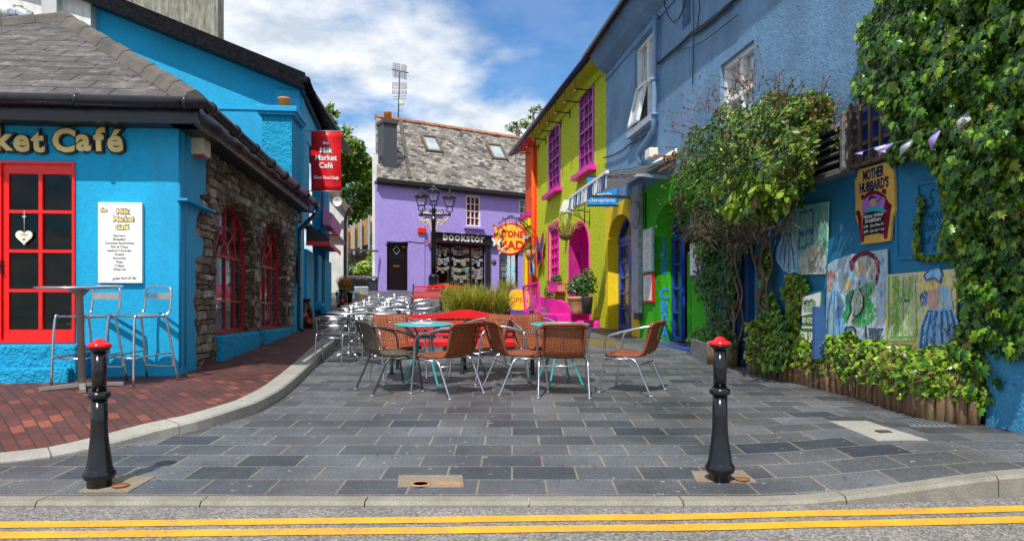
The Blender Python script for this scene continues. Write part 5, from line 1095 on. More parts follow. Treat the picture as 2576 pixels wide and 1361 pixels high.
mb = MB().tube(br, .016, 6).tube([cs(330,235), cs(436,205), cs(530,235), cs(600,290), cs(650,330)], .014, 6).tube([cs(600,235), endp], .016, 6).tube([cs(640,345), LM.P(LM.s(1352,.06)-.2, -.08, cs(0,345).z)], .014, 6)
for (cx_, cy_, rr_) in ((318,212,15),(412,185,18),(460,185,18),(555,215,14),(640,320,16)): mb.tube([cs(cx_+rr_*math.cos(k*.7), cy_+rr_*math.sin(k*.7)) for k in range(9)], .010, 5)
mb.build('bracket', 'ink', t)
def bfly2(par, x, y, size, m1, m2, k0=0):
    c = cs(x, y)
    for k in (-1, 1):
        lp = [(c.x+k*a_*size, c.z+b_*size+k*k0*a_*size) for a_, b_ in [(.02,0),(.12,.30),(.42,.62),(.62,.52),(.55,.18),(.30,.02),(.48,-.20),(.42,-.48),(.20,-.42),(.05,-.10)]]; lp = lp if k == 1 else lp[::-1]
        b = MB().plate([lp], SY-.09, SY-.08).build('butterfly_wing', m1, par); ins = [(c.x+(p-c.x)*.72+k*.06*size, c.z+(q-c.z)*.72) for p, q in lp]; MB().plate([ins], SY-.096, SY-.09).build('wing_pattern', m2, b)
bfly2(t, 240, 410, .27, 'maroon', 'yellow_sign', -.35); bfly2(t, 215, 590, .26, 'print_aqua', 'white_paint', -.1); bfly2(t, 300, 705, .22, 'off_white', 'print_red', .3); bfly2(t, 675, 510, .12, 'sign_blue', 'print_aqua')
# flower basket hanging behind the sign, grass pot by the shop door
p = at(c2(735,760)[0], c2(735,760)[1], 24.5); t = thing('hanging_flower_pot', 'small brown hanging flower pot between the round sign and the orange wall', 'plant pot', p); BASE[t.name] = tuple(p); MB().lathe([(.10,-.22),(.17,-.05),(.19,.12),(.16,.12)], 14, p).build('pot', 'terracotta', t); bush(MB(), p+Vector((-.15,0,.22)), (.36,.2,.2), 140, .08, seed=12).build('leaves', 'tree_leaf', t); MB().tube([p+Vector((0,0,.1)), p+Vector((.05,0,1.9))], .008, 4).build('chain', 'ink', t)
# ================================================================ the blue building with the shopfronts on the right
rbb = thing('blue_shop_building', 'steel blue rendered building with yellow and green shopfronts and a teal boarded wall', 'building', (0,0,0)); BASE[rbb.name] = (0,0,0)
fr2 = Frame(RB, rbb); RE = RB.z(1525, 122, .2)+.05; RS = 13.6
def cB(x, y): return ((2250+x/1.9443)/1.3587, (200+y/1.9443)/1.3587)
def c3(x, y): return ((2350+x/2.2677)/1.3587, (750+y/2.2677)/1.3587)
def c7(x, y): return ((2600+x/2.2689)/1.3587, (900+y/2.2689)/1.3587)
def cH(x, y): return ((2750+x/2.4747)/1.3587, (500+y/2.4747)/1.3587)
uw1 = RB.rect(1596, 1645, 97, 312, at_=1620); uw2 = RB.rect(1812, 1897, 132, 330, at_=1855); uw3 = RB.rect(1716, 1738, -60, 68)
yd = RB.rect(1532, 1592, 537, 832, at_=1567); gd = RB.rect(1647, 1743, 505, 862, at_=1690)
YT = 3.70; sY = RB.s(1612); sG = RB.s(1800); sT = RB.s(1936)
fr2.build(MB().plate([[(0, YT), (sG+1.0, YT), (sG+1.0, 2.75), (RS, 2.75), (RS, RE), (0, RE)], opening(*uw1), opening(*uw2), opening(*uw3)], 0, .4), 'upper_wall', 'steel_blue_render')
yo = opening(yd[0], yd[1], .2, yd[2]+2.15, yd[3]); go = opening(gd[0], gd[1], .1, gd[2]+2.1, gd[3])
fr2.build(MB().plate([[(0, 0), (sY, 0), (sY, YT-.002), (0, YT-.002)], yo], -.03, .35), 'yellow_front', 'yellow_render')
fr2.build(MB().plate([[(sY+.002, 0), (sG, 0), (sG, YT-.002), (sY+.002, YT-.002)], go], -.02, .40), 'green_front', 'green_render')
fr2.build(MB().box(sG+.002, 0, 0, sG+1.0, .3, YT-.002), 'blue_bay', 'teal_blue_board')
d0 = RB.s(1857); fr2.build(MB().box(sG+1.002, .0, 0, RS, .3, 2.748), 'boarded_wall', 'teal_blue_board')
mb = MB()
for a_ in (RB.s(1853), RB.s(1871), RB.s(1890)): mb.box(a_-.0, -.10, .1, a_+.10, .0, 2.7)
mb.box(RB.s(1853)-.0, -.04, .1, RB.s(1898), .0, 2.7); fr2.build(mb, 'dark_door', 'navy_door')
fr2.build(MB().box(sY+.0, -.14, .0, gd[0]-.0, -.02, RB.z(1640, 862)).box(gd[0], -.16, .0, gd[1]+1.2, -.02, RB.z(1690, 866)), 'plinth', 'blue_door', bevel=.02)
fr2.build(MB().box(sG+1.0, -.06, 2.70, RS, .0, 2.80), 'ledge', 'bark')
fr2.build(MB().box(RB.s(2476,.12), -.13, -.1, RS, .0, 1.22), 'low_wall', 'low_blue_render', bevel=.03)
# eaves
fr2.build(MB().box(0, -.45, RE-.02, RS, .0, RE+.02).plate([], 0, 0) if False else MB().add([(0,0,RE-.45),(RS,0,RE-.45),(RS,-.22,RE-.30),(0,-.22,RE-.30),(0,-.45,RE-.02),(RS,-.45,RE-.02),(0,-.45,RE+.02),(RS,-.45,RE+.02),(0,0,RE+.02),(RS,0,RE+.02)], [(0,1,2,3),(3,2,5,4),(4,5,7,6),(6,7,9,8),(0,3,4,6,8),(1,9,7,5,2)]), 'coved_eaves', 'steel_blue_render')
mb = MB(); slabface(mb, [(0-.1,-.5,RE+.03),(RS,-.5,RE+.03),(RS,4,RE+2.6),(-.1,4,RE+2.6)], .08); fr2.build(mb, 'roof', 'roof_slate_small')
fr2.build(MB().tube([(-.1,-.55,RE+.0),(RS,-.55,RE+.0)], .06, 8).box(-.1,-.50,RE-.05,RS,-.455,RE+.05), 'gutter', 'gutter_black'); fr2.build(MB().box(0,-.03,RE-.62,RS,.0,RE-.50), 'string_course', 'steel_blue_render')
for i, wq in enumerate((uw1, uw2)):
    a, b, c, d = wq; f = wwin(fr2, rbb, opening(*wq), .17, .07, 'white_paint', 2, 2, .07, 'net_glass', d=.10); fr2.build(MB().box(a-.15, -.14, c-.14, b+.15, .12, c-.004), 'sill', 'grey_paint', f)
    fr2.build(MB().box(a-.01, .19, c, b+.01, .20, d), 'curtain', 'curtain', f)
    if i == 0:                                           # one light of the window is pushed open
        m_ = (a+b)/2; zt = (c+d)/2; mb = MB(); P_ = [(a+.03,.06,zt),(m_-.02,.06,zt),(m_-.02,-.13,c+.08),(a+.03,-.13,c+.08)]
        for k in range(4): mb.bar(P_[k], P_[(k+1) % 4], .05, .07, up=(0,1,.2))
        o = fr2.build(mb, 'open_casement', 'white_paint', f); mb = MB(); mb.add([(p[0], p[1]+.0, p[2]) for p in P_], [(0,1,2,3)]); fr2.build(mb, 'pane', 'net_glass', o)
fr2.build(MB().box(uw3[0],.2,uw3[2],uw3[1],.21,uw3[3]), 'blocked_window', 'blue_door')
# rainwater pipe, cables
def wp(f, pts, out): return [(*RB.hit(*f(x, y), out), out) for x, y in pts]
def wtube(mb, f, pts, out, r, n=6):
    q = [(a, -o_, z) for a, z, o_ in wp(f, pts, out)]; return mb.tube(q, r, n)
mb = MB(); wtube(mb, c8, [(1078,120),(1072,500),(1066,860),(1066,975),(1040,1010),(965,1130),(950,1170),(962,1230)], .10, .055, 10)
for y in (600, 860): wtube(mb, c8, [(1070,y-8),(1070,y+8)], .10, .075, 10)
fr2.build(mb, 'rain_pipe', 'pipe_blue')
mb = MB(); wtube(mb, c8, [(1095,480),(1140,440),(1180,405),(1240,355),(1300,300),(1350,248),(1400,215),(1440,190),(1490,150),(1540,112),(1600,60),(1700,-20)], .05, .028); wtube(mb, c8, [(1350,262),(1440,205),(1540,122),(1640,40)], .06, .02)
wtube(mb, c8, [(1138,-30),(1150,60),(1175,130),(1215,172),(1255,140),(1290,60),(1305,-30)], .08, .012); wtube(mb, c8, [(1215,378),(1340,360),(1440,310),(1540,235),(1700,110)], .08, .008); wtube(mb, c8, [(1405,-20),(1408,60),(1400,130),(1390,210)], .05, .01)
wtube(mb, c8, [(690,1185),(760,1165),(830,1130),(880,1085),(960,1045),(1050,985)], .05, .018); wtube(mb, c8, [(1358,0),(1362,300),(1356,640)], .03, .008); fr2.build(mb, 'cable', 'cable')
# yellow shopfront: arched recess with blue glazed doors
n_ = len(yo); mb = MB(); mb.plate([frame_loop(yo, -.0), frame_loop(yo, .08)], .24, .34); fr2.build(mb, 'door_frame', 'blue_door')
for (a, b) in ((yd[0]+.06, (yd[0]+yd[1])/2-.01), ((yd[0]+yd[1])/2+.01, yd[1]-.06)):
    lp = opening(a, b, yd[2]+.02, yd[2]+2.15); f = wwin(fr2, rbb, lp, .32, .12, 'blue_door', 1, 5, .045, 'warm_glass', name='door', d=.08)
fan = [(yd[0]+.08, yd[2]+2.2), (yd[1]-.08, yd[2]+2.2)]+arch(yd[0]+.08, yd[1]-.08, yd[2]+2.24, yd[3]-.06); fr2.build(MB().plate([fan], .31, .315), 'fanlight', 'painted_reflect_glass'); fr2.build(MB().box(yd[0], .22, yd[2]+2.14, yd[1], .33, yd[2]+2.24), 'transom', 'blue_door')
x0, x1, z0, z1 = RB.rect(c9(778,0)[0], c9(805,0)[0], c9(0,455)[1], c9(0,515)[1]); mb = MB()
for k in range(7): mb.box(x0, -.05, z0+(z1-z0)*k/7, x1, -.031, z0+(z1-z0)*(k+.6)/7)
fr2.build(mb, 'vent', 'yellow_render')
# green shopfront: the far jamb carries the lettering
dp_ = .42; fr2.build(MB().box(gd[0]-.01, -.018, .1, gd[0], dp_, gd[2]+2.3), 'lettered_jamb', 'green_render')
jw = Wall(RB.P(gd[0]+.004, 0, 0).x, RB.P(gd[0]+.004, 0, 0).y, *RB.n.xy); jt = thing('ice_cream_lettering', 'blue letters reading ICE CREAM down the green door jamb', 'lettering', (0,0,0)); BASE[jt.name] = (0,0,0); fj = Frame(jw, jt)
zz_ = EYE+(HZP-592)/F*RB.P(gd[0],0,0).y; mb = MB(); mo = MB()
for i, ch_ in enumerate('ICE CREAM'):
    z = zz_-.24-i*.262
    if ch_ == ' ': fj.build(mo, 'outline', 'letter_blue'); fj.build(mb, 'letters', 'sign_blue'); mo = MB(); mb = MB()
    if ch_ != ' ': mo.text(ch_, .30, .20, z, 0, .004, off=.016, xs=.92); mb.text(ch_, .30, .20, z, -.004, .004, off=.004, xs=.92)
fj.build(mo, 'outline', 'letter_blue'); fj.build(mb, 'letters', 'sign_blue')
fr2.build(MB().box(gd[0]-3.5, dp_+.9, .1, gd[1]+1, dp_+.92, gd[3]), 'shop_interior', 'interior_dark')
for (a, b) in ((gd[0]+.0, gd[0]+.55), (gd[1]-.45, gd[1]-.0)):
    f = wwin(fr2, rbb, opening(a, b, gd[2], gd[2]+2.1), dp_, .09, 'blue_door', 1, 4, .05, 'dark_glass', name='glazed_panel', d=.07)
fr2.build(MB().box(gd[0]+.62, dp_+.02, gd[2], gd[0]+.80, dp_+.06, gd[2]+1.7).box(gd[0]+1.0, dp_+.02, gd[2], gd[0]+1.15, dp_+.06, gd[2]+1.7), 'striped_door', 'green_render'); fr2.build(MB().box(gd[0]+.56, dp_+.06, gd[2], gd[1]-.5, dp_+.09, gd[2]+1.75), 'door_board', 'off_white')
fan = [(gd[0]+.05, gd[2]+2.16), (gd[1]-.05, gd[2]+2.16)]+arch(gd[0]+.05, gd[1]-.05, gd[2]+2.2, gd[3]-.04); fr2.build(MB().plate([fan, frame_loop(fan, .06)], dp_-.07, dp_), 'fanlight_frame', 'blue_door'); fr2.build(MB().plate([fan], dp_-.02, dp_-.01), 'fanlight', 'dark_glass')
fr2.build(MB().tube([(sY+.42,-.04,YT-.1),(sY+.42,-.04,2.6),(sY+.5,-.04,2.5),(gd[0]+.1,-.04,2.45)], .014, 5), 'thin_cable', 'ink')
# long weathered shutter box and the signs
x0, x1, z0, z1 = RB.rect(c9(838,0)[0], c9(878,0)[0], c9(0,362)[1], c9(0,1205)[1]); t = RB.thing('weathered_board', 'tall weathered grey blue timber board between the yellow and green fronts', 'board', (x0+x1)/2, z0)
MB().box(x0, -.14, z0, x1, -.03, z1).build('board', 'grey_paint', t, bevel=.01); MB().box(x0+.05, -.12, z0-.14, x1-.02, -.03, z0).build('end_box', 'slate_grey', t)
x = RB.s(c9(862,0)[0]); z = RB.z(c9(862,0)[0], c9(0,555)[1]); t = RB.thing('round_sign', 'round grey sign seen edge on above the weathered board', 'sign', x, z, -.14); pc = RB.P(x, -.28, z); MB().lathe([(0,-.02),(.30,-.02),(.30,.02),(0,.02)], 28, (x, -.16, z), ax='y').build('disc', 'grey_paint', t)
x0, x1, z0, z1 = RB.rect(1594, 1607, 625, 717); t = RB.thing('opening_hours_sign', 'narrow bright blue sign with small white lines beside the blue glazed doors', 'sign', (x0+x1)/2, z0); MB().box(x0, -.05, z0, x1, -.031, z1).build('panel', 'sign_blue', t); mb = MB()
for k, w_ in enumerate((.8,.5,.6,.7,.8,.7)): zc = z1-.08-(z1-z0-.15)*k/5.5; mb.box((x0+x1)/2-w_*(x1-x0)*.4, -.053, zc-.012, (x0+x1)/2+w_*(x1-x0)*.4, -.05, zc+.012)
mb.build('lines', 'white_ink', t)
def menu(px0, px1, py0, py1, label, fm, out=.02, seed=1):
    x0, x1, z0, z1 = RB.rect(px0, px1, py0, py1, out); t = RB.thing('menu', label, 'menu', (x0+x1)/2, z0); rr = random.Random(seed)
    MB().box(x0, -out-.05, z0, x1, -out, z1).build('frame', fm, t, bevel=.005); MB().box(x0+.04, -out-.054, z0+.04, x1-.04, -out-.05, z1-.04).build('paper', 'white_paint', t); mb = MB(); n = int((z1-z0)/.045)
    for k in range(2, n-1):
        if k % 5 == 0: continue
        w_ = rr.uniform(.25, .75)*(x1-x0)*.5; zc = z1-k*.045; mb.box((x0+x1)/2-w_*.8, -out-.056, zc-.006, (x0+x1)/2+w_*.8, -out-.054, zc+.006)
    mb.build('writing', 'grey_paint', t); return t
menu(1622, 1646, 575, 685, 'cyan framed menu above the pink one on the green wall', 'print_aqua'); menu(1623, 1647, 688, 761, 'pink framed menu below the cyan one on the green wall', 'bench_red', seed=2); menu(1741, 1773, 513, 697, 'tall purple framed white menu near the climbing plant trunk', 'purple_board', seed=3)
# chiropractor sign
Ys = 16.9; q0 = at(1477, 516, Ys); q1 = at(1551, 447, Ys); t = thing('chiropractor_sign', 'bright blue projecting sign reading Kinsale Chiropractic under the striped awning', 'sign', q0); BASE[t.name] = tuple(q0)
MB().box(q0.x, Ys-.03, q0.z, q1.x, Ys+.03, q1.z).build('panel', 'sign_blue', t); cx = (q0.x+q1.x)/2; h_ = q1.z-q0.z
MB().text('Kinsale', .165, cx, q0.z+.30*h_, Ys-.03, .003).text('Chiropractic', .125, cx, q0.z+.11*h_, Ys-.03, .003).text('Family D.C.', .15, cx+.06, q0.z+.70*h_, Ys-.03, .003).build('lettering', 'white_ink', t)
MB().bar((q0.x, Ys, q0.z-.02), (q1.x+.12, Ys, q0.z-.02), .04, .03).bar((q0.x, Ys, q1.z+.02), (q1.x+.12, Ys, q1.z+.02), .04, .03).build('bracket', 'ink', t)
# striped awning
sn = RB.s(1704); sf = sn-3.05; zw, zf, pr = 4.02, 3.66, 1.34; t = RB.thing('striped_awning', 'retractable black and white striped awning over the yellow shopfront', 'awning', sn, zw)
mb = MB(); n = 14; mb.add([(sf+(sn-sf)*i/n, y, zw+(zf-zw)*(-y/pr)-.05*math.sin(-y/pr*math.pi)) for i in range(n+1) for y in (0, -.45, -.9, -pr)], [(4*i+k, 4*i+4+k, 4*i+5+k, 4*i+1+k) for i in range(n) for k in range(3)], 0, True)
o = mb.build('canopy', 'striped_canvas', t); md = o.modifiers.new('s', 'SOLIDIFY'); md.thickness = .01
mb = MB(); n = 90; vs = []
for i in range(n+1): x = sf+(sn-sf)*i/n; w_ = .015*math.sin(i*.9); vs += [(x, -pr-.01-w_, zf), (x, -pr-.03-w_*2, zf-.26-.05*abs(math.sin(i/n*math.pi*11)))]
mb.add(vs, [(2*i, 2*i+2, 2*i+3, 2*i+1) for i in range(n)]); o = mb.build('valance', 'striped_valance', t); md = o.modifiers.new('s', 'SOLIDIFY'); md.thickness = .006
MB().bar((sf-.02, -pr, zf+.01), (sn+.02, -pr, zf+.01), .06, .06).build('front_bar', 'white_paint', t)
MB().tube([(sf, 0, zw+.06), (sn, 0, zw+.06)], .07, 10).build('roller', 'white_paint', t)
for s_ in (sf+.3, sn-.3): MB().bar((s_, -pr, zf-.03), (s_+.25, -.65, zf-.02), .05, .05).bar((s_+.25, -.65, zf-.02), (s_-.1, -.0, zw-.35), .06, .06).build('folding_arm', 'grey_paint', t)
x, y_ = c9(925, 150); t = RB.thing('spot_light', 'small white spot light on a rusty bracket above the striped awning', 'light', RB.s(x, .3), RB.z(x, y_, .3)); a_, z_ = RB.hit(x, y_, .3); MB().box(a_-.16,-.38,z_-.09,a_+.14,-.2,z_+.10).build('housing', 'off_white', t, bevel=.02); MB().bar((a_+.1,-.3,z_-.05),(a_+.5,0,z_-.15),.05,.04).build('bracket', 'rust', t)
x, y_ = cB(60, 720); a_, z_ = RB.hit(x, y_, .5); t = RB.thing('rusty_finial', 'rusty scrolled iron arm between the awning and the climbing plant', 'bracket', a_, z_, -.4); MB().bar((a_-.42,-.5,z_-.0),(a_+.35,-.5,z_-.0),.025,.045).tube([(a_+.12*math.cos(k*.6)*(1-k/18)-.1, -.5, z_+.12+.10*math.sin(k*.6)*(1-k/18)) for k in range(14)], .016, 5).tube([(a_+.3+.10*math.cos(k*.6)*(1-k/18), -.5, z_+.12+.08*math.sin(k*.6)*(1-k/18)) for k in range(14)], .016, 5).build('ironwork', 'rust', t)
# ---------------------------------------------------------------- louvre, trellis, bunting above the boards
def quadface(pts, out): return [RB.hit(*p, out) for p in pts]
P4 = quadface([cB(1075,445), cB(1240,405), cB(1240,735), cB(1050,790)], .12); t = RB.thing('louvred_vent', 'weathered grey louvred timber vent panel beside the climbing plant', 'vent', (P4[0][0]+P4[1][0])/2, P4[3][1], -.06); x0, x1 = P4[3][0]-.2, P4[1][0]; z1, z0 = (P4[0][1]+P4[1][1])/2, (P4[2][1]+P4[3][1])/2
for k in range(6):
    z = z0+(z1-z0)*k/6; mb = MB(); h_ = (z1-z0)/6; mb.add([(x0,-.16,z),(x1,-.16,z),(x1,-.03,z+h_*1.05),(x0,-.03,z+h_*1.05),(x0,-.14,z-.02),(x1,-.14,z-.02),(x1,-.01,z+h_*1.03),(x0,-.01,z+h_*1.03)], [(0,1,2,3),(7,6,5,4),(0,4,5,1),(1,5,6,2),(2,6,7,3),(3,7,4,0)]); mb.build('slat', 'grey_wood', t)
MB().box(x0-.04,-.18,z0-.04,x0,0,z1+.05).box(x1,-.18,z0-.04,x1+.04,0,z1+.05).box(x0,-.18,z0-.05,x1,0,z0-.02).build('frame', 'grey_wood', t)
x2 = RB.s(2275,.1); t = RB.thing('trellis', 'dark timber trellis over a small window between the vent and the ivy', 'trellis', (x1+x2)/2, z0, -.05); mb = MB()
for k in range(6): x = x1+.08+(x2-x1-.08)*k/5; mb.box(x-.016, -.12, z0-.02, x+.016, -.09, z1+.12)
for k in range(4): z = z0+(z1-z0+.1)*k/3.2; mb.box(x1+.04, -.10, z-.02, x2, -.07, z+.02)
mb.build('lattice', 'bark', t); MB().box(x1+.1, -.02, z0, x2-.1, -.005, z1).build('dark_window', 'blue_door', t)
flags = [((1038,1180),'grey_cloth',[(1105,850),(1145,895),(1040,985)]), ((0,0),'lilac_cloth',[(870,980),(912,985),(842,1135)]), ((0,0),'grey_cloth',[(690,1045),(745,1040),(603,1178)]), ((0,0),'lilac_cloth',[(505,1085),(565,1075),(450,1180)]), ((0,0),'grey_cloth',[(410,1110),(500,1090),(500,1150)]), ((0,0),'lilac_cloth',[(273,1155),(330,1140),(325,1162)])]
def cI(x, y): return ((2800+x/2.1957)/1.3587, (y/2.1957)/1.3587)
t = RB.thing('bunting_string', 'grey and lilac triangle bunting strung over the ivy and trellis', 'bunting', *RB.hit(*cI(700,1060), .45), -.4); st_ = []
for i, (_, m_, tri) in enumerate(flags):
    q = [(*RB.hit(*cI(x, y), .42+.03*k), .42+.03*k) for k, (x, y) in enumerate(tri)]; mb = MB(); V = [Vector((a_, -o_, z_)) for a_, z_, o_ in q]; mid = (V[0]+V[2])/2+Vector((0,-.05,0)); mb.add(V+[mid], [(0,1,3),(1,2,3)], 0, True); o = mb.build('flag', m_, t); md = o.modifiers.new('s','SOLIDIFY'); md.thickness = .003; st_.append(V[0])
MB().tube(st_, .002, 4).build('string', 'grey_cloth', t)
# ---------------------------------------------------------------- sign and painted boards on the teal wall
out = .05
def board(name, label, cat, f, pts, mat_, th=.02, o=out, holes=()):
    P_ = [RB.hit(*f(x, y), o) for x, y in pts]; cx = sum(p[0] for p in P_)/len(P_); cz = min(p[1] for p in P_); t = RB.thing(name, label, cat, cx, cz, -o); 
    area = sum(P_[i-1][0]*P_[i][1]-P_[i][0]*P_[i-1][1] for i in range(len(P_)))
    MB().plate([P_ if area > 0 else P_[::-1]], -o, -o+th).build('board', mat_, t, bevel=.003); return t
def paint(t, name, f, pts, m_, lift=.002, o=out):
    P_ = [RB.hit(*f(x, y), o) for x, y in pts]; area = sum(P_[i-1][0]*P_[i][1]-P_[i][0]*P_[i-1][1] for i in range(len(P_))); return MB().plate([P_ if area > 0 else P_[::-1]], -o-lift, -o-.0004).build(name, m_, t)
def ell(cx, cy, rx, ry, n=18, rot=0): return [(cx+rx*math.cos(2*math.pi*k/n)*math.cos(rot)-ry*math.sin(2*math.pi*k/n)*math.sin(rot), cy+rx*math.cos(2*math.pi*k/n)*math.sin(rot)+ry*math.sin(2*math.pi*k/n)*math.cos(rot)) for k in range(n)]
def stroke(t, name, f, lines, m_, r=.008, o=out, lift=.004):
    mb = MB()
    for l in lines:
        q = [RB.hit(*f(x, y), o) for x, y in l]
        for a_, b_ in zip(q, q[1:]): mb.bar((a_[0], -o-lift*.5-.002, a_[1]), (b_[0], -o-lift*.5-.002, b_[1]), r, lift, up=(0,1,0))
    return mb.build(name, m_, t)
hub = board('cafe_name_sign', "shaped mustard sign reading MOTHER HUBBARD'S with a bed and chalkboard", 'sign', cH, [(455,200),(700,132),(718,170),(752,205),(758,360),(762,545),(738,600),(728,700),(720,800),(600,818),(478,832),(468,740),(452,660),(432,610),(430,450),(424,290),(445,255)], 'mustard', .03)
fH = Wall(0,0,1,0)
a0, z0_ = RB.hit(*cH(580,235), out); a1, z1_ = RB.hit(*cH(585,330), out)
MB().text('MOTHER', .150, a0, z0_-.045, -out, .004, off=.005, fit=RB.s(cH(668,0)[0],out)-RB.s(cH(492,0)[0],out)).text("HUBBARD'S", .145, a1, z1_-.05, -out, .004, off=.005, fit=RB.s(cH(706,0)[0],out)-RB.s(cH(462,0)[0],out)).build('lettering', 'navy_ink', hub)
bed = paint(hub, 'bed', cH, [(482,790),(505,430),(520,405),(545,385),(580,375),(620,378),(655,395),(680,420),(735,510),(698,785),(675,785),(670,745),(600,735),(510,752),(500,812),(478,810),(445,570),(470,570),(485,600)], 'maroon')
paint(hub, 'pillow', cH, [(490,470),(540,425),(600,405),(660,425),(685,445),(672,530),(600,510),(490,560)], 'pillow', .004); paint(hub, 'sheet', cH, [(480,598),(520,545),(570,515),(630,510),(695,545),(690,560),(600,548),(520,565)], 'sheet', .006)
paint(hub, 'blackboard', cH, [(498,590),(530,565),(590,552),(650,562),(672,585),(672,715),(650,730),(590,742),(510,755),(500,700)], 'ink', .008); paint(hub, 'face', cH, ell(580,472,28,34), 'skin', .006); paint(hub, 'hair', cH, [(546,465),(550,435),(570,420),(600,425),(612,445),(600,440),(575,442)], 'hair', .008)
for (x, y) in ((497,432),(676,380),(722,505),(457,565)): paint(hub, 'bed_knob', cH, ell(x, y, 17, 20), 'maroon', .009)
mb = MB()
for s_, x, y, sz in (('Wakey Wakey',585,600,.055),('Breakfasts',582,640,.065),('8.30 - 7pm Mon-Fri',588,680,.042),('8.30 - 3pm Sat + Sun',592,722,.040)): a_, z_ = RB.hit(*cH(x, y), out); mb.text(s_, sz, a_, z_, -out-.008, .002, shear=.2)
mb.build('chalk_writing', 'white_ink', hub); mb = MB()
for i_, (x, y) in enumerate(((618,478),(636,465),(656,450),(684,432))): a_, z_ = RB.hit(*cH(x, y), out); mb.text('Z', .03+.012*i_, a_, z_, -out-.006, .002)
mb.build('snore_letters', 'navy_ink', hub)
# panelling lines on the boards
mb = MB()
def wl(x0, y0, x1, y1, f=cH, r=.03): a_, z_ = RB.hit(*f(x0, y0), .0); b_, w_ = RB.hit(*f(x1, y1), .0); mb.bar((a_, -.012, z_), (b_, -.012, w_), r, .024, up=(0,1,0))
wl(782,130,795,950); wl(795,950,1260,930); wl(970,322,975,925); wl(970,322,1145,290); wl(975,925,1245,915); fr2.build(mb, 'panel_trim', 'teal_blue_board')
a_, z_ = RB.hit(*cH(1060,500), .02); t = RB.thing('chalk_lettering', 'faded handwritten menu words on the blue board beside the ivy', 'lettering', a_, z_, -.02); mb = MB()
for s_, x, y, sz in (('5',1020,530,.26),('MENU',1018,640,.12),('Daily Specials',985,725,.12),('full menu',985,835,.12),('inside',1065,885,.09)): a_, z_ = RB.hit(*cH(x, y), .02); mb.text(s_, sz, a_, z_, -.003, .002, shear=.25, align='LEFT', xs=.72, off=-.001)
mb.build('writing', 'faded_ink', t)
# board 1: turquoise shutters and a draped blue cloth
b1 = board('painted_board', 'hand painted board with turquoise shutters, the one partly behind the climbing plant', 'painting', c3, [(745,-80),(1090,-140),(1082,120),(1078,245),(1062,425),(880,430),(740,380),(720,200)], 'board_turquoise')
paint(b1, 'shutter', c3, [(870,-60),(980,-85),(975,190),(860,250)], 'deep_blue_stroke'); paint(b1, 'shutter_panel', c3, [(880,-40),(968,-62),(965,70),(874,95)], 'board_turquoise', .004); paint(b1, 'shutter_panel', c3, [(876,140),(964,118),(962,180),(870,220)], 'board_turquoise', .004)
paint(b1, 'pale_ground', c3, [(900,240),(945,195),(1000,205),(1078,250),(1060,424),(880,428),(862,330)], 'pale_stroke', .003)
paint(b1, 'draped_cloth', c3, [(745,100),(770,85),(808,90),(850,190),(868,300),(850,400),(800,425),(740,395),(700,340),(682,300),(690,220)], 'cloth_blue', .004); stroke(b1, 'cloth_fold', c3, [[(760,100),(715,320)],[(775,100),(750,380)],[(790,100),(790,410)],[(800,100),(835,390)],[(745,100),(690,220),(682,300),(700,345),(740,395)]], 'navy_ink', .006, lift=.01)
paint(b1, 'cloth_hem', c3, [(750,430),(800,438),(800,470),(755,468)], 'rose_stroke', .003); mb = MB()
for k in range(7): a_, z_ = RB.hit(*c3(965, 325+k*13), out); mb.text('nothing is written'[:18-k % 3], .035, a_, z_, -out-.003, .001, shear=.1) if False else mb.box(a_-.09+.01*(k % 3), -out-.005, z_-.004, a_+.09-.012*(k % 2), -out-.003, z_+.004)
mb.build('verse_lines', 'ink', b1)
# board 2: a fan backed chair with a green cushion
b2 = board('painted_board', 'hand painted board with a fan backed yellow chair and green cushion', 'painting', c7, [(520,10),(560,-20),(700,-70),(975,-110),(978,250),(965,648),(760,640),(620,635),(580,645),(500,590),(505,380),(512,200)], 'board_sky')
paint(b2, 'chair_back', c7, [(700,60),(690,0),(715,-50),(770,-85),(830,-95),(890,-70),(920,-10),(925,60),(905,160),(880,170),(905,40),(880,-30),(830,-60),(770,-50),(725,0),(720,60)], 'maroon', .003)
for q in ([(720,20),(740,0),(770,90),(755,100)], [(760,-30),(785,-40),(800,80),(780,80)], [(825,-50),(850,-48),(825,90),(808,85)], [(880,-10),(900,15),(850,130),(835,110)]): paint(b2, 'chair_spindle', c7, q, 'straw', .004)
paint(b2, 'green_cushion', c7, [(660,250),(700,210),(760,200),(820,160),(900,135),(880,210),(840,260),(900,350),(880,440),(810,490),(740,485),(700,440),(650,460),(640,390),(670,330)], 'leafy_green', .005)
paint(b2, 'pale_cushion', c7, [(730,215),(775,200),(800,250),(808,320),(790,380),(745,410),(700,450),(690,500),(670,495),(680,430),(710,370),(700,300)], 'pale_stroke', .007); stroke(b2, 'outline', c7, [[(730,215),(705,300),(710,370),(680,430)],[(775,200),(805,260),(806,330),(780,390),(740,415)],[(665,495),(720,490),(745,520),(740,570)],[(665,500),(655,635)],[(820,490),(830,640)],[(665,590),(830,600)],[(700,585),(720,610),(740,585)],[(750,585),(770,610),(790,590)]], 'navy_ink', .010, lift=.016)
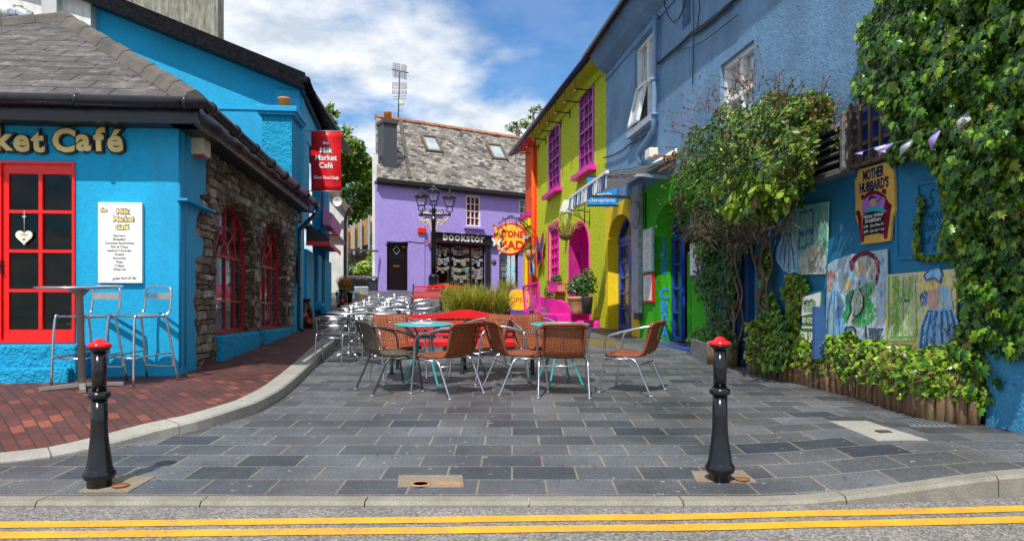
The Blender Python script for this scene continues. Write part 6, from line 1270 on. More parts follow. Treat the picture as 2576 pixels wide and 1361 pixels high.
paint(b2, 'draped_cloth', c7, [(560,215),(600,205),(640,260),(655,400),(660,560),(590,580),(505,570),(508,420),(530,290)], 'cloth_blue', .004); paint(b2, 'pink_ribbon', c7, [(520,60),(570,55),(590,110),(560,200),(520,215),(515,120)], 'rose_stroke', .004); paint(b2, 'pale_ribbon', c7, [(575,100),(610,130),(600,200),(565,215)], 'cloth_blue', .005); stroke(b2, 'cloth_fold', c7, [[(560,220),(530,400),(515,560)],[(580,215),(570,560)],[(600,215),(620,560)],[(505,570),(530,560),(560,575),(590,560),(625,575),(658,560)]], 'deep_blue_stroke', .007, lift=.01)
paint(b2, 'basket', c7, [(655,130),(695,125),(690,200),(660,215)], 'straw', .004); mb = MB()
for k in range(5): a_, z_ = RB.hit(*c7(895, 508+k*17), out); mb.box(a_-.13+.02*(k % 2), -out-.005, z_-.006, a_+.12-.02*(k % 3), -out-.003, z_+.006)
mb.build('verse_lines', 'ink', b2)
# board 3: yellow and green cupboard beside a striped blue drapery
b3 = board('painted_board', 'large hand painted yellow board with a green cupboard and striped blue drapery', 'painting', c7, [(978,88),(1250,65),(1512,42),(1516,300),(1500,600),(1480,870),(1200,870),(955,860),(965,500)], 'board_yellow')
paint(b3, 'cupboard', c7, [(995,100),(1225,75),(1225,590),(1000,585)], 'pale_stroke'); paint(b3, 'cupboard_side', c7, [(1022,100),(1068,96),(1062,560),(1030,570)], 'green_stroke', .004); stroke(b3, 'cupboard_line', c7, [[(998,100),(998,600)],[(1010,600),(1205,598)],[(1010,565),(1200,565)],[(1210,260),(1215,560)],[(1075,130),(1072,560)],[(1110,110),(1110,560)],[(1160,100),(1160,560)]], 'green_stroke', .012, lift=.01); stroke(b3, 'handle_mark', c7, [[(1130,280),(1135,300)],[(1155,280),(1150,300)]], 'ink', .014, lift=.012)
paint(b3, 'drapery', c7, [(1300,360),(1380,345),(1480,340),(1530,440),(1545,560),(1510,640),(1480,700),(1330,740),(1225,715),(1235,560),(1255,450)], 'cloth_blue', .005); stroke(b3, 'drapery_stripe', c7, [[(1310,365),(1260,500),(1245,690)],[(1335,365),(1300,520),(1290,700)],[(1370,370),(1350,540),(1350,710)],[(1410,370),(1410,540),(1420,700)],[(1450,365),(1470,520),(1480,670)],[(1480,360),(1515,500),(1525,600)]], 'deep_blue_stroke', .022, lift=.012)
paint(b3, 'hem', c7, [(1215,665),(1300,655),(1400,650),(1480,655),(1470,720),(1400,745),(1300,740),(1212,725)], 'board_sky', .007); paint(b3, 'rose_panel', c7, [(1300,210),(1365,200),(1395,260),(1370,350),(1310,355),(1290,280)], 'rose_stroke', .006); paint(b3, 'grey_swag', c7, [(1380,180),(1440,170),(1480,230),(1490,330),(1430,360),(1395,300)], 'cloth_blue', .007); paint(b3, 'blue_swag', c7, [(1235,250),(1275,205),(1300,230),(1290,320),(1245,335)], 'deep_blue_stroke', .006); paint(b3, 'blue_bow', c7, [(1275,90),(1320,40),(1400,30),(1420,90),(1400,150),(1350,110),(1290,130)], 'cloth_blue', .006); stroke(b3, 'bow_outline', c7, [[(1275,95),(1320,45),(1398,32),(1418,90),(1400,150),(1350,112),(1290,130),(1275,95)]], 'deep_blue_stroke', .012, lift=.014)
mb = MB()
for k in range(5): a_, z_ = RB.hit(*c7(1105, 632+k*14), out); mb.box(a_-.14+.02*(k % 2), -out-.005, z_-.005, a_+.13-.02*(k % 3), -out-.003, z_+.005)
mb.build('verse_lines', 'ink', b3)
def brush(t, f, poly, mats_, n, seed, L_=45, lift=.0095, ang=1.5):
    rr = random.Random(seed); xs = [p[0] for p in poly]; ys = [p[1] for p in poly]; mbs = [MB() for _ in mats_]
    for k in range(n):
        x, y = rr.uniform(min(xs), max(xs)), rr.uniform(min(ys), max(ys)); a = ang+rr.gauss(0, .25); l = L_*rr.uniform(.4, 1.2)
        if not (inpoly(x, y, poly) and inpoly(x+math.cos(a)*l, y+math.sin(a)*l, poly)): continue
        q = [RB.hit(*f(x+math.cos(a)*l*i/3+rr.gauss(0,1.5), y+math.sin(a)*l*i/3), out) for i in range(4)]; w = rr.uniform(.003, .009)
        mbs[k % len(mats_)].add([(a_-w*(1-abs(i-1.5)/3), -out-lift, b_) for i, (a_, b_) in enumerate(q)]+[(a_+w*(1-abs(i-1.5)/3), -out-lift, b_) for i, (a_, b_) in enumerate(q)], [(i, i+4, i+5, i+1) for i in range(3)])
    bo = [c_ for c_ in t.children if c_.name.split('.')[0] == 'board'][0]; import bmesh     # the strokes belong to the board's own surface
    k0 = len(bo.data.materials); all_ = MB()
    for i_, mb_ in enumerate(mbs): all_.add(mb_.v, mb_.f, i_)
    tmp = all_.build('board', list(mats_), t); bm_ = bmesh.new(); bm_.from_mesh(bo.data); n0 = len(bm_.faces); bm_.from_mesh(tmp.data); bm_.faces.ensure_lookup_table()
    for f_ in bm_.faces[n0:]: f_.material_index += k0
    for m_ in mats_: bo.data.materials.append(MATS[m_])
    bm_.to_mesh(bo.data); bm_.free(); me_ = tmp.data; bpy.data.objects.remove(tmp); bpy.data.meshes.remove(me_)
brush(b1, c3, [(745,-60),(1085,-120),(1078,245),(1060,420),(880,425),(740,380)], ['deep_blue_stroke','pale_stroke','board_turquoise','cloth_blue'], 420, 1)
brush(b2, c7, [(520,20),(700,-60),(970,-100),(975,250),(960,640),(620,630),(505,585),(508,380)], ['cloth_blue','pale_stroke','deep_blue_stroke','rose_stroke'], 420, 2); brush(b2, c7, [(660,250),(760,200),(900,140),(840,260),(900,350),(880,440),(740,485),(650,460)], ['leafy_green','green_stroke'], 160, 3, 30)
brush(b3, c7, [(980,95),(1510,50),(1514,300),(1498,600),(1480,860),(960,850),(968,500)], ['board_yellow','pale_stroke','straw','cloth_blue'], 420, 4); brush(b3, c7, [(1300,360),(1480,340),(1540,560),(1480,700),(1225,715),(1255,450)], ['cloth_blue','deep_blue_stroke','board_sky'], 260, 5, 60, .013, 1.75); brush(b3, c7, [(998,105),(1225,80),(1225,590),(1000,585)], ['green_stroke','board_yellow'], 160, 6, 70)
# for sale board on its post
o_ = .22; fs3 = board('for_sale_board', 'green and white for sale board leaning behind a blue post in the ivy bed', 'sign', c7, [(330,262),(465,222),(462,330),(410,665),(308,672)], 'sign_green', .02, o_); P_ = [RB.hit(*c7(x, y), o_) for x, y in [(328,262),(465,222),(463,380),(322,410)]]
paint(fs3, 'white_panel', c7, [(328,262),(465,222),(458,378),(316,408)], 'white_paint', .003, o_); mb = MB(); mw = MB()

def ltext(m_, tx, x, y, x2, sz, **k): a_, z_ = RB.hit(*c7(x, y), o_); b_ = RB.hit(*c7(x2, y), o_)[0]; m_.text(tx, sz, a_, z_, -o_-.003, .002, align='LEFT', fit=b_-a_, **k)
ltext(mb, 'Sheehy', 337, 355, 430, .15); ltext(mb, 'BROTHERS.COM', 341, 378, 440, .05)
mb.build('name', 'sign_green', fs3); ltext(mw, '021 4772338', 325, 462, 434, .095); ltext(mw, 'info@sheehybrothers.com', 320, 502, 444, .045); ltext(mw, 'FOR SALE', 313, 605, 438, .17, off=.004); mw.build('lettering', 'white_ink', fs3)
stroke(fs3, 'roof_mark', c7, [[(340,318),(365,285),(385,305)],[(375,300),(400,278),(428,300)]], 'sign_green', .012, o_, .01)
ps = RB.s(c7(455,0)[0], .30); MB().box(ps-.03, -.37, RB.z(c7(450,0)[0], c7(0,740)[1], .3), ps+.03, -.245, RB.z(c7(450,0)[0], c7(0,335)[1], .3)).build('post', 'post_blue', fs3, bevel=.004)
# ================================================================ furniture
def grp(o, g): o['group'] = g; return o
def curve(pts, n=6):                                     # smooth polyline through points
    P_ = [Vector(p) for p in pts]; out = []
    for i in range(len(P_)-1):
        p0 = P_[max(i-1,0)]; p1 = P_[i]; p2 = P_[i+1]; p3 = P_[min(i+2,len(P_)-1)]
        for k in range(n): u = k/n; out.append(.5*((2*p1)+(p2-p0)*u+(2*p0-5*p1+4*p2-p3)*u*u+(3*p1-p0-3*p2+p3)*u**3))
    return out+[P_[-1]]
def wicker_chair(label, wk, rim, tubem, loc, rz):        # faces -y
    o = thing('wicker_chair', label, 'chair', loc, rz, 'wicker armchairs round the teal tables', SL)
    # seat and back are one woven sheet bent at the back of the seat, built as two parts
    prof = [(-.25,.405),(-.24,.435),(-.20,.445),(-.08,.432),(.05,.425),(.13,.432)]; prof2 = [(.13,.432),(.17,.455),(.195,.50),(.225,.60),(.255,.70),(.275,.765),(.285,.785),(.300,.78),(.305,.755)]
    def sheet(pr, w0, w1, nx=8):
        mb = MB(); m = len(pr); vs = []
        for i, (y, z) in enumerate(pr):
            w = w0+(w1-w0)*i/(m-1)
            for k in range(nx+1): u = -1+2*k/nx; vs.append((u*w/2, y-.03*u*u*(1 if z > .5 else 0), z-.015*(1-u*u)*(1 if z < .5 else 0)))
        return mb.add(vs, [(i*(nx+1)+k, i*(nx+1)+k+1, (i+1)*(nx+1)+k+1, (i+1)*(nx+1)+k) for i in range(m-1) for k in range(nx)], 0, True)
    for nm, mb in (('seat', sheet(prof, .45, .42)), ('backrest', sheet(prof2, .42, .45))):
        q = mb.build(nm, wk, o); md = q.modifiers.new('s','SOLIDIFY'); md.thickness = .012; md.offset = 0
    mb = MB(); mb.tube(curve([(-.225,-.245,.425),(-.10,-.262,.425),(.10,-.262,.425),(.225,-.245,.425)]), .017, 8)
    mb.build('seat_rim', rim, o); mb = MB(); mb.tube(curve([(-.235,.26,.745),(-.20,.285,.785),(0,.305,.79),(.20,.285,.785),(.235,.26,.745)]), .019, 8)
    for k in (-1, 1): mb.tube(curve([(k*.215,-.24,.42),(k*.212,0,.425),(k*.210,.14,.44),(k*.215,.20,.52),(k*.225,.265,.74)]), .014, 6)
    mb.build('back_rim', rim, o)
    for k in (-1, 1):
        MB().tube(curve([(k*.225,.27,.755),(k*.275,.14,.735),(k*.295,-.10,.672),(k*.292,-.20,.63),(k*.285,-.235,.56),(k*.275,-.25,.40),(k*.27,-.31,.006)]), .0125, 8).build('arm_and_leg', tubem, o)
        MB().tube(curve([(k*.235,-.05,.405),(k*.255,.06,.395),(k*.262,.12,.35),(k*.265,.17,.24),(k*.27,.28,.006)]), .0125, 8).build('leg', tubem, o)
        MB().tube([(k*.27,-.31,.0),(k*.27,-.31,.02)], .016, 8).tube([(k*.27,.28,.0),(k*.27,.28,.02)], .016, 8).build('foot_cap', 'grey_paint', o)
    MB().tube([(-.262,.135,.33),(.262,.135,.33)], .009, 6).tube([(-.275,-.255,.37),(.275,-.255,.37)], .009, 6).tube([(-.272,-.25,.385),(-.25,.05,.392)], .009, 6).tube([(.272,-.25,.385),(.25,.05,.392)], .009, 6).build('cross_rail', tubem, o)
    return o
def face(dx, dy): return math.atan2(dx, -dy)             # turn so that -y points along (dx, dy)
ch0 = wicker_chair('brown wicker armchair facing left at the right end of the group, standing on its own', 'brown_wicker', 'brown_rim', 'aluminium', gnd(1594, 985), face(-.88, .47))
for px, py, f, lb in [(1000,957,(.45,-.85),'brown wicker armchair behind the left teal table, beside the black chair'), (1128,991,(-.78,.62),'brown wicker armchair in front of the left teal table, seen from behind its back'),
    (1212,957,(-.75,-.65),'brown wicker armchair behind the left teal table in front of the middle of the bench'), (1292,983,(.85,.35),'brown wicker armchair between the two teal tables, facing right'),
    (1350,955,(.45,-.9),'brown wicker armchair behind the right teal table, in front of the bench end'), (1416,993,(.03,1),'brown wicker armchair in front of the right teal table, its back towards the road')]:
    dup(ch0, gnd(px, py), face(*f), SL, lb)
bc = wicker_chair('black wicker armchair at the front left of the left teal table', 'black_wicker', 'black_rim', 'dark_tube', gnd(975, 984), face(.82, .50))
# teal bistro tables
def teal_table(px, py, label, rz):
    o = thing('bistro_table', label, 'table', gnd(px, py), rz, 'round teal bistro tables', SL)
    MB().lathe([(0,.712),(.30,.712),(.345,.708),(.352,.714),(.352,.724),(.346,.730),(.33,.733),(0,.735)], 40).build('tabletop', 'teal_paint', o)
    for k in range(4):
        a = k*math.pi/2+.6; c, s_ = math.cos(a), math.sin(a)
        MB().tube(curve([(c*.27,s_*.27,.705),(c*.20,s_*.20,.66),(c*.13,s_*.13,.57),(c*.12,s_*.12,.45),(c*.20,s_*.20,.22),(c*.30,s_*.30,.005)]), .0125, 8).build('leg', 'teal_paint', o)
    MB().lathe([(.135,.56),(.145,.56),(.145,.58),(.135,.58),(.135,.56)], 28).lathe([(0,.565),(.135,.565)], 20).build('ring_shelf', 'teal_paint', o)
    return o
teal_table(1067, 968, 'teal bistro table on the left, in front of the middle of the red bench', .1)
t = teal_table(1408, 968, 'teal bistro table on the right, beside the end of the red bench', .5)
p = gnd(1408, 968); n_ = Vector((0, -math.sin(SL), math.cos(SL)))
q = thing('paper_sheet', 'pale printed sheet lying on the right teal table', 'paper', p+n_*.737, .3, None, SL); MB().box(-.14,-.10,0,.14,.10,.003).build('sheet', 'print_cream', q)
p = gnd(1067, 968); q = thing('paper_sheet', 'pale printed sheet lying on the left teal table', 'paper', p+n_*.737, -.2, None, SL); MB().box(-.12,-.09,0,.12,.09,.003).build('sheet', 'print_cream', q)
# red benches
def bench(label, loc, rz=0):
    o = thing('park_bench', label, 'bench', loc, rz, 'red slatted benches with dark green ends', SL); w = .91
    for z, y, h in ((.475,.30,.042),(.558,.325,.046),(.642,.350,.046)): MB().box(-w, y-.012, z-h/2, w, y+.012, z+h/2).build('back_slat', 'bench_red', o, bevel=.006)
    top = [(-w,.70)]+[(x, .70) for x in (w,)]+[(w,.75)]+[(w-(2*w)*k/20, .75+.075*math.exp(-((k/20-.5)/.17)**2)) for k in range(1,20)]+[(-w,.75)]
    MB().plate([top], .362, .388).build('top_rail', 'bench_red', o, bevel=.005)
    for y in (-.20,-.10,0,.10,.20): MB().box(-w, y-.042, .405+(.02 if y == -.20 else 0)-.01*(y+.2), w, y+.042, .430+(.012 if y == -.20 else 0)).build('seat_slat', 'bench_red', o, bevel=.006)
    MB().box(-w, -.262, .365, w, -.245, .43).build('front_rail', 'bench_red', o, bevel=.004)
    for x in (-w-.03, 0, w+.03):
        e = MB().tube(curve([(x,.24,.0),(x,.22,.20),(x,.245,.40),(x,.33,.62)]+([(x,.385,.80)] if x else [(x,.352,.69)])), .024, 8).tube(curve([(x,-.26,.0),(x,-.22,.2),(x,-.23,.38),(x,-.1,.395),(x,.24,.40)]), .022, 8).box(x-.03,-.33,0,x+.03,-.20,.015).box(x-.03,.18,0,x+.03,.31,.015)
        if x: e.lathe([(.026,.78),(.032,.80),(.028,.82),(0,.832)], 12, (x,.385,.0))
        e.build('end_frame' if x else 'middle_frame', 'bench_green', o)
    return o
b0 = bench('red slatted bench behind the teal tables, in front of the long grass planter', gnd(1166, 934))
dup(b0, gnd(1111, 778)-Vector((0,.3,0)), 0, SL, 'smaller looking red bench farther up the street left of the grass')
# aluminium armchairs and tables outside the cafe
def alu_chair(label, loc, rz):
    o = thing('aluminium_armchair', label, 'chair', loc, rz, 'aluminium armchairs outside the cafe', SL)
    def band(zs, ys, w, bend): 
        mb = MB(); vs = []
        for z, y in zip(zs, ys):
            for k in range(7): u = -1+k/3; vs.append((u*w, y-bend*u*u, z))
        return mb.add(vs, [(i*7+k, i*7+k+1, (i+1)*7+k+1, (i+1)*7+k) for i in range(len(zs)-1) for k in range(6)], 0, True)
    for z0 in (.50, .60): q = band((z0, z0+.045, z0+.085), (.215+(z0-.5)*.2, .225+(z0-.5)*.2, .235+(z0-.5)*.2), .19, .05).build('back_slat', 'steel', o); md = q.modifiers.new('s','SOLIDIFY'); md.thickness = .004
    for i in range(5): y = -.20+.085*i; MB().box(-.20, y-.034, .442-.012*math.sin(i/4*math.pi), .20, y+.034, .448-.012*math.sin(i/4*math.pi)).build('seat_slat', 'steel', o)
    MB().tube(curve([(-.27,-.20,.0),(-.265,-.20,.42),(-.27,-.19,.60),(-.285,-.10,.655),(-.28,.08,.675),(-.20,.235,.70),(0,.29,.715),(.20,.235,.70),(.28,.08,.675),(.285,-.10,.655),(.27,-.19,.60),(.265,-.20,.42),(.27,-.20,.0)]), .0125, 8).build('arm_loop', 'aluminium', o)
    for k in (-1, 1): MB().tube(curve([(k*.20,.26,.0),(k*.205,.20,.38),(k*.195,.17,.46),(k*.185,.22,.60),(k*.175,.24,.71)]), .011, 8).build('leg', 'aluminium', o); MB().tube([(k*.262,-.20,.435),(k*.20,.19,.435)], .010, 6).build('side_rail', 'aluminium', o)
    MB().tube([(-.262,-.20,.435),(.262,-.20,.435)], .011, 6).tube([(-.265,-.20,.40),(.265,-.20,.40)], .008, 6).tube([(-.2,.19,.39),(.2,.19,.39)], .011, 6).build('cross_rail', 'aluminium', o); return o
def alu_table(label, loc, rz):
    o = thing('aluminium_table', label, 'table', loc, rz, 'round aluminium tables outside the cafe', SL)
    MB().lathe([(0,.70),(.33,.70),(.35,.695),(.353,.71),(.35,.722),(.33,.724),(0,.722)], 40).build('tabletop', 'brushed_steel', o); MB().lathe([(.03,.03),(.028,.70)], 14).lathe([(.028,.1),(.05,.08),(.055,.03),(.05,.02)], 14).build('pedestal', 'aluminium', o)
    for k in range(4): a = k*math.pi/2+.78; MB().tube([(0,0,.08),(math.cos(a)*.12,math.sin(a)*.12,.07),(math.cos(a)*.27,math.sin(a)*.27,.015)], [.03,.024,.016], 8).build('foot', 'aluminium', o)
    return o
def canister(label, loc): 
    o = thing('sugar_canister', label, 'canister', loc, 0, 'steel canisters on the aluminium tables', SL); MB().lathe([(.045,0),(.045,.09),(.040,.09),(.038,.07)], 18).build('tin', 'brushed_steel', o)
    rr = random.Random(int(loc.x*100)); mb = MB()
    for k in range(9): a = rr.uniform(0,6.3); r_ = rr.uniform(0,.028); mb.bar((r_*math.cos(a), r_*math.sin(a), .04), (r_*1.3*math.cos(a), r_*1.3*math.sin(a), rr.uniform(.10,.125)), .016, .004)
    mb.build('sachets', 'white_paint', o); return o
rows = [(11.55,[878,968],'nearest'),(14.2,[903,972],'second'),(16.9,[925,981],'third'),(19.8,[943,988],'farthest')]
c0 = t0 = k0 = None
ordn = ['left','right']
for r_, (Y, pxs, nm) in enumerate(rows):
    for j, px in enumerate(pxs):
        X = (px-CXP)/F*Y; p = Vector((X, Y, G(X, Y))); lb = '%s aluminium table in the %s row beside the kerb, seen past the bench' % (ordn[j], nm)
        if t0 is None: t0 = alu_table(lb, p, 0)
        else: dup(t0, p, .3*r_+.2*j, SL, lb)
        nn = Vector((0, -math.sin(SL), math.cos(SL)))
        if (r_, j) in ((0,0),(1,0),(1,1),(2,0),(3,0),(3,1)):
            q = p+nn*.722+Vector((.12 if (r_+j) % 2 else .06, -.05, 0)); cl = 'steel canister of sachets on the %s table of the %s row' % (ordn[j], nm)
            if k0 is None: k0 = canister(cl, q)
            else: dup(k0, q, 0, SL, cl)
        spots = [((0,-.78),(0,1),'near'), ((.05,.80),(0,-1),'far')]
        if j == 1 and r_ > 0: spots.append(((.72,.05),(-1,0),'right'))
        for (ox, oy), f, sd_ in spots:
            q = Vector((X+ox+(.04*((r_*3+j*5) % 3-1)), Y+oy, 0)); q.z = G(q.x, q.y); lb = 'aluminium armchair, %s side of the %s table, %s row' % (sd_, ordn[j], nm); rz = face(*f)+.12*((r_*7+j*3) % 5-2)/2
            if c0 is None: c0 = alu_chair(lb, q, rz)
            else: dup(c0, q, rz, SL, lb)
# high table and bar stools in front of the cafe
def stool(label, loc, rz):
    o = thing('bar_stool', label, 'bar stool', loc, rz, 'aluminium bar stools by the cafe wall', SL)
    MB().tube(curve([(-.175,.17,.745),(-.185,.215,.80),(-.185,.235,.93),(-.175,.245,1.03),(-.13,.248,1.065),(.13,.248,1.065),(.175,.245,1.03),(.185,.235,.93),(.185,.215,.80),(.175,.17,.745)], 5), .0125, 8).build('back_loop', 'aluminium', o)
    mb = MB().box(-.18,.232,.925,.18,.240,1.005); 
    for k in range(6): mb.box(-.18,.229,.93+k*.0125,.18,.232,.936+k*.0125)
    mb.build('backrest', 'steel', o)
    MB().lathe([(0,.745),(.165,.745),(.18,.752),(.175,.762),(.15,.764),(0,.758)], 28).build('seat', 'brushed_steel', o)
    for k in (-1, 1):
        MB().tube(curve([(k*.175,.17,.745),(k*.18,0,.745),(k*.18,-.14,.745),(k*.185,-.19,.70),(k*.205,-.235,.0)]), .0125, 8).build('leg', 'aluminium', o); MB().tube(curve([(k*.165,.14,.742),(k*.18,.18,.69),(k*.22,.26,.0)]), .0125, 8).build('leg', 'aluminium', o)
    MB().tube([(-.195,-.215,.30),(.195,-.215,.30)], .011, 8).tube(curve([(.195,-.215,.30),(.20,.17,.32),(.205,.22,.29),(.205,.225,.19),(.18,.23,.155),(-.18,.23,.155),(-.205,.225,.19),(-.205,.22,.29),(-.20,.17,.32),(-.195,-.215,.30)], 5), .011, 8).build('foot_rail', 'aluminium', o); return o
def sgnd(px, py): p = gnd(px, py, .11); p.z = S(p.x, p.y); return p

def sat(px, Y): X = (px-CXP)/F*Y; return Vector((X, Y, S(X, Y)))
s0_ = stool('aluminium bar stool nearer the corner, under the white menu board', sat(352, 7.60), MF.rz-.50); s0_.scale = (1.06,1.06,.94); dup(s0_, sat(222, 7.55), MF.rz-.42, SL, 'aluminium bar stool behind the high round table, left of the other stool').scale = (1.06,1.06,.94)
o = thing('high_table', 'high round table with grey pole and cross foot on the brick pavement', 'table', sat(207, 7.2), .2, None, SL); o.scale = (.96, .96, .92)
MB().lathe([(0,1.085),(.32,1.085),(.395,1.095),(.405,1.103),(.405,1.112),(.39,1.118),(0,1.12)], 48).build('tabletop', 'steel', o); MB().lathe([(.037,.03),(.035,1.0),(.05,1.02),(.10,1.075),(.12,1.085),(0,1.086)], 20).build('pole', 'pole_grey', o)
for k in range(4): a = k*math.pi/2+.35; c, s_ = math.cos(a), math.sin(a); MB().bar((0,0,.045),(c*.38,s_*.38,.022),.055,.035).build('foot', 'pole_grey', o)
# milk cans
def milk_can(label, loc, k=1.0):
    o = thing('milk_can', label, 'milk can', loc, 0, 'black milk cans painted with poppies'); MB().lathe([(r_*k, z*k) for r_, z in [(.165,0),(.17,.02),(.17,.45),(.165,.50),(.12,.58),(.105,.62),(.105,.66),(.13,.69),(.135,.71),(.12,.72),(0,.73)]], 28).build('can', 'black_paint', o)
    MB().tube(curve([(-.13*k,0,.52*k),(-.19*k,0,.56*k),(-.19*k,0,.64*k),(-.12*k,0,.66*k)]), .012, 6).build('handle', 'black_paint', o)
    for (a, z, r_) in ((-1.25,.36,.062),(-1.9,.28,.045),(-.75,.24,.06)):
        c = Vector((math.cos(a)*.172*k, math.sin(a)*.172*k, z*k)); u = Vector((-math.sin(a), math.cos(a), 0)); nrm = Vector((math.cos(a), math.sin(a), 0)); mb = MB(); vs = [c+nrm*.012]+[c+nrm*.004+(u*math.cos(t_*2*math.pi/20)+Vector((0,0,1))*math.sin(t_*2*math.pi/20))*r_*k*(1+.12*math.sin(t_*1.57)) for t_ in range(20)]
        mb.add(vs, [(0, i+1, (i+1) % 20+1) for i in range(20)]); f = mb.build('poppy', 'bench_red', o); mb = MB(); vs = [c+nrm*.016]+[c+nrm*.012+(u*math.cos(t_*.628)+Vector((0,0,1))*math.sin(t_*.628))*r_*.3*k for t_ in range(10)]; mb.add(vs, [(0, i+1, (i+1) % 10+1) for i in range(10)]); mb.build('poppy_heart', 'green_stroke', f)
    return o
p = gnd(767, 834, .1); milk_can('black milk can painted with red poppies by the cafe downpipe', p, 1.0); p = gnd(861, 785, .1); milk_can('black milk can with a large red poppy beside the dry grass pot', p, 1.0)
# street lamp
Yl = 28.6; pl = Vector(((1091-CXP)/F*Yl, Yl, G(-3, Yl)-.02)); o = thing('street_lamp', 'black victorian street lamp with three lanterns before the lilac bookshop', 'street lamp', pl); BASE[o.name] = tuple(pl)
def lz_(y): return EYE-(y-HZP)/F*Yl-pl.z
mpx = Yl/F
MB().lathe([(.30,0),(.30,.10),(.24,.14),(.22,.18),(.20,.55),(.22,.60),(.16,.66),(.13,.70)], 20, pl).build('base', 'black_paint', o); MB().lathe([(.10,.66),(.085,lz_(560)),(.11,lz_(558)),(.11,lz_(550)),(.075,lz_(548)),(.06,lz_(534)),(.09,lz_(532)),(.09,lz_(526)),(.05,lz_(522)),(.05,lz_(515))], 16, pl).build('post', 'black_paint', o)
hw = 38*mpx; zb = lz_(541); mb = MB().bar(pl+Vector((-hw,0,zb)), pl+Vector((hw,0,zb)), .07, .07); mb.build('cross_arm', 'black_paint', o); mb = MB()
for k in (-1, 1):
    mb.tube(curve([pl+Vector((k*hw,0,zb-.08)), pl+Vector((k*hw*.75,0,zb-.25)), pl+Vector((k*hw*.4,0,zb-.2)), pl+Vector((k*hw*.2,0,zb-.5)), pl+Vector((k*.08,0,zb-.62))]), .025, 5)
    for (cx_, cz_, r_) in ((.82,-.12,.12),(.5,-.33,.13),(.25,-.25,.10)): mb.tube([pl+Vector((k*hw*cx_+r_*math.cos(q*.7)*(1-q/16), 0, zb+cz_+r_*math.sin(q*.7)*(1-q/16))) for q in range(11)], .018, 5)
mb.build('scrollwork', 'gold', o)
for i_, (px, yt, ys_, yb) in enumerate(((1060,470,496,521),(1091,460,484,510),(1131,474,500,524))):
    px = 1060 if i_ == 0 else px; c = Vector(((px-CXP)/F*Yl, Yl, 0)); zt, zs, zl = (pl.z+lz_(yt), pl.z+lz_(ys_+(1 if i_ == 0 else 0)), pl.z+lz_(yb)); w1_ = 15.5*mpx; w0_ = 8.5*mpx
    def sq(w, z): return [c+Vector((a*w, b*w, z)) for a, b in ((-1,-1),(1,-1),(1,1),(-1,1))]
    L_ = MB()
    A4, B4 = sq(w1_*.86, zs), sq(w0_, zl+.06)
    for k in range(4): L_.bar(A4[k], B4[k], .02, .02).bar(A4[k], A4[(k+1) % 4], .03, .03).bar(B4[k], B4[(k+1) % 4], .03, .03)
    lan = L_.build('lantern', 'black_paint', o); mb = MB(); mb.add(A4+B4, [(0,1,5,4),(1,2,6,5),(2,3,7,6),(3,0,4,7)]); mb.build('glass', 'lamp_glass', lan)
    h_ = zt-zs; MB().lathe([(w1_*1.25, zs),(w1_*1.2, zs+.05),(w1_*.75, zs+h_*.28),(w1_*.70, zs+h_*.34),(w1_*.35, zs+h_*.48),(w1_*.32, zs+h_*.60),(w1_*.12, zs+h_*.66),(w1_*.16, zs+h_*.74),(.02, zs+h_*.82),(.01, zt)], 12, (c.x, c.y, 0)).build('lantern_roof', 'black_paint', lan)
    mb = MB(); zj = pl.z+zb if i_ != 1 else pl.z+lz_(522); mb.tube([(c.x-w0_*.8, c.y, zl+.04), (c.x-w0_*.9, c.y, zl-.10), (c.x, c.y, zl-.2), (c.x+w0_*.9, c.y, zl-.10), (c.x+w0_*.8, c.y, zl+.04)], .022, 6).tube([(c.x, c.y, zj-.05), (c.x, c.y, zl-.15)], .045, 8); mb.build('lantern_fork', 'black_paint', lan)
# open sign
Yo = 20.5; q0 = at(1283, 781, Yo); q1 = at(1318, 727, Yo); o = thing('open_sign', 'purple board with a yellow panel reading OPEN beside the pink railing', 'sign', q0); BASE[o.name] = tuple(q0); MB().box(q0.x, Yo-.04, q0.z-.3, q1.x+.15, Yo+.02, q1.z).build('board', 'purple_board', o)
cx, cz, a_, b_ = (q0.x+q1.x)/2+.06, (q0.z+q1.z)/2, .30, .30; MB().plate([[(cx+a_*abs(math.cos(k*.2618))**.6*(1 if math.cos(k*.2618) > 0 else -1), cz+b_*abs(math.sin(k*.2618))**.6*(1 if math.sin(k*.2618) > 0 else -1)) for k in range(24)]], Yo-.05, Yo-.04).build('panel', 'yellow_sign', o); MB().text('OPEN', .19, cx, cz-.07, Yo-.05, .004).build('lettering', 'sign_red', o)
# utility cabinet
Yc = 25.5; q0 = at(891, 757, Yc); q1 = at(926, 721, Yc); o = thing('utility_cabinet', 'small grey electrical cabinet with a yellow warning triangle by the low wall', 'cabinet', ((q0.x+q1.x)/2, Yc, q0.z)); BASE[o.name] = tuple(o.location)
MB().box(q0.x, Yc, q0.z+.03, q1.x, Yc+.2, q1.z).build('cabinet', 'galvanised', o, bevel=.01); MB().box(q0.x-.01, Yc-.01, q0.z-.2, q1.x+.01, Yc+.2, q0.z+.03).build('plinth', 'black_matt', o); cx = (q0.x+q1.x)/2; zz = q0.z+.2
MB().plate([[(cx-.085, zz), (cx+.085, zz), (cx, zz+.15)]], Yc-.006, Yc-.001).box(cx-.075, Yc-.006, zz-.14, cx+.075, Yc-.001, zz-.01).build('warning_label', 'yellow_sign', o); MB().plate([[(cx-.015, zz+.03), (cx+.01, zz+.06), (cx+.002, zz+.06), (cx+.018, zz+.11), (cx-.012, zz+.07), (cx, zz+.07)]], Yc-.009, Yc-.006).build('lightning_mark', 'ink', o)
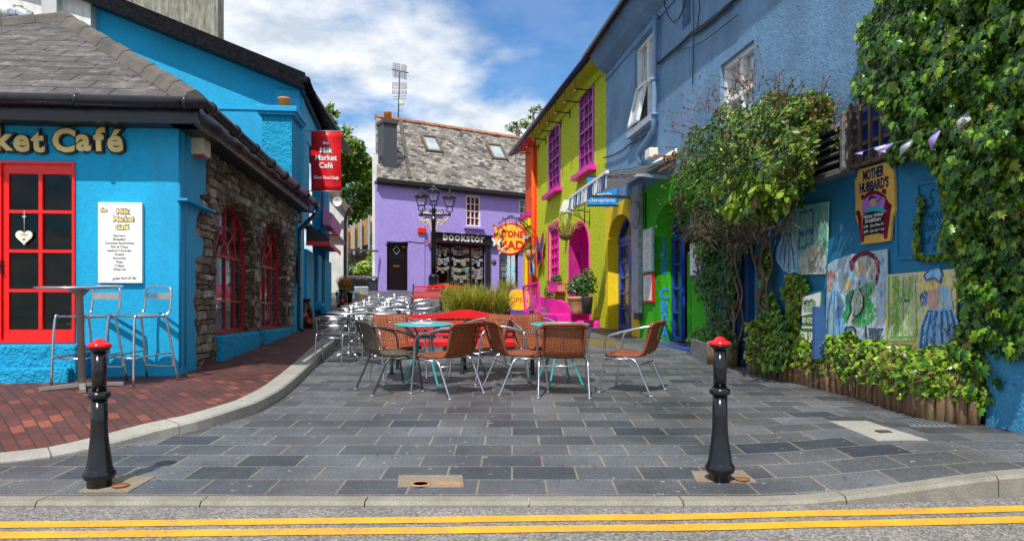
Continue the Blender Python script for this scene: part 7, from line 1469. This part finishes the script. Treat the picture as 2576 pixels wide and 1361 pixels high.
# the low stone step below the far bench
o = thing('stone_planter_edge', 'low curved stone edge on small blocks behind the far red bench', 'stone edge', (-2.9, 26.2, G(0,26.2))); BASE[o.name] = tuple(o.location); mb = MB().box(-3.7, 26.0, 1.42, -2.0, 26.5, 1.52); mb.build('coping', 'granite', o, bevel=.02); mb = MB()
for k in range(9): mb.box(-3.66+.185*k, 26.04, 1.15, -3.66+.185*k+.175, 26.4, 1.419)
mb.build('blocks', 'kerb_concrete', o)
# ================================================================ plants
def outleaves(poly, n, size, mat_, name, t, dfun, shape=LOBED, up=(0,0,-1), seed=1, nspread=.8, thick=.25, fit=None, dens=None):
    rr = random.Random(seed); random.seed(seed); xs = [p[0] for p in poly]; ys = [p[1] for p in poly]; mb = MB(); c = 0; g = 0
    while c < n and g < n*12:
        g += 1; px = rr.uniform(min(xs), max(xs)); py = rr.uniform(min(ys), max(ys)); jx, jy = fbm(px*.02, py*.02, 3)*22, fbm(px*.02, py*.02, 9)*22
        if not inpoly(px+jx, py+jy, poly): continue
        if dens and rr.random() > dens(px, py): continue
        o_ = dfun(px, py)*(1-thick*rr.random()**2)-.0; a_, z_ = RB.hit(px, py, o_); P_ = Vector((a_, -o_, z_))
        # leaves lie on the lumpy outer face of the mass and look outward and up
        e = 12; gx = (dfun(px+e, py)-dfun(px-e, py)); gy = (dfun(px, py+e)-dfun(px, py-e)); nr = Vector((-gx*2.2, -1, gy*2.2)).normalized()+Vector((rr.gauss(0,.35), rr.gauss(0,.2), rr.gauss(.35,.35)))*nspread
        leaf(mb, P_, nr, size*rr.choice((.55,.75,.9,1.1,1.45))*rr.uniform(.85,1.15), shape, droop=Vector((rr.gauss(0,.5), rr.gauss(0,.2), rr.uniform(-1.2,-.2))) if up else None); c += 1
    return mb.build(name, mat_, t)
iv = RB.thing('ivy', 'large glossy ivy covering the upper right of the blue wall down to the pavement', 'ivy', RB.s(2450), .3, -.1)
ivy = [(2196,-30),(2205,20),(2160,60),(2150,95),(2168,150),(2140,195),(2160,240),(2205,262),(2232,300),(2238,365),(2262,398),(2330,402),(2352,440),(2372,520),(2378,560),(2365,600),(2395,650),(2405,700),(2420,760),(2418,800),(2395,850),(2378,905),(2400,960),(2440,1005),(2480,1030),(2500,1010),(2515,960),(2500,935),(2520,905),(2560,880),(2640,840),(2760,820),(2760,-330),(2250,-330)]
def dI(px, py): return max(.05, .20+.24*(1-smooth(300, 700, py))+.34*fbm(px*.013, py*.013)+.16*fbm(px*.035, py*.035, 5))
outleaves(ivy, 17500, .070, 'ivy_leaf', 'leaves', iv, dI, seed=21, thick=.5, dens=lambda px, py: 1.0 if py < 640 else .75)
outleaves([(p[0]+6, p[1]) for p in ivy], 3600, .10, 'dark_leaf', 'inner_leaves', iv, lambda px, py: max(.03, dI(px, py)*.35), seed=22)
rr = random.Random(5); mb = MB()
for k in range(60):
    px, py = rr.uniform(2380, 2560), rr.uniform(560, 1020)
    if not inpoly(px, py, ivy): continue
    q = []
    for i in range(6): o_ = dI(px, py)*rr.uniform(.5, 1.0); a_, z_ = RB.hit(px, py, o_); q.append((a_, -o_, z_)); px += rr.gauss(0, 14); py += rr.uniform(-25, 10)
    mb.tube(q, .004, 4)
mb.build('stems', 'bark', iv)
# climbing jasmine: twisted trunks and a wide crown leaning off the wall
jas = RB.thing('climbing_plant', 'tree sized climbing plant with a broad twiggy crown and twisted trunks against the blue wall', 'climbing plant', RB.s(1915), .35, -.1)
crown = [(1705,560),(1690,480),(1700,420),(1716,365),(1750,322),(1792,280),(1840,262),(1890,268),(1935,238),(1990,240),(2040,228),(2085,255),(2100,290),(2062,318),(2045,370),(2048,430),(2040,470),(2010,510),(1975,535),(1935,570),(1900,605),(1860,640),(1810,625),(1775,650),(1735,615),(1715,600)]
def dJ(px, py): 
    e = 1-min(1, math.hypot((px-1895)/235, (py-410)/190)); return .30+.85*math.sqrt(max(0, e))+.42*fbm(px*.018, py*.018, 2)+.22*fbm(px*.05, py*.05, 6)
outleaves(crown, 15000, .050, 'jasmine_leaf', 'leaves', jas, dJ, OVAL, None, 31, 1.3, .55, dens=lambda px, py: (.7 if py > 545 else 1)*smooth(-.42, .02, fbm(px*.03, py*.03, 12)))
outleaves([(1780,470),(1850,440),(1950,450),(1990,500),(1940,560),(1850,575),(1790,530)], 520, .10, 'hedge_leaf', 'broad_leaves', jas, lambda px, py: dJ(px, py)+.06, OVAL, None, 33, 1.0, .15)
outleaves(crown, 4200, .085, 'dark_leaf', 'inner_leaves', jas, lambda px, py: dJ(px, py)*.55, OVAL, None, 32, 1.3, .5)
rr = random.Random(8); tw = MB(); lf = MB(); random.seed(8)
for k in range(85):                                     # long shoots standing out of the crown
    u = rr.random(); px = 1720+370*u; py = 330-110*math.sin(u*math.pi)+rr.uniform(-10, 60); ang = rr.gauss(-.15+(u-.5)*1.4, .5); L_ = rr.uniform(35, 115)*(1 if rr.random() < .6 else .6); o_ = dJ(px, max(py, 260))*.8; q = []
    for i in range(6): v = i/5; qx = px+math.sin(ang)*L_*v+rr.gauss(0,2.5); qy = py-math.cos(ang)*L_*v+9*v*v*math.sin(k); a_, z_ = RB.hit(qx, qy, o_+.05*v); q.append(Vector((a_, -o_-.05*v, z_)))
    tw.tube(q, .0045, 4)
    for i in range(1, 6):
        for m_ in range(2): leaf(lf, q[i]+rvec()*.02, rvec()+Vector((0,-.6,.5)), rr.uniform(.025,.05), OVAL)
for k in range(46):                                      # shoots to the left, over the awning
    py = rr.uniform(380, 600); px = 1725+rr.uniform(-10, 20); L_ = rr.uniform(25, 70); o_ = dJ(px, py)*.8; q = []; ang = rr.gauss(0, .5)
    for i in range(5): v = i/4; a_, z_ = RB.hit(px-math.cos(ang)*L_*v, py+math.sin(ang)*L_*v+12*v*v, o_); q.append(Vector((a_, -o_, z_)))
    tw.tube(q, .004, 4)
    for i in range(1, 5): leaf(lf, q[i]+rvec()*.02, rvec()+Vector((0,-.6,.5)), rr.uniform(.03,.06), OVAL)
tw.build('twigs', 'red_twig', jas); lf.build('shoot_leaves', 'shoot_leaf', jas)
mb = MB()
for k in range(420):                                     # dead tangle under the crown
    px = rr.uniform(1740, 1990); py = 585-abs(px-1850)*.25+rr.gauss(0, 18); o_ = rr.uniform(.3, .95); q = []; ang = rr.uniform(0, 3.14); L_ = rr.uniform(14, 40)
    for i in range(3): a_, z_ = RB.hit(px+math.cos(ang)*L_*i/2, py+math.sin(ang)*L_*i/2*.5+3*i*i, o_); q.append((a_, -o_, z_))
    mb.tube(q, .0035, 3)
mb.build('dead_twigs', 'bark', jas)
def trunk(t, pts, r, seed=0, name='trunk', tw_=0.0):
    q = []
    for i, (px, py, o_) in enumerate(pts): a_, z_ = RB.hit(px, py, o_); q.append(Vector((a_, -o_, z_)))
    q = curve(q, 5); n = len(q); rr = random.Random(seed); q = [p+Vector((.02*math.sin(i*.9+seed), .02*math.cos(i*.9+seed), 0)) for i, p in enumerate(q)]
    MB().tube(q, [r*(1.15-.5*i/n)*(1+.12*math.sin(i*1.3+seed)) for i in range(n)], 8).build(name, 'bark', t)
trunk(jas, [(1930,870,.12),(1918,800,.14),(1908,740,.16),(1922,690,.18),(1912,640,.22),(1935,560,.3),(1960,500,.5)], .030, 1); trunk(jas, [(1922,880,.10),(1905,800,.12),(1920,720,.20),(1905,660,.20),(1925,600,.30),(1890,520,.6)], .026, 2); trunk(jas, [(1938,860,.10),(1928,760,.2),(1938,680,.18),(1945,600,.3),(2010,500,.6)], .018, 3)
trunk(jas, [(1925,870,.08),(1910,760,.1),(1900,660,.25),(1880,580,.5),(1830,500,.8)], .02, 6)
jc = RB.thing('climbing_plant', 'second climber of twisted stems and dark leaves left of the dark blue door', 'climbing plant', RB.s(1835), .4, -.1)
for i_, l in enumerate([[(1852,900,.1),(1838,820,.14),(1856,740,.18),(1840,660,.2),(1835,590,.3),(1860,540,.5)],[(1835,905,.15),(1850,820,.2),(1832,730,.2),(1846,640,.25),(1820,570,.4)],[(1845,905,.2),(1862,850,.15),(1866,760,.12),(1850,680,.2),(1862,600,.3)],[(1822,900,.2),(1830,850,.2),(1862,780,.2),(1860,700,.2),(1845,620,.3)]]): trunk(jc, l, .026-.003*i_, 11+i_)
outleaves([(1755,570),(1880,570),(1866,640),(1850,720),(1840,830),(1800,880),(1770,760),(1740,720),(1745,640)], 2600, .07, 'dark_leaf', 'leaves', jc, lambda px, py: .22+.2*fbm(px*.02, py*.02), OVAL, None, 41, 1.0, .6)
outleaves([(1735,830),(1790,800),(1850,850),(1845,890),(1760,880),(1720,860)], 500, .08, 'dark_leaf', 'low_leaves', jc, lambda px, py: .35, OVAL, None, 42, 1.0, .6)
# log edging with ivy over it
A0 = gnd(1887, 941); A1 = gnd(2380, 1064); pts = [(1887,941),(1960,954),(2060,978),(2160,1003),(2260,1034),(2340,1058),(2400,1066)]
le = thing('log_edging', 'row of short split logs standing upright as edging of the ivy bed', 'edging', A0); BASE[le.name] = tuple(A0); G_ = [gnd(*p) for p in pts]; G_.append(G_[-1]+Vector((.18,-.12,0))); pth = curve(G_, 20); rr = random.Random(4)
acc = 0; last = pth[0]; done = 0
for p in pth:
    if (p-last).length < .072+rr.uniform(0,.012) and done: continue
    last = p; done += 1; h_ = .40+rr.uniform(-.05,.05); r_ = rr.uniform(.036,.047); z = G(p.x, p.y); c = Vector((p.x, p.y, z)); tl_ = Vector((rr.gauss(0,.012), rr.gauss(0,.02), h_)); MB().tube([c-Vector((0,0,.08)), c+tl_*.5, c+tl_], [r_*1.02, r_, r_*.97], 9).build('log', 'log_wood', le, flat=False)
hd = thing('ivy_bed', 'low bank of yellow green ivy spilling over the log edging', 'ground ivy', A0); BASE[hd.name] = tuple(A0); rr = random.Random(6); random.seed(6); mb = MB(); mi_ = MB(); stm = MB(); N_ = 9000
for k in range(N_):
    u = rr.random(); i = min(int(u*(len(pth)-1)), len(pth)-2); p = pth[i].lerp(pth[i+1], u*(len(pth)-1)-i); w = rr.random(); 
    lump = fbm(p.x*2.2, p.y*2.2, 1); bx = p.x+(-.10+.50*w)*1.0+.05*lump; by = p.y+.05*w; z = G(bx, by)
    top = .50+.17*lump+.10*math.sin(w*3.1)+.12*fbm(bx*7, by*7, 3)+(.16*(1-smooth(0,.16,u)))
    if w < .22: hz = rr.uniform(.20+.12*fbm(p.x*5, p.y*5, 8), top); nr = Vector((-1.0,-.5,.5))
    else: hz = top-rr.random()**2*.15; nr = Vector((-.35,-.35,1))
    leaf(mb if rr.random() < .82 else mi_, Vector((bx, by, z+hz)), nr+Vector((rr.gauss(0,.5), rr.gauss(0,.5), rr.gauss(0,.4))), rr.uniform(.035,.075), LOBED)
    if k % 14 == 0: c = Vector((bx, by, z+hz-.02)); stm.tube([c, c+Vector((rr.gauss(0,.06), rr.gauss(0,.06), rr.uniform(-.10,.05))), c+Vector((rr.gauss(0,.10), rr.gauss(0,.1), rr.uniform(-.2,.02)))], .0028, 3)
mb.build('leaves', 'hedge_leaf', hd); mi_.build('dark_leaves', 'ivy_leaf', hd); stm.build('stems', 'dry_stem', hd)
so_il = MB(); q = [Vector((p.x, p.y, G(p.x,p.y)+.26)) for p in pth[::6]]; so_il.add([tuple(p+Vector((.03,0,0))) for p in q]+[tuple(p+Vector((.42,.06,.02))) for p in q], [(i, i+1, len(q)+i+1, len(q)+i) for i in range(len(q)-1)]); so_il.build('soil', 'soil', hd)
ic = RB.thing('wall_ivy', 'narrow column of ivy climbing the teal boards left of the for sale board', 'ivy', RB.s(1995), .8, -.05)
outleaves([(1985,690),(2025,692),(2022,740),(2000,800),(2010,900),(1975,900),(1985,800),(1968,745)], 750, .075, 'hedge_leaf', 'leaves', ic, lambda px, py: .12+.06*fbm(px*.03, py*.03), LOBED, True, 51, 1.0, .5)
ic = RB.thing('wall_ivy', 'ivy clump round the foot of the main climbing trunk at the start of the bed', 'ivy', RB.s(1920), .6, -.05)
outleaves([(1900,640),(1930,600),(1936,700),(1950,760),(1985,820),(1975,930),(1880,930),(1888,860),(1905,800),(1925,760)], 1500, .07, 'ivy_leaf', 'leaves', ic, lambda px, py: .18+.25*smooth(780, 900, py), LOBED, True, 52, 1.0, .6)
ic = RB.thing('wall_ivy', 'thin ivy runner along the frame of the handwritten menu panel', 'ivy', RB.s(2337), 1.7, -.03)
outleaves([cH(950,410),cH(975,410),cH(975,760),cH(968,900),cH(1240,890),cH(1250,930),cH(940,945),cH(930,780),cH(950,600)], 420, .045, 'ivy_leaf', 'leaves', ic, lambda px, py: .06, LOBED, True, 53, 1.0, .5)
outleaves([cH(700,40),cH(800,0),cH(830,100),cH(760,150),cH(700,100)], 120, .07, 'ivy_leaf', 'upper_leaves', iv, lambda px, py: .2, LOBED, True, 54, 1.0, .5)
# box planter beside the second climber
p = gnd(1762, 905); o = thing('log_planter', 'small weathered log and board planter box at the foot of the second climber', 'planter', p); BASE[o.name] = tuple(p)
q0, q1, q2 = gnd(1742,898), gnd(1785,915), gnd(1850,922); MB().bar(q0+Vector((0,0,.14)), q1+Vector((0,0,.14)), .06, .30).build('board', 'grey_wood', o); mb = MB()
for k in range(9): c = q1.lerp(q2, k/8); mb.tube([c, c+Vector((0,0,.34))], .04, 8)
mb.build('logs', 'log_wood', o)
# ornamental grass in long planters
def grass(label, c, rx, ry, h, n, mat_='grass_blade', seed=1, pot=None, cat='planter', lean=.55):
    o = thing('grass_planter', label, cat, c); BASE[o.name] = tuple(c); rr = random.Random(seed); mb = MB(); c = Vector(c)
    ph = pot[2]
    for k in range(n):
        bx, by = rr.uniform(-rx, rx)*.8, rr.uniform(-ry, ry)*.8; a = rr.uniform(0, 6.283); L_ = h*rr.uniform(.55, 1.1); d = Vector((math.cos(a), math.sin(a), 0)); sp = rr.uniform(.1, 1)*lean*L_; w = rr.uniform(.004,.008)*1.3; s_ = Vector((-d.y, d.x, 0))*w; b = c+Vector((bx, by, ph-.02))
        P_ = [b+d*(sp*v*v*1.1)+Vector((0,0,L_*(v-.35*v**3*sp/L_*1.6))) for v in (0,.35,.7,1)]
        mb.add([P_[0]-s_, P_[0]+s_, P_[1]-s_*.9, P_[1]+s_*.9, P_[2]-s_*.6, P_[2]+s_*.6, P_[3]], [(0,1,3,2),(2,3,5,4),(4,5,6)])
    mb.build('grass', mat_, o); q = MB()
    if len(pot) == 3: q.box(c.x-pot[0], c.y-pot[1], c.z-.05, c.x+pot[0], c.y+pot[1], c.z+ph).box(c.x-pot[0]-.02, c.y-pot[1]-.02, c.z+ph-.05, c.x+pot[0]+.02, c.y+pot[1]+.02, c.z+ph-.01)
    else: q.lathe([(pot[0]*.8,0),(pot[0],ph),(pot[0]*1.06,ph),(pot[0]*.9,ph-.02)], 20, c)
    q.build('trough', 'black_matt', o, bevel=0 if len(pot) > 3 else .008); return o
X = (1208-CXP)/F*12.0; c = Vector((X, 12.0, G(X, 12.0))); grass('long black trough of arching green and russet grass right behind the red bench', c, .50, .26, .74, 2600, seed=3, pot=(.60,.27,.52), lean=.95)
X = (1165-CXP)/F*16.0; c = Vector((X, 16.0, G(X,16.0))); grass('second black trough of tall grass farther back toward the bookshop', c, .55, .25, .75, 1500, seed=4, pot=(.6,.26,.5))
X = (1255-CXP)/F*22.5; c = Vector((X+.25, 22.5, G(X,22.5))); grass('thin tufted grass in a pot before the bookshop door', c, .25, .2, .95, 500, seed=5, pot=(.2,.2,.4,1))
c = gnd(866, 778, .05); c = Vector(((866-CXP)/F*23.4, 23.4, G(-5.4,23.4)+.05)); grass('dark pot of dry orange grass behind the poppy milk can', c, .18, .18, .62, 900, 'dry_grass', 6, pot=(.28,.2,.55,1), lean=.5)
# ================================================================ beyond the street, on the left
def lowwall():
    o = thing('low_wall', 'low dark pebbledashed wall with pale grey coping left of the bookshop', 'wall', at(895, 745, 29)); BASE[o.name] = tuple(o.location); a = at(838, 700, 28.5); b = at(950, 700, 30.2)
    MB().bar((a.x, a.y, 1.6), (b.x, b.y, 1.6), .25, 1.6, up=(0,0,1)).build('wall', 'pebble_dash', o); MB().bar((a.x, a.y, at(0,696,29).z), (b.x, b.y, at(0,696,30).z-.03), .34, .09, up=(0,0,1)).build('coping', 'galvanised', o)
lowwall()
o = thing('rendered_house', 'pale grey rendered house end with dark eaves and brown downpipe', 'building', at(855, 700, 25)); BASE[o.name] = tuple(o.location); Yh = 27.0; xl, xr = at(800,0,Yh).x, at(868,0,Yh).x; ztl, ztr = at(0,475,Yh).z, at(0,530,Yh).z
MB().plate([[(xl, .8), (xr, .8), (xr, ztr), (at(848,0,Yh).x, at(0,495,Yh).z), (xl, at(0,440,Yh).z)]], Yh, Yh+.5).build('wall', 'white_render', o)
mb = MB(); slabface(mb, [(xl, Yh-.3, at(0,432,Yh).z), (at(882,0,Yh).x, Yh-.3, at(0,528,Yh).z), (at(882,0,Yh).x, Yh+.6, at(0,528,Yh).z), (xl, Yh+.6, at(0,432,Yh).z)], .16); mb.build('roof', 'bark', o)
x = at(871,0,Yh).x; MB().tube([(at(884,0,Yh).x, Yh-.35, at(0,520,Yh).z), (at(884,0,Yh).x, Yh-.35, at(0,528,Yh).z), (x+.05, Yh-.2, at(0,540,Yh).z), (x-.02, Yh-.1, at(0,560,Yh).z), (x-.02, Yh-.1, 1.2)], .06, 8).build('downpipe', 'maroon_pipe', o)
t = thing('satellite_dish', 'pale satellite dish on the end of the rendered house', 'dish', at(849, 508, Yh-.5)); BASE[t.name] = tuple(t.location); c = t.location; MB().lathe([(0,.04),(.11,.015),(.16,-.03),(.17,-.03),(.11,.03),(0,.06)], 20, c, ax='y').build('dish', 'white_paint', t)
# wooden fence on galvanised posts, rising to the right
o = thing('timber_fence', 'new close boarded timber fence on steel posts above an old stone wall', 'fence', at(905, 600, 36)); BASE[o.name] = tuple(o.location); Yf = 36; n = 26; mb = MB()
for k in range(n):
    u0, u1 = k/n, (k+.94)/n; px0, px1 = 866+(952-866)*u0, 866+(952-866)*u1; yt, yb = 578-43*u0, 636-32*u0; a = at(px0, yt, Yf); b = at(px1, yb, Yf); mb.box(a.x, Yf-.02-.02*(k % 2), b.z, b.x, Yf, a.z)
mb.build('boards', 'fence_wood', o)
for u in (.06, .27, .48, .72): px = 868+84*u; a = at(px, 572-42*u, Yf-.25); b = at(px, 648-26*u, Yf-.25); MB().box(a.x-.05, Yf-.3, b.z, a.x+.05, Yf-.2, a.z).build('post', 'galvanised', o)
o = thing('old_stone_wall', 'old rubble garden wall below the timber fence, half hidden by shrubs', 'wall', at(905,680,37)); BASE[o.name] = tuple(o.location); a = at(860,0,37); b = at(956,0,37); MB().plate([[(a.x, 1), (b.x, 1), (b.x, at(0,600,37).z), (a.x, at(0,632,37).z)]], 36.6, 37.2).build('wall', 'rubble_stone', o)
o = thing('overhead_bar', 'thin pale metal bar crossing the passage from the house to the bookshop', 'bar', at(890,628,29)); BASE[o.name] = tuple(o.location); MB().bar(at(846,627,27.2), at(951,632,29.8), .05, .08).build('bar', 'grey_wood', o)
o = thing('cyan_house', 'pale turquoise gabled house with white barge boards among the trees', 'building', at(900,450,52)); BASE[o.name] = tuple(o.location); Yk = 52; pk = at(948,395,Yk); MB().plate([[(at(850,0,Yk).x, 2), (at(990,0,Yk).x, 2), (at(990,0,Yk).x, pk.z-1), (pk.x, pk.z), (at(850,0,Yk).x, at(0,452,Yk).z)]], Yk, Yk+6).build('wall', 'cyan_render', o); MB().bar(at(840,458,Yk-.1)-Vector((0,0,0)), pk+Vector((.1,-.1,.15)), .3, .35).bar(pk+Vector((-.1,-.12,.15)), at(990,430,Yk-.1), .3, .35).build('barge_board', 'white_paint', o); a, b = at(912,497,Yk), at(924,482,Yk); MB().box(a.x, Yk-.05, a.z, b.x, Yk+.05, b.z).build('window', 'dark_glass', o)
def tree(label, Y, blobs, n, size, trunkpts, mat_='tree_leaf', seed=1):
    c = at(trunkpts[0][0], trunkpts[0][1], Y); o = thing('tree', label, 'tree', c); BASE[o.name] = tuple(c); rr = random.Random(seed); random.seed(seed); mb = MB(); lm = MB(); tot = sum(b[2]*b[3] for b in blobs)
    base = at(trunkpts[0][0], trunkpts[0][1], Y); top = at(trunkpts[-1][0], trunkpts[-1][1], Y); tp = curve([at(x, y, Y) for x, y in trunkpts], 4); MB().tube(tp, [.16*(1-.7*i/len(tp)) for i in range(len(tp))], 7).build('trunk', 'bark', o)
    for bx, by, rx, ry in blobs:
        c = at(bx, by, Y); RX, RZ_ = rx*Y/F, ry*Y/F; c.y += rr.uniform(-.8,.8)*RX; m_ = int(n*rx*ry/tot); j = min(range(len(tp)), key=lambda i: (tp[i]-c).length+abs(i-len(tp)*.6)*.02); lm.tube([tp[j], tp[j].lerp(c, .5)+Vector((0,0,-.1*RZ_)), c], [.05,.035,.012], 5)
        ncl = max(6, m_//26); cl = []
        for q in range(ncl):
            v = rvec(); k = rr.uniform(.35, 1.0)**.5; cp = c+Vector((v.x*RX, v.y*RX, v.z*RZ_))*k; cl.append(cp)
            if q % 3 == 0: lm.tube([c, c.lerp(cp, .6)+Vector((0,0,-.05)), cp], .012, 4)
        for q in range(m_):
            cp = rr.choice(cl); leaf(mb, cp+Vector((rr.gauss(0,1), rr.gauss(0,1), rr.gauss(0,.7)))*RX*.17, Vector((rr.gauss(0,.7), rr.gauss(-.4,.6), rr.gauss(.7,.5))), size*rr.uniform(.7,1.3), OVAL)
    mb.build('crown', mat_, o); lm.build('limbs', 'bark', o); return o
tree('leafy green tree behind the red banner, highest of the trees in the gap', 40, [(832,292,16,30),(850,345,40,36),(880,385,44,40),(850,430,36,38),(905,420,30,34),(835,480,28,42),(815,300,14,22)], 5200, .26, [(850,640),(855,520),(850,430),(838,300)], seed=61)
tree('broad green tree below the turquoise house, above the timber fence', 42, [(880,500,46,36),(925,500,36,34),(860,545,42,32),(915,545,42,30),(945,480,22,30),(890,575,40,26)], 5200, .24, [(895,700),(893,600),(890,500)], seed=62)
tree('tree with yellowing leaves seen through the gap by the bookshop roof', 44, [(925,440,22,24),(940,465,16,22),(905,460,20,20),(940,405,14,18)], 1500, .22, [(930,640),(928,520),(926,450)], seed=63)
tree('slim sapling showing above the bookshop roof ridge, left one', 46, [(1285,320,14,7),(1302,308,12,9),(1318,318,12,8),(1297,326,22,5)], 300, .16, [(1305,420),(1303,340),(1298,310)], seed=64)
tree('slim sapling showing above the bookshop roof beside the orange end', 46, [(1340,288,10,16),(1352,270,9,9),(1332,312,18,12),(1365,282,10,12),(1345,330,16,12)], 520, .16, [(1345,420),(1343,340),(1342,285)], seed=65)
def shrub(label, Y, blobs, n, size, mat_, seed):
    c = at(blobs[0][0], blobs[0][1]+blobs[0][3], Y); o = thing('shrub', label, 'shrub', c); BASE[o.name] = tuple(c); rr = random.Random(seed); random.seed(seed); mb = MB(); st2 = MB()
    for bx, by, rx, ry in blobs:
        c = at(bx, by, Y); bush(mb, c, (rx*Y/F, rx*Y/F*.7, ry*Y/F), n//len(blobs), size, seed=seed+int(bx)); st2.tube([at(bx, by+ry, Y)-Vector((0,0,.4)), c], .03, 5)
    mb.build('leaves', mat_, o); st2.build('stems', 'bark', o); return o
shrub('bright yellow green shrub behind the low wall next to the bookshop', 32, [(920,672,26,18),(938,680,16,12),(902,682,14,12)], 1500, .16, 'hedge_leaf', 71); shrub('dark green shrub behind the low wall in the middle of the gap', 33, [(885,680,18,16),(872,690,14,12)], 900, .15, 'dark_leaf', 72)
shrub('small light green shrub at the end of the tall blue building', 30, [(852,690,12,10),(850,678,9,9)], 400, .14, 'hedge_leaf', 73); shrub('climbing greenery on the old wall below the right end of the fence', 36, [(938,630,14,22),(942,600,10,18),(935,655,16,16)], 1100, .16, 'hedge_leaf', 74)
shrub('greenery on the old wall below the left end of the fence', 36, [(872,655,10,22),(868,640,8,16)], 600, .16, 'tree_leaf', 75)
# land beyond: nothing but a rising bank behind the houses
st('hill', grid([-60,-30,-18,-12,-9,-7], [33.5, 36, 40, 60, 90], lambda x, y: 1.6+.10*(y-33.5)), 'moss')
